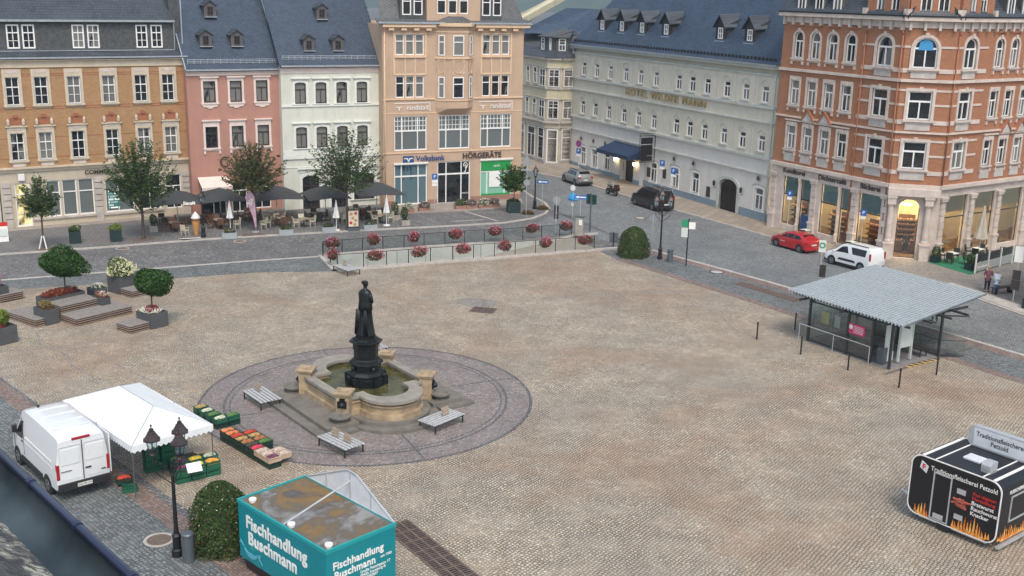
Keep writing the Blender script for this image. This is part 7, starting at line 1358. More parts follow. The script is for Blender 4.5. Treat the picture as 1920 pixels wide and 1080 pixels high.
parasol((-28.75, 92.9), R(20), 2.0, 2.9, 'leftmost dark parasol with white lettering beside the ice cream sculpture', 'Eiscafé'); parasol((-25.4, 94.2), R(24), 1.95, 2.95, 'grey parasol in front of the pink house, left of the brown leaved tree'); parasol((-20.9, 95.9), R(24), 2.15, 2.95, 'grey parasol between the brown leaved tree and the mint house'); parasol((-16.6, 96.0), R(24), 1.9, 3.05, 'grey parasol half hidden by the open crowned tree before the mint house'); parasol((-12.4, 98.4), R(24), 2.15, 3.05, 'rightmost grey parasol beside the bank entrance')
def closed(loc, h, label, s=1., m='parasol_white', cr=.32):
    t = thing('folded_parasol', label, 'parasol', (*loc, .104), 0, 'folded parasols'); b = MB(); n = 12; P = []
    for i in range(n): a = 2*math.pi*i/n; k = 1 if i % 2 else .72; P.append((k*math.cos(a), k*math.sin(a)))
    lv = [(cr*1.0, h*.42), (cr*.62, h*.62), (cr*.3, h*.85), (cr*.1, h*.98)]; b.loft([[(x*r, y*r, z) for x, y in P] for r, z in lv]); b.o('canopy', m, t); b = MB(); b.cyl((0, 0, 0), (0, 0, h), .03, n=8); b.lathe([(.3, 0), (.3, .06), (.06, .1)], n=14); b.o('pole', 'white_paint', t)
closed((-23.7, 90.7), 2.5, 'small white folded parasol left of the beach flag'); closed((-14.95, 91.6), 2.6, 'small white folded parasol left of the ice cream menu board'); closed((-10.98, 93.99), 2.7, 'small white folded parasol at the right end of the terrace'); closed((36.7, 85.1), 4.5, 'tall beige folded parasol on the bakery terrace', m='tarp_beige' if 0 else 'chair_cream_l', cr=.55) if 'chair_cream_l' in MT else None
mat('tarp_beige', (.5, .45, .38), .8, var=.1); closed((36.7, 85.1), 4.5, 'tall beige folded parasol on the bakery terrace', m='tarp_beige', cr=.55)
_CH = {}
def chair(loc, rz, m, label, grp, z=.104):
    if m not in _CH:
        r = thing('cafe_chair', label, 'chair', (*loc, z), rz, grp); b = MB(); b.box(-.25, -.24, .42, .25, .24, .46); b.o('seat', m, r); b = MB(); b.prismx([(.2, .46), (.25, .46), (.33, .95), (.29, .95)], -.25, .25); b.o('backrest', m, r)
        for x in (-.24, .2):
            for y in (-.23, .19): b = MB(); b.box(x, y, 0, x+.04, y+.04, .42); b.o('leg', m, r)
            b = MB(); b.box(x, -.22, .66, x+.05, .26, .69); b.box(x, -.22, .46, x+.04, -.18, .66); b.o('armrest', m, r)
        _CH[m] = r; return r
    return dup(_CH[m], (*loc, z), rz, label, grp)
def table(loc, rz, label, m='table_top', s=.8, z=.104):
    t = thing('cafe_table', label, 'table', (*loc, z), rz, 'cafe tables'); b = MB(); b.box(-s/2, -s/2, .71, s/2, s/2, .74); b.o('tabletop', m, t); b = MB(); b.cyl((0, 0, .02), (0, 0, .71), .035, n=8); b.bc(0, 0, 0, .45, .45, .03); b.o('table_leg', 'dark_metal', t)
A_ = R(25)
def T(u, v): return (-28.7+u*math.cos(A_)-v*math.sin(A_), 92.0+u*math.sin(A_)+v*math.cos(A_))   # terrace frame
def cset(c, m, where, tm='table_top', rz=0, n=4):
    table(c, A_, 'cafe table %s' % where, tm)
    for k in range(n):
        a = A_+rz+k*math.pi/2; chair((c[0]-.68*math.sin(a)*-1*1, c[1]+.68*math.cos(a)*-1*-1) if 0 else (c[0]+.7*math.cos(a), c[1]+.7*math.sin(a)), a-math.pi/2, m, '%s cafe chair at the table %s' % ({'chair_cream': 'cream', 'chair_dark': 'black', 'chair_brown': 'brown wicker'}[m], where), 'chairs ' + where)
cset((-28.2, 90.0), 'chair_brown', 'behind the ice cream sculpture'); cset((-29.6, 91.6), 'chair_dark', 'under the leftmost dark parasol'); cset((-24.9, 91.6), 'chair_brown', 'left of the first white folded parasol'); cset((-26.2, 93.6), 'chair_brown', 'under the parasol before the pink house')
cset((-19.9, 92.9), 'chair_brown', 'left of the open crowned tree'); cset((-20.9, 94.6), 'chair_cream', 'under the parasol between two trees'); cset((-17.9, 92.7), 'chair_cream', 'beside the second grey flower trough', n=3); cset((-17.3, 95.3), 'chair_dark', 'deep under the parasol at the mint house'); cset((-15.0, 95.2), 'chair_cream', 'behind the open crowned tree'); cset((-12.6, 96.4), 'chair_dark', 'under the rightmost parasol'); cset((-11.5, 95.1), 'chair_cream', 'at the right terrace end', n=3); cset((-13.9, 97.6), 'chair_brown', 'against the mint house wall'); cset((-23.1, 94.9), 'chair_brown', 'by the pink house door')
for (x, y, rz, lab) in ((-26.8, 88.3, 160, 'single cream chair beside the ice cream sculpture'), (-23.3, 91.3, -60, 'cream chair right of the first white folded parasol'), (-21.1, 91.4, -60, 'cream chair to the right of the beach flag'), (-20.9, 92.2, -70, 'cream chair behind the chair next to the beach flag')): chair((x, y), R(rz), 'chair_cream', lab, 'single cream chairs on the terrace')
for i, (x, y, lab) in enumerate(((-23.1, 87.95, 'light grey flower trough left of the beach flag'), (-18.85, 89.7, 'light grey flower trough between the flag and the cream chairs'), (-15.5, 91.0, 'light grey flower trough below the white folded parasol'), (-12.2, 92.35, 'light grey flower trough right of the ice cream menu board'))):
    planter((x, y), R(22), 1.15, .45, .5, lab, [('leaves', 'leaf_dark', 0, 0, .62, .5, .2, .28, 320, .07), ('flowers', 'flower_white' if i == 3 else 'flower_bronze', .1, 0, .62, .4, .18, .2, 40, .06)], m='planter_light', group='grey flower troughs along the terrace kerb')
for x, y, lab, s in ((-34.46, 84.9, 'dark green tub with low green plants near the slim tree', 1), (-31.57, 85.8, 'dark green tub with sprawling plants before the large dark tree', 1.2)):
    planter((x, y), R(25), .85, .85, 1.05, lab, [('leaves', 'leaf_mid' if s == 1 else 'leaf_lime', 0, 0, 1.15, .5*s, .45*s, .3*s, 420, .08), ('flowers', 'flower_cream', .1, 0, 1.25, .4, .4, .2, 30, .05)], m='planter_green', group='dark green plant tubs on the pavement')
planter((-29.8, 89.6), R(25), .6, .6, .6, 'stone pot with dark shrub beside the terrace tables', [('leaves', 'leaf_dark', 0, 0, 1.1, .35, .35, .55, 420, .07)], m='planter_stone')
for x, y, s, lab in ((-10.5, 96.6, .65, 'stone tub with tall dark conifer at the terrace end'), (-9.47, 94.5, .75, 'stone tub with small dark shrub by the white folded parasol')): planter((x, y), R(25), s, s, .55, lab, [('leaves', 'leaf_dark', 0, 0, 1.1, .33, .33, .65, 520, .07)], m='planter_stone')
planter((-.03, 101.3), R(10), 1.15, 1.15, 1.15, 'big dark tub with a small tree at the peach bank corner', [('leaves', 'leaf_dark', 0, 0, 1.2, .5, .5, .2, 260, .08)], m='planter_green')
tree((-.03, 101.3), 3.1, 1.45, 1.35, 1.9, 21, 'leaf_mid', 'small bushy tree growing in the big dark tub at the bank corner', nt=70, lpt=50, r0=.05, z0=1.05)
for i, (x, y, rr_, mt) in enumerate(((-9.7, 99.9, 'flower_white', 0), (-8.3, 100.9, 'flower_violet', 0), (-4.0, 102.6, 'flower_violet', 0), (-2.9, 103.1, 'flower_white', 0), (-1.9, 103.6, 'flower_violet', 0), (-5.0, 102.3, 'leaf_dark', 0))):
    planter((x, y), R(24), 1.1, .5, .45, '%s low flower tub along the peach bank wall' % ordn[i], [('leaves', 'leaf_dark', 0, 0, .6, .6, .4, .35, 300, .08), ('flowers', rr_, 0, 0, .65, .62, .42, .38, 260, .075)], m='brown_stone', group='flower tubs along the peach bank')
for x, y, lab in ((1.3, 100.4, 'low bed of red brown flowers around the road sign pole'), (2.75, 102.9, 'low bed of red brown flowers by the corner street lamp')): t = thing('flower_bed', lab, 'flower bed', (x, y, .1)); foliage(0, 0, .1, .62, .5, .28, 500, .07, 4).o('leaves', 'leaf_dark', t); foliage(0, 0, .14, .6, .48, .28, 300, .07, 6).o('flowers', 'flower_bronze', t)
# ice cream sculpture
mat('wafer', (.5, .25, .09), .6, var=.15); mat('ice_white', (.78, .78, .76), .5, var=.04); mat('ice_choc', (.2, .07, .03), .5, var=.1)
t = thing('ice_cream_sculpture', 'giant ice cream cone sculpture standing on the terrace', 'sculpture', (-25.9, 88.4, .104)); b = MB(); b.lathe([(.14, 0), (.16, .02), (.34, 1.2), (.36, 1.25)], n=16); b.o('cone', 'wafer', t); b = MB(); b.ball((0, 0, 1.32), .36, 14, 8, .6); b.o('lower_scoop', 'ice_choc', t, smooth=True); b = MB(); b.lathe([(.36, 1.42), (.4, 1.5), (.3, 1.6), (.31, 1.66), (.2, 1.76), (.2, 1.8), (.08, 1.92), (.001, 2.0)], n=16); b.o('swirl', 'ice_white', t, smooth=True)
# beach flag, boards
mat('flag_cloth', (.5, .3, .38), .7, var=.3, vs=2); mat('board_print', (.68, .6, .48), .5, var=.1)
t = thing('beach_flag', 'pink and white feather flag on the terrace in front of the brown leaved tree', 'flag', (-21.5, 90.2, .104), R(20)); b = MB(); P = [(0, .4), (-.12, 1.2), (-.55, 2.6), (-.75, 3.1), (-.55, 3.45), (-.2, 3.5), (-.02, 3.2), (.1, 2.0), (.12, .5)]; b.prismy([(x-.0, z*.95) for x, z in P], -.012, .012); b.o('cloth', 'flag_cloth', t); b = MB(); b.tube([(.05, 0, 0), (.08, 0, 2.0), (0, 0, 3.1), (-.3, 0, 3.4), (-.6, 0, 3.2)], .018, 5); b.cyl((0, 0, 0), (0, 0, .06), .3, n=12); b.o('pole', 'frame_alu', t); text('Eis', .5, 'white_paint', t, (-.3, -.02, 2.6), rot=(R(90), R(-70), 0), ext=.003, bold=.01, name='flag_lettering')
t = thing('menu_board', 'upright menu board with pictures of ice cream sundaes beside the tree', 'sign', (-13.55, 91.8, .104), R(20)); b = MB(); b.box(-.5, -.06, .25, .5, .06, 1.75); b.o('frame', 'sign_dark', t); b = MB(); b.box(-.42, -.075, .32, .42, -.06, 1.68); pp = b.o('print', 'board_print', t); b = MB(); b.bc(0, 0, 0, 1.0, .5, .2); b.o('foot', 'bin_metal', t)
for i, (x, z) in enumerate(((-.2, 1.4), (.2, 1.45), (-.05, 1.05), (.2, .85), (-.22, .65), (.12, .5))): b = MB(); b.T = Matrix.Translation((x, -.078, z)) @ Matrix.Rotation(R(90), 4, 'X'); b.lathe([(.13, 0), (.13, .008), (.001, .008)], n=10); b.o('sundae_picture', ('bread', 'red_letter', 'wafer')[i % 3], pp)
b = MB(); b.box(-.75, -.4, 0, .75, .4, .05); o = b.o('fallen_sign', 'white_paint'); o.location = (-26.1, 87.1, .12); o.rotation_euler = (R(-12), R(4), R(38)); tag(o, 'white lettered board lying on the kerb by the ice cream sculpture', 'sign'); text('MILCHEIS', .26, 'sign_dark', o, (0, 0, .055), rot=(0, 0, 0), ext=.002, bold=.006)
t = thing('a_board', 'red topped pavement sign stand at the far left edge', 'sign', (-40.1, 84.9, .104), R(30)); b = MB(); b.prismx([(-.3, 0), (-.24, 0), (-.04, 1.35), (-.1, 1.35)], -.35, .35); b.prismx([(.3, 0), (.24, 0), (.04, 1.35), (.1, 1.35)], -.35, .35); b.o('panel', 'white_paint', t); b = MB(); b.prismx([(-.13, 1.1), (.13, 1.1), (.1, 1.5), (-.1, 1.5)], -.38, .38); b.o('header', 'red_letter', t); b = MB(); b.prismx([(-.285, .45), (-.275, .45), (-.155, .98), (-.165, .98)], -.28, .28); b.o('print', 'map_paper', t)
for x, y, lab in ((-35.5, 82.6, 'slim'), (-29.6, 86.4, 'large dark'), (-21.4, 89.2, 'brown leaved')):
    b = MB(); s = .85
    for k in range(6): b.box(-s, -s/2+k*s/6+.01, 0, s, -s/2+(k+1)*s/6-.02, .03)
    o = b.o('tree_grate', 'rust_iron'); o.location = (x, y, .1); o.rotation_euler = (0, 0, R(24)); tag(o, 'iron grate round the foot of the %s street tree' % lab, 'tree grate')
t = thing('tree_stake', 'white painted stakes at the foot of the slim street tree', 'tree stakes', (-36.0, 82.6, .104)); 
for x in (-.28, .3): b = MB(); b.cyl((x, -.15, 0), (x*.2, 0, 1.0), .05, n=6); b.o('stake', 'white_paint', t)
# ---------------------------------------------------------------- bakery terrace
b = MB(); b.prism([(32.6, 84.6), (34.4, 80.75), (41.6, 87.4), (38.6, 88.6)], .104, .118); o = b.o('green_carpet', 'carpet_green'); tag(o, 'green carpet laid on the pavement under the bakery terrace tables', 'carpet')
for i, (x, y) in enumerate(((34.6, 84.9), (36.0, 83.6), (37.3, 86.6), (38.6, 85.6))):
    table((x, y), R(34), 'bakery terrace table, %s from the left on the green carpet' % ordn[i], 'map_paper', .75)
    for k in range(3): a = R(34+90*k+20); chair((x+.75*math.cos(a), y+.75*math.sin(a)), a-math.pi/2, 'chair_dark', 'dark wicker chair at the %s bakery terrace table from the left' % ordn[i], 'chairs on the bakery terrace')
t = thing('terrace_screen', 'glass and wood windscreen fence at the side of the bakery terrace', 'screen', (34.95, 81.3, .104), R(40))
for k in range(4): b = MB(); b.bc(k*1.9, 0, 0, .09, .09, 1.5); b.o('post', 'white_paint', t)
for k in range(3): b = MB(); b.box(k*1.9+.05, -.02, .1, k*1.9+1.85, .02, .75); b.o('banner', 'planter_light', t); b = MB(); b.box(k*1.9+.05, -.008, .8, k*1.9+1.85, .008, 1.4); b.o('glass_panel', 'clear_glass', t)
text('Konditorei', .34, 'white_paint', t, (1.0, -.03, .42), ext=.003, bold=.006, name='banner_lettering')
for x, y, lab in ((33.2, 84.7, 'dark tub with shrub beside the bakery door column'), (35.0, 82.4, 'dark tub with shrub by the windscreen of the bakery terrace')): planter((x, y), R(34), .6, .6, .6, lab, [('leaves', 'leaf_dark', 0, 0, .95, .4, .4, .45, 380, .07)], m='planter_green')
for x, y, lab in ((24.9, 92.6, 'small cafe table outside the first bakery window'), (27.6, 88.2, 'small cafe table outside the third bakery window')):
    table((x, y), R(30), lab, 'map_paper', .7); chair((x+.5, y+.7), R(-30), 'chair_dark', 'dark chair at the %s' % lab[6:], 'chairs outside the bakery windows'); chair((x-.4, y-.8), R(150), 'chair_dark', 'dark chair at the %s' % lab[6:], 'chairs outside the bakery windows')
b = MB(); b.bc(0, 0, 0, .8, .5, 1.35); b.bc(0, 0, 1.36, .86, .54, .35); o = b.o('newspaper_case', 'bank_blue'); o.location = (25.3, 94.0, .104); o.rotation_euler = (0, 0, R(-60)); tag(o, 'blue post box stand in front of the bakery wall beside a parking sign', 'post box')
# right edge building corner + benches + pots
b = MB(); b.box(0, -12, 0, 12, 0, 9); b.box(-.04, -.3, 0, .3, .04, 9); o = b.o('yellow_house', 'peach_trim'); o.location = (34.75, 72.4, 0); o.rotation_euler = (0, 0, R(36)); tag(o, 'yellow ochre house corner cut by the right edge of the photo', 'building')
ye = D.objects.new('facade', None); COL.objects.link(ye); ye.parent = o; ye.rotation_euler = (0, 0, R(-90)); ye.location = (0, 0, 0)
for u in (1.6, 4.2, 6.8, 9.4):
    for z in (1.0, 4.8): surround(ye, 'sand_trim', [(u, z, 1.1, 1.9, 0)], kw=.14, rec=0); win(ye, u, z, 1.1, 1.9, rec=-.05)
t = thing('street_bench', 'dark bench on the pavement behind the couple at the right edge', 'bench', (34.6, 75.6, .104), R(25)); b = MB(); b.box(-.9, -.25, .42, .9, .25, .47); b.o('seat', 'wood_dark', t)
for x in (-.75, .7): b = MB(); b.box(x, -.22, 0, x+.06, .22, .42); b.o('leg', 'iron', t)
planter((34.9, 71.6), R(36), .9, .9, .8, 'dark planter cut by the right edge below the bus stop sign', [('leaves', 'leaf_dark', 0, 0, .85, .4, .4, .25, 300, .07)], m='planter_green')
# ---------------------------------------------------------------- signs and posts
mat('sign_blue', (.02, .12, .4), .4, var=0); mat('sign_grey', (.3, .31, .32), .5, var=.1); mat('sign_red', (.6, .02, .02), .45, var=0); mat('sign_green', (.02, .25, .12), .5, var=0); mat('sign_yellow', (.75, .65, .12), .5, var=0)
def pole(loc, h, label, parts, rz=0, r=.035, cat='road sign', z=.104, grp=None):
    t = thing('sign_post', label, cat, (*loc, z), rz, grp); b = MB(); b.cyl((0, 0, 0), (0, 0, h), r, n=8); b.o('pole', 'frame_alu' if r < .04 else 'dark_metal', t)
    for p in parts:
        kind, zc, s, m = p[:4]; b = MB(); y = -.05
        if kind == 'disc': b.T = Matrix.Translation((0, y, zc)) @ Matrix.Rotation(R(90), 4, 'X'); b.cyl((0, 0, -.012), (0, 0, .012), s, n=20)
        elif kind == 'tri': b.prismy([(-s, zc-s*.6), (s, zc-s*.6), (0, zc+s*1.1)], y-.012, y+.012)
        elif kind == 'box': b.box(-s+(p[6] if len(p) > 6 else 0), y-.015, zc-p[4], s+(p[6] if len(p) > 6 else 0), y+.015, zc+p[4])
        elif kind == 'arrow': b.box(-s, y-.015, zc-.17, s, y+.015, zc+.17)
        o = b.o({'disc': 'round_sign', 'tri': 'triangular_sign', 'box': 'sign_plate', 'arrow': 'direction_sign'}[kind], m, t)
        if kind == 'arrow': q = MB(); q.prismy([(-s*.85, zc), (-s*.35, zc+.13), (-s*.35, zc+.05), (s*.8, zc+.05), (s*.8, zc-.05), (-s*.35, zc-.05), (-s*.35, zc-.13)], y-.022, y-.016); q.o('arrow_mark', 'white_paint', o)
        if len(p) > 5 and p[5]: text(p[5], s*1.5, 'white_paint', o, (0, y-.018, zc), ext=.003, bold=.006, name='sign_letter')
    return t
pole((-7.31, 100.5), 3.6, 'parking sign pole with white plates before the peach bank', [('box', 3.3, .26, 'sign_blue', .26, 'P'), ('box', 2.85, .24, 'white_paint', .12), ('box', 2.55, .24, 'white_paint', .12)], R(10))
pole((1.14, 100.05), 5.6, 'tall pole with back of a triangular warning sign at the bank corner', [('tri', 4.95, .5, 'sign_grey'), ('box', 4.15, .55, 'sign_grey', .08), ('disc', 3.0, .3, 'sign_grey')], R(-20))
pole((2.68, 103.1), 2.75, 'blue and white one way arrow sign at the kerb corner', [('arrow', 2.6, .55, 'sign_blue')], R(-10)); pole((5.65, 92.45), 3.3, 'blue and white one way arrow sign behind the ramp end', [('arrow', 3.15, .55, 'sign_blue')], R(-10))
pole((3.6, 92.24), 3.2, 'pole with the grey back of an oval road sign behind the rear railing', [('disc', 2.85, .34, 'sign_grey'), ('box', 2.1, .2, 'sign_dark', .3), ('box', 1.5, .2, 'sign_dark', .25)], R(160))
t = pole((5.35, 99.2), 2.5, 'pole with a blue jacket like cloth and a tilted white sign at the road edge', [('disc', 2.75, .28, 'white_paint'), ('box', 1.25, .14, 'white_paint', .15)], R(-40)); b = MB(); b.loft([[(r*math.cos(a), r*.5*math.sin(a), z) for a in [k*.7854 for k in range(8)]] for r, z in ((.5, 1.6), (.62, 1.75), (.5, 1.98), (.25, 2.2), (.12, 2.3))]); b.o('blue_cloth', 'sky_blue', t)
pole((6.9, 119.5), 4.3, 'no stopping and parking signs on a pole before the first hotel windows', [('disc', 4.1, .36, 'sign_blue'), ('box', 3.3, .28, 'sign_blue', .28, 'P'), ('box', 2.85, .28, 'white_paint', .12)], R(-40)); b = MB(); b.T = Matrix.Translation((6.9, 119.5, 4.2)) @ Matrix.Rotation(R(-40), 4, 'Z') @ Matrix.Translation((0, -.08, 0)) @ Matrix.Rotation(R(90), 4, 'X'); b.lathe([(.28, 0), (.28, .01), (.37, .01), (.37, 0)], n=20, cap=False); b.T = b.T @ Matrix.Rotation(R(45), 4, 'Z'); b.box(-.3, -.035, 0, .3, .035, .01); o = b.o('red_ring', 'sign_red', [q for q in S.objects if q.get('label', '').startswith('no stopping')][0]); o.matrix_parent_inverse = (Matrix.Translation((6.9, 119.5, .104)) @ Matrix.Rotation(R(-40), 4, 'Z')).inverted()
pole((14.3, 106.6), 4.3, 'two staggered blue parking signs behind the black van', [('box', 4.1, .28, 'sign_blue', .28, 'P'), ('box', 3.6, .28, 'white_paint', .1)], R(-40)); pole((15.2, 105.0), 3.9, 'right one of the staggered blue parking signs behind the black van', [('box', 3.6, .28, 'sign_blue', .28, 'P'), ('box', 3.15, .28, 'white_paint', .1)], R(-40))
pole((23.6, 93.6), 3.9, 'blue parking sign before the first bakery pillar', [('box', 3.65, .24, 'sign_blue', .24, 'P'), ('box', 3.25, .2, 'white_paint', .12)], R(-30)); pole((27.9, 86.9), 3.6, 'blue parking sign before the second bakery pillar', [('box', 3.4, .24, 'sign_blue', .24, 'P'), ('box', 3.0, .2, 'white_paint', .12)], R(-30))
pole((11.0, 85.6), 3.1, 'pole with the grey back of a round road sign beside the three lantern lamp', [('disc', 2.75, .32, 'sign_grey')], R(160)); 
t = pole((13.19, 81.8), 3.6, 'dark bus stop pole with green and white plates near the road', [('box', 3.25, .24, 'sign_green', .26, None, -.26), ('box', 2.55, .24, 'map_paper', .36, None, -.26), ('box', 3.1, .24, 'white_paint', .26, None, .28)], R(-10), r=.055, cat='bus stop sign')
pole((20.3, 70.9), 4.5, 'yellow green ringed bus stop sign behind the shelter roof', [('box', 4.15, .22, 'plate', .4)], R(-20), cat='bus stop sign'); b = MB(); b.T = Matrix.Translation((20.3, 70.9, 4.32)) @ Matrix.Rotation(R(-20), 4, 'Z') @ Matrix.Translation((0, -.08, 0)) @ Matrix.Rotation(R(90), 4, 'X'); b.lathe([(.12, 0), (.12, .01), (.2, .01), (.2, 0)], n=18, cap=False); q = [q for q in S.objects if q.get('label', '').startswith('yellow green')][0]; o = b.o('stop_ring', 'sign_green', q); o.matrix_parent_inverse = (Matrix.Translation((20.3, 70.9, .104)) @ Matrix.Rotation(R(-20), 4, 'Z')).inverted(); b = MB(); b.box(-.05, -.12, 2.1, .35, .05, 2.9); b.o('timetable_case', 'sign_dark', q)
pole((34.38, 73.3), 3.9, 'bus stop pole with timetable cases at the right edge of the photo', [('box', 3.35, .28, 'white_paint', .55), ('box', 1.9, .26, 'sign_dark', .34), ('box', 1.2, .28, 'sign_dark', .34)], R(-25), cat='bus stop sign')
def traffic_light(loc):
    t = thing('traffic_light', 'green backed traffic light on a grey pole at the end of the ramp', 'traffic light', (*loc, .104), R(-30)); b = MB(); b.cyl((0, 0, 0), (0, 0, 3.3), .07, n=10); b.o('pole', 'bin_metal', t)
    for x, a in ((-.24, 160), (.3, 60)):
        e = MB(); e.T = Matrix.Translation((x, 0, 2.35)) @ Matrix.Rotation(R(a), 4, 'Z'); e.box(-.15, -.1, 0, .15, .1, .85); h = e.o('signal_head', 'signal_green', t)
        for k in range(3): v = MB(); v.T = Matrix.Translation((x, 0, 2.35)) @ Matrix.Rotation(R(a), 4, 'Z') @ Matrix.Translation((0, -.1, .15+k*.28)) @ Matrix.Rotation(R(90), 4, 'X'); v.lathe([(.1, 0), (.11, .2)], n=10); v.cyl((0, 0, 0), (0, 0, .01), .1, n=10); v.o('visor', 'signal_green', h)
mat('signal_green', (.01, .06, .05), .5, var=.1); traffic_light((6.6, 93.6))
t = thing('parking_meter', 'brown grey parking meter pillar at the end of the rear ramp railing', 'parking meter', (5.6, 91.6, .104), R(-20)); b = MB(); b.box(-.32, -.2, 0, .32, .2, 1.6); b.o('housing', 'planter_stone', t, bevel=.02); b = MB(); b.box(-.02, -.215, .95, .26, -.2, 1.4); b.o('display', 'white_paint', t); b = MB(); b.box(-.36, -.24, 1.6, .36, .24, 1.68); b.o('cap', 'bin_metal', t)
pole((8.13, 87.6), 1.25, 'small dark sign board on a short post at the ramp entrance', [('box', .75, .36, 'bin_metal', .42)], R(160), r=.05, cat='sign')
# ---------------------------------------------------------------- people
mat('skin', (.45, .27, .2), .6, var=.05); mat('jacket_pale', (.5, .56, .62), .8, var=.12); mat('jeans', (.1, .16, .26), .85, var=.15); mat('hair_grey', (.3, .28, .26), .8, var=.2); mat('hair_dark', (.03, .02, .015), .7, var=.2); mat('shirt_mix', (.16, .06, .08), .8, var=.6, vs=9); mat('trousers_dark', (.02, .025, .045), .85, var=.15); mat('shoe', (.03, .03, .03), .6)
def skinned(verts, edges, rad, m, name, parent, sub=1, fam=0):
    me = D.meshes.new(name); me.from_pydata(verts, edges, []); o = D.objects.new(name, me); COL.objects.link(o); md = o.modifiers.new('s', 'SKIN'); md.use_smooth_shade = True
    for i, v in enumerate(me.skin_vertices[0].data): v.radius = (rad[i], rad[i]); v.use_root = (i == 0)
    s = o.modifiers.new('u', 'SUBSURF'); s.levels = sub; s.render_levels = sub
    bpy.context.view_layer.update(); nm = D.meshes.new_from_object(o.evaluated_get(bpy.context.evaluated_depsgraph_get())); nm.name = name; nm.materials.clear(); nm.materials.append(MT[m]); D.objects.remove(o); D.meshes.remove(me)
    r = D.objects.new(name, nm); COL.objects.link(r); r.parent = parent; nm.polygons.foreach_set('use_smooth', [True]*len(nm.polygons)); return r
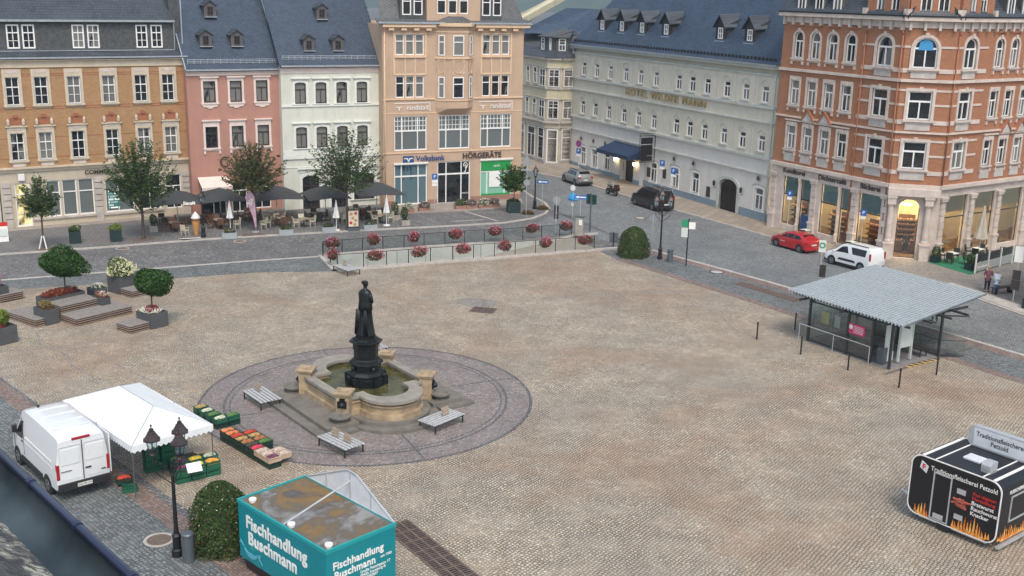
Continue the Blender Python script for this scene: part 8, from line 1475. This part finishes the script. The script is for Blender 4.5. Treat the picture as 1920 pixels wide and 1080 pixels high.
def person(loc, rz, label, top, legs, hair, s=1., arms=((.24, -.02, 1.12), (.26, .12, .88), (-.24, -.02, 1.12), (-.26, .12, .88)), stride=.06, long_coat=True, hold=None, z=.104, lean=0., fat=1.):
    t = thing('person', label, 'person', (*loc, z), rz); t.scale = (s, s, s); V = []; E = []; Rd = []
    def v(p, r, pr=None): V.append(p); Rd.append(r); (E.append((pr, len(V)-1)) if pr is not None else None); return len(V)-1
    pel = v((0, 0, .95), .15*fat); wa = v((0, lean*.3, 1.12), .13*fat, pel); ch = v((0, lean*.6, 1.34), .16*fat, wa); nk = v((0, lean, 1.5), .06, ch); hd = v((0, lean+.02, 1.58), .075, nk); h2 = v((0, lean+.025, 1.68), .1, hd); v((0, lean+.02, 1.75), .075, h2)
    for i, sx in enumerate((1, -1)):
        sh = v((sx*.19, lean*.8, 1.42), .065*fat, ch); el, ha = arms[2*i], arms[2*i+1]; e_ = v(el, .045, sh); w_ = v(ha, .03, e_); d = (Vector(ha)-Vector(el)).normalized(); pm = v(tuple(Vector(ha)+d*.06), .034, w_)
        for f in range(4): o_ = Vector((0, 0, 1)).cross(d)*(f-1.5)*.019; v(tuple(Vector(ha)+d*(.15-.01*abs(f-1.5))+o_), .009, pm)
        v(tuple(Vector(ha)+d*.07+Vector((0, 0, .04))), .01, w_)
        hp = v((sx*.1, 0, .88), .1*fat, pel); kn = v((sx*.11, sx*stride+.02, .5), .065, hp); an = v((sx*.115, sx*stride-.01, .1), .042, kn); v((sx*.12, sx*stride+.14, .045), .035, an)
    body_ = skinned(V, E, Rd, 'skin', 'body', t)
    V2, E2, R2 = V[:4], [(0, 1), (1, 2), (2, 3)], [.165*fat, .16*fat, .185*fat, .075]; k = 4
    for i, sx in enumerate((1, -1)): V2 += [(sx*.2, lean*.8, 1.42), arms[2*i], tuple(Vector(arms[2*i]).lerp(Vector(arms[2*i+1]), .85))]; E2 += [(2, k), (k, k+1), (k+1, k+2)]; R2 += [.085*fat, .066, .05]; k += 3
    V2.append((0, 0, .8)); E2.append((0, k)); R2.append(.175*fat); skinned(V2, E2, R2, top, 'top_clothing', t)
    V3, E3, R3 = [(0, 0, .92)], [], [.16*fat]
    for sx in (1, -1): n0 = len(V3); V3 += [(sx*.1, 0, .84), (sx*.11, sx*stride+.02, .5), (sx*.115, sx*stride-.01, .1)]; E3 += [(0, n0), (n0, n0+1), (n0+1, n0+2)]; R3 += [.115*fat, .085, .068]
    skinned(V3, E3, R3, legs, 'trousers', t)
    for sx in (1, -1): b = MB(); b.T = Matrix.Translation((sx*.12, sx*stride+.05, 0)); b.box(-.045, -.1, 0, .045, .16, .075); b.o('shoe', 'shoe', t, bevel=.025)
    b = MB(); b.T = Matrix.Translation((0, lean+.005, 1.7)); b.lathe([(.112, -.06), (.118, .0), (.1, .07), (.05, .11), (.001, .118)], n=14); b.T = b.T @ Matrix.Translation((0, -.03, -.03)); b.ball((0, 0, 0), .1, 12, 8); b.o('hair', hair, t, smooth=True)
    b = MB(); b.T = Matrix.Translation((0, lean+.12, 1.66)); b.prismx([(0, .02), (.03, -.015), (0, -.025)], -.012, .012); 
    b.o('nose', 'skin', t)
    for sx in (1, -1): b = MB(); b.ball((sx*.035, lean+.113, 1.69), .012, 6, 4); b.o('eye', 'hair_dark', t); b = MB(); b.ball((sx*.105, lean+.01, 1.67), .025, 6, 4); b.o('ear', 'skin', t)
    b = MB(); b.box(-.025, lean+.108, 1.615, .025, lean+.122, 1.625); b.o('mouth', 'red_letter', t)
    return t
person((34.0, 75.25), R(-28), 'person in a pale blue jacket and jeans with back to the square', 'jacket_pale', 'jeans', 'hair_grey', .98, fat=1.15, arms=((.28, .1, 1.18), (.2, .3, 1.15), (-.28, .02, 1.14), (-.24, .22, 1.05))); person((33.65, 75.95), R(165), 'bald person in patterned shirt and dark trousers facing the pale jacket', 'shirt_mix', 'trousers_dark', 'skin', 1.04, arms=((.26, .0, 1.16), (.22, .24, 1.12), (-.26, 0, 1.16), (-.2, .25, 1.1)))
person((27.15, 68.2), R(60), 'person in dark trousers standing behind the bus shelter', 'trousers_dark', 'trousers_dark', 'hair_dark', 1.0, stride=.14, z=.03)
person((31.75, 87.6), R(175), 'person with dark hair standing inside the lit bakery doorway', 'trousers_dark', 'trousers_dark', 'hair_dark', .98, z=.13)
# ---------------------------------------------------------------- thin morning haze over the far hills
b = MB(); b.box(-1600, -40, -14, 1600, 1700, 75); o = b.o('haze', 'black_paint'); tag(o, 'thin bluish haze over the town and the hills behind', 'haze', kind='stuff')
m = D.materials.new('haze'); m.use_nodes = True; m.node_tree.nodes.clear(); out = m.node_tree.nodes.new('ShaderNodeOutputMaterial'); v = m.node_tree.nodes.new('ShaderNodeVolumePrincipled'); v.inputs['Color'].default_value = (.72, .84, 1, 1); v.inputs['Density'].default_value = .00022; m.node_tree.links.new(v.outputs[0], out.inputs['Volume'])
o.data.materials.clear(); o.data.materials.append(m)
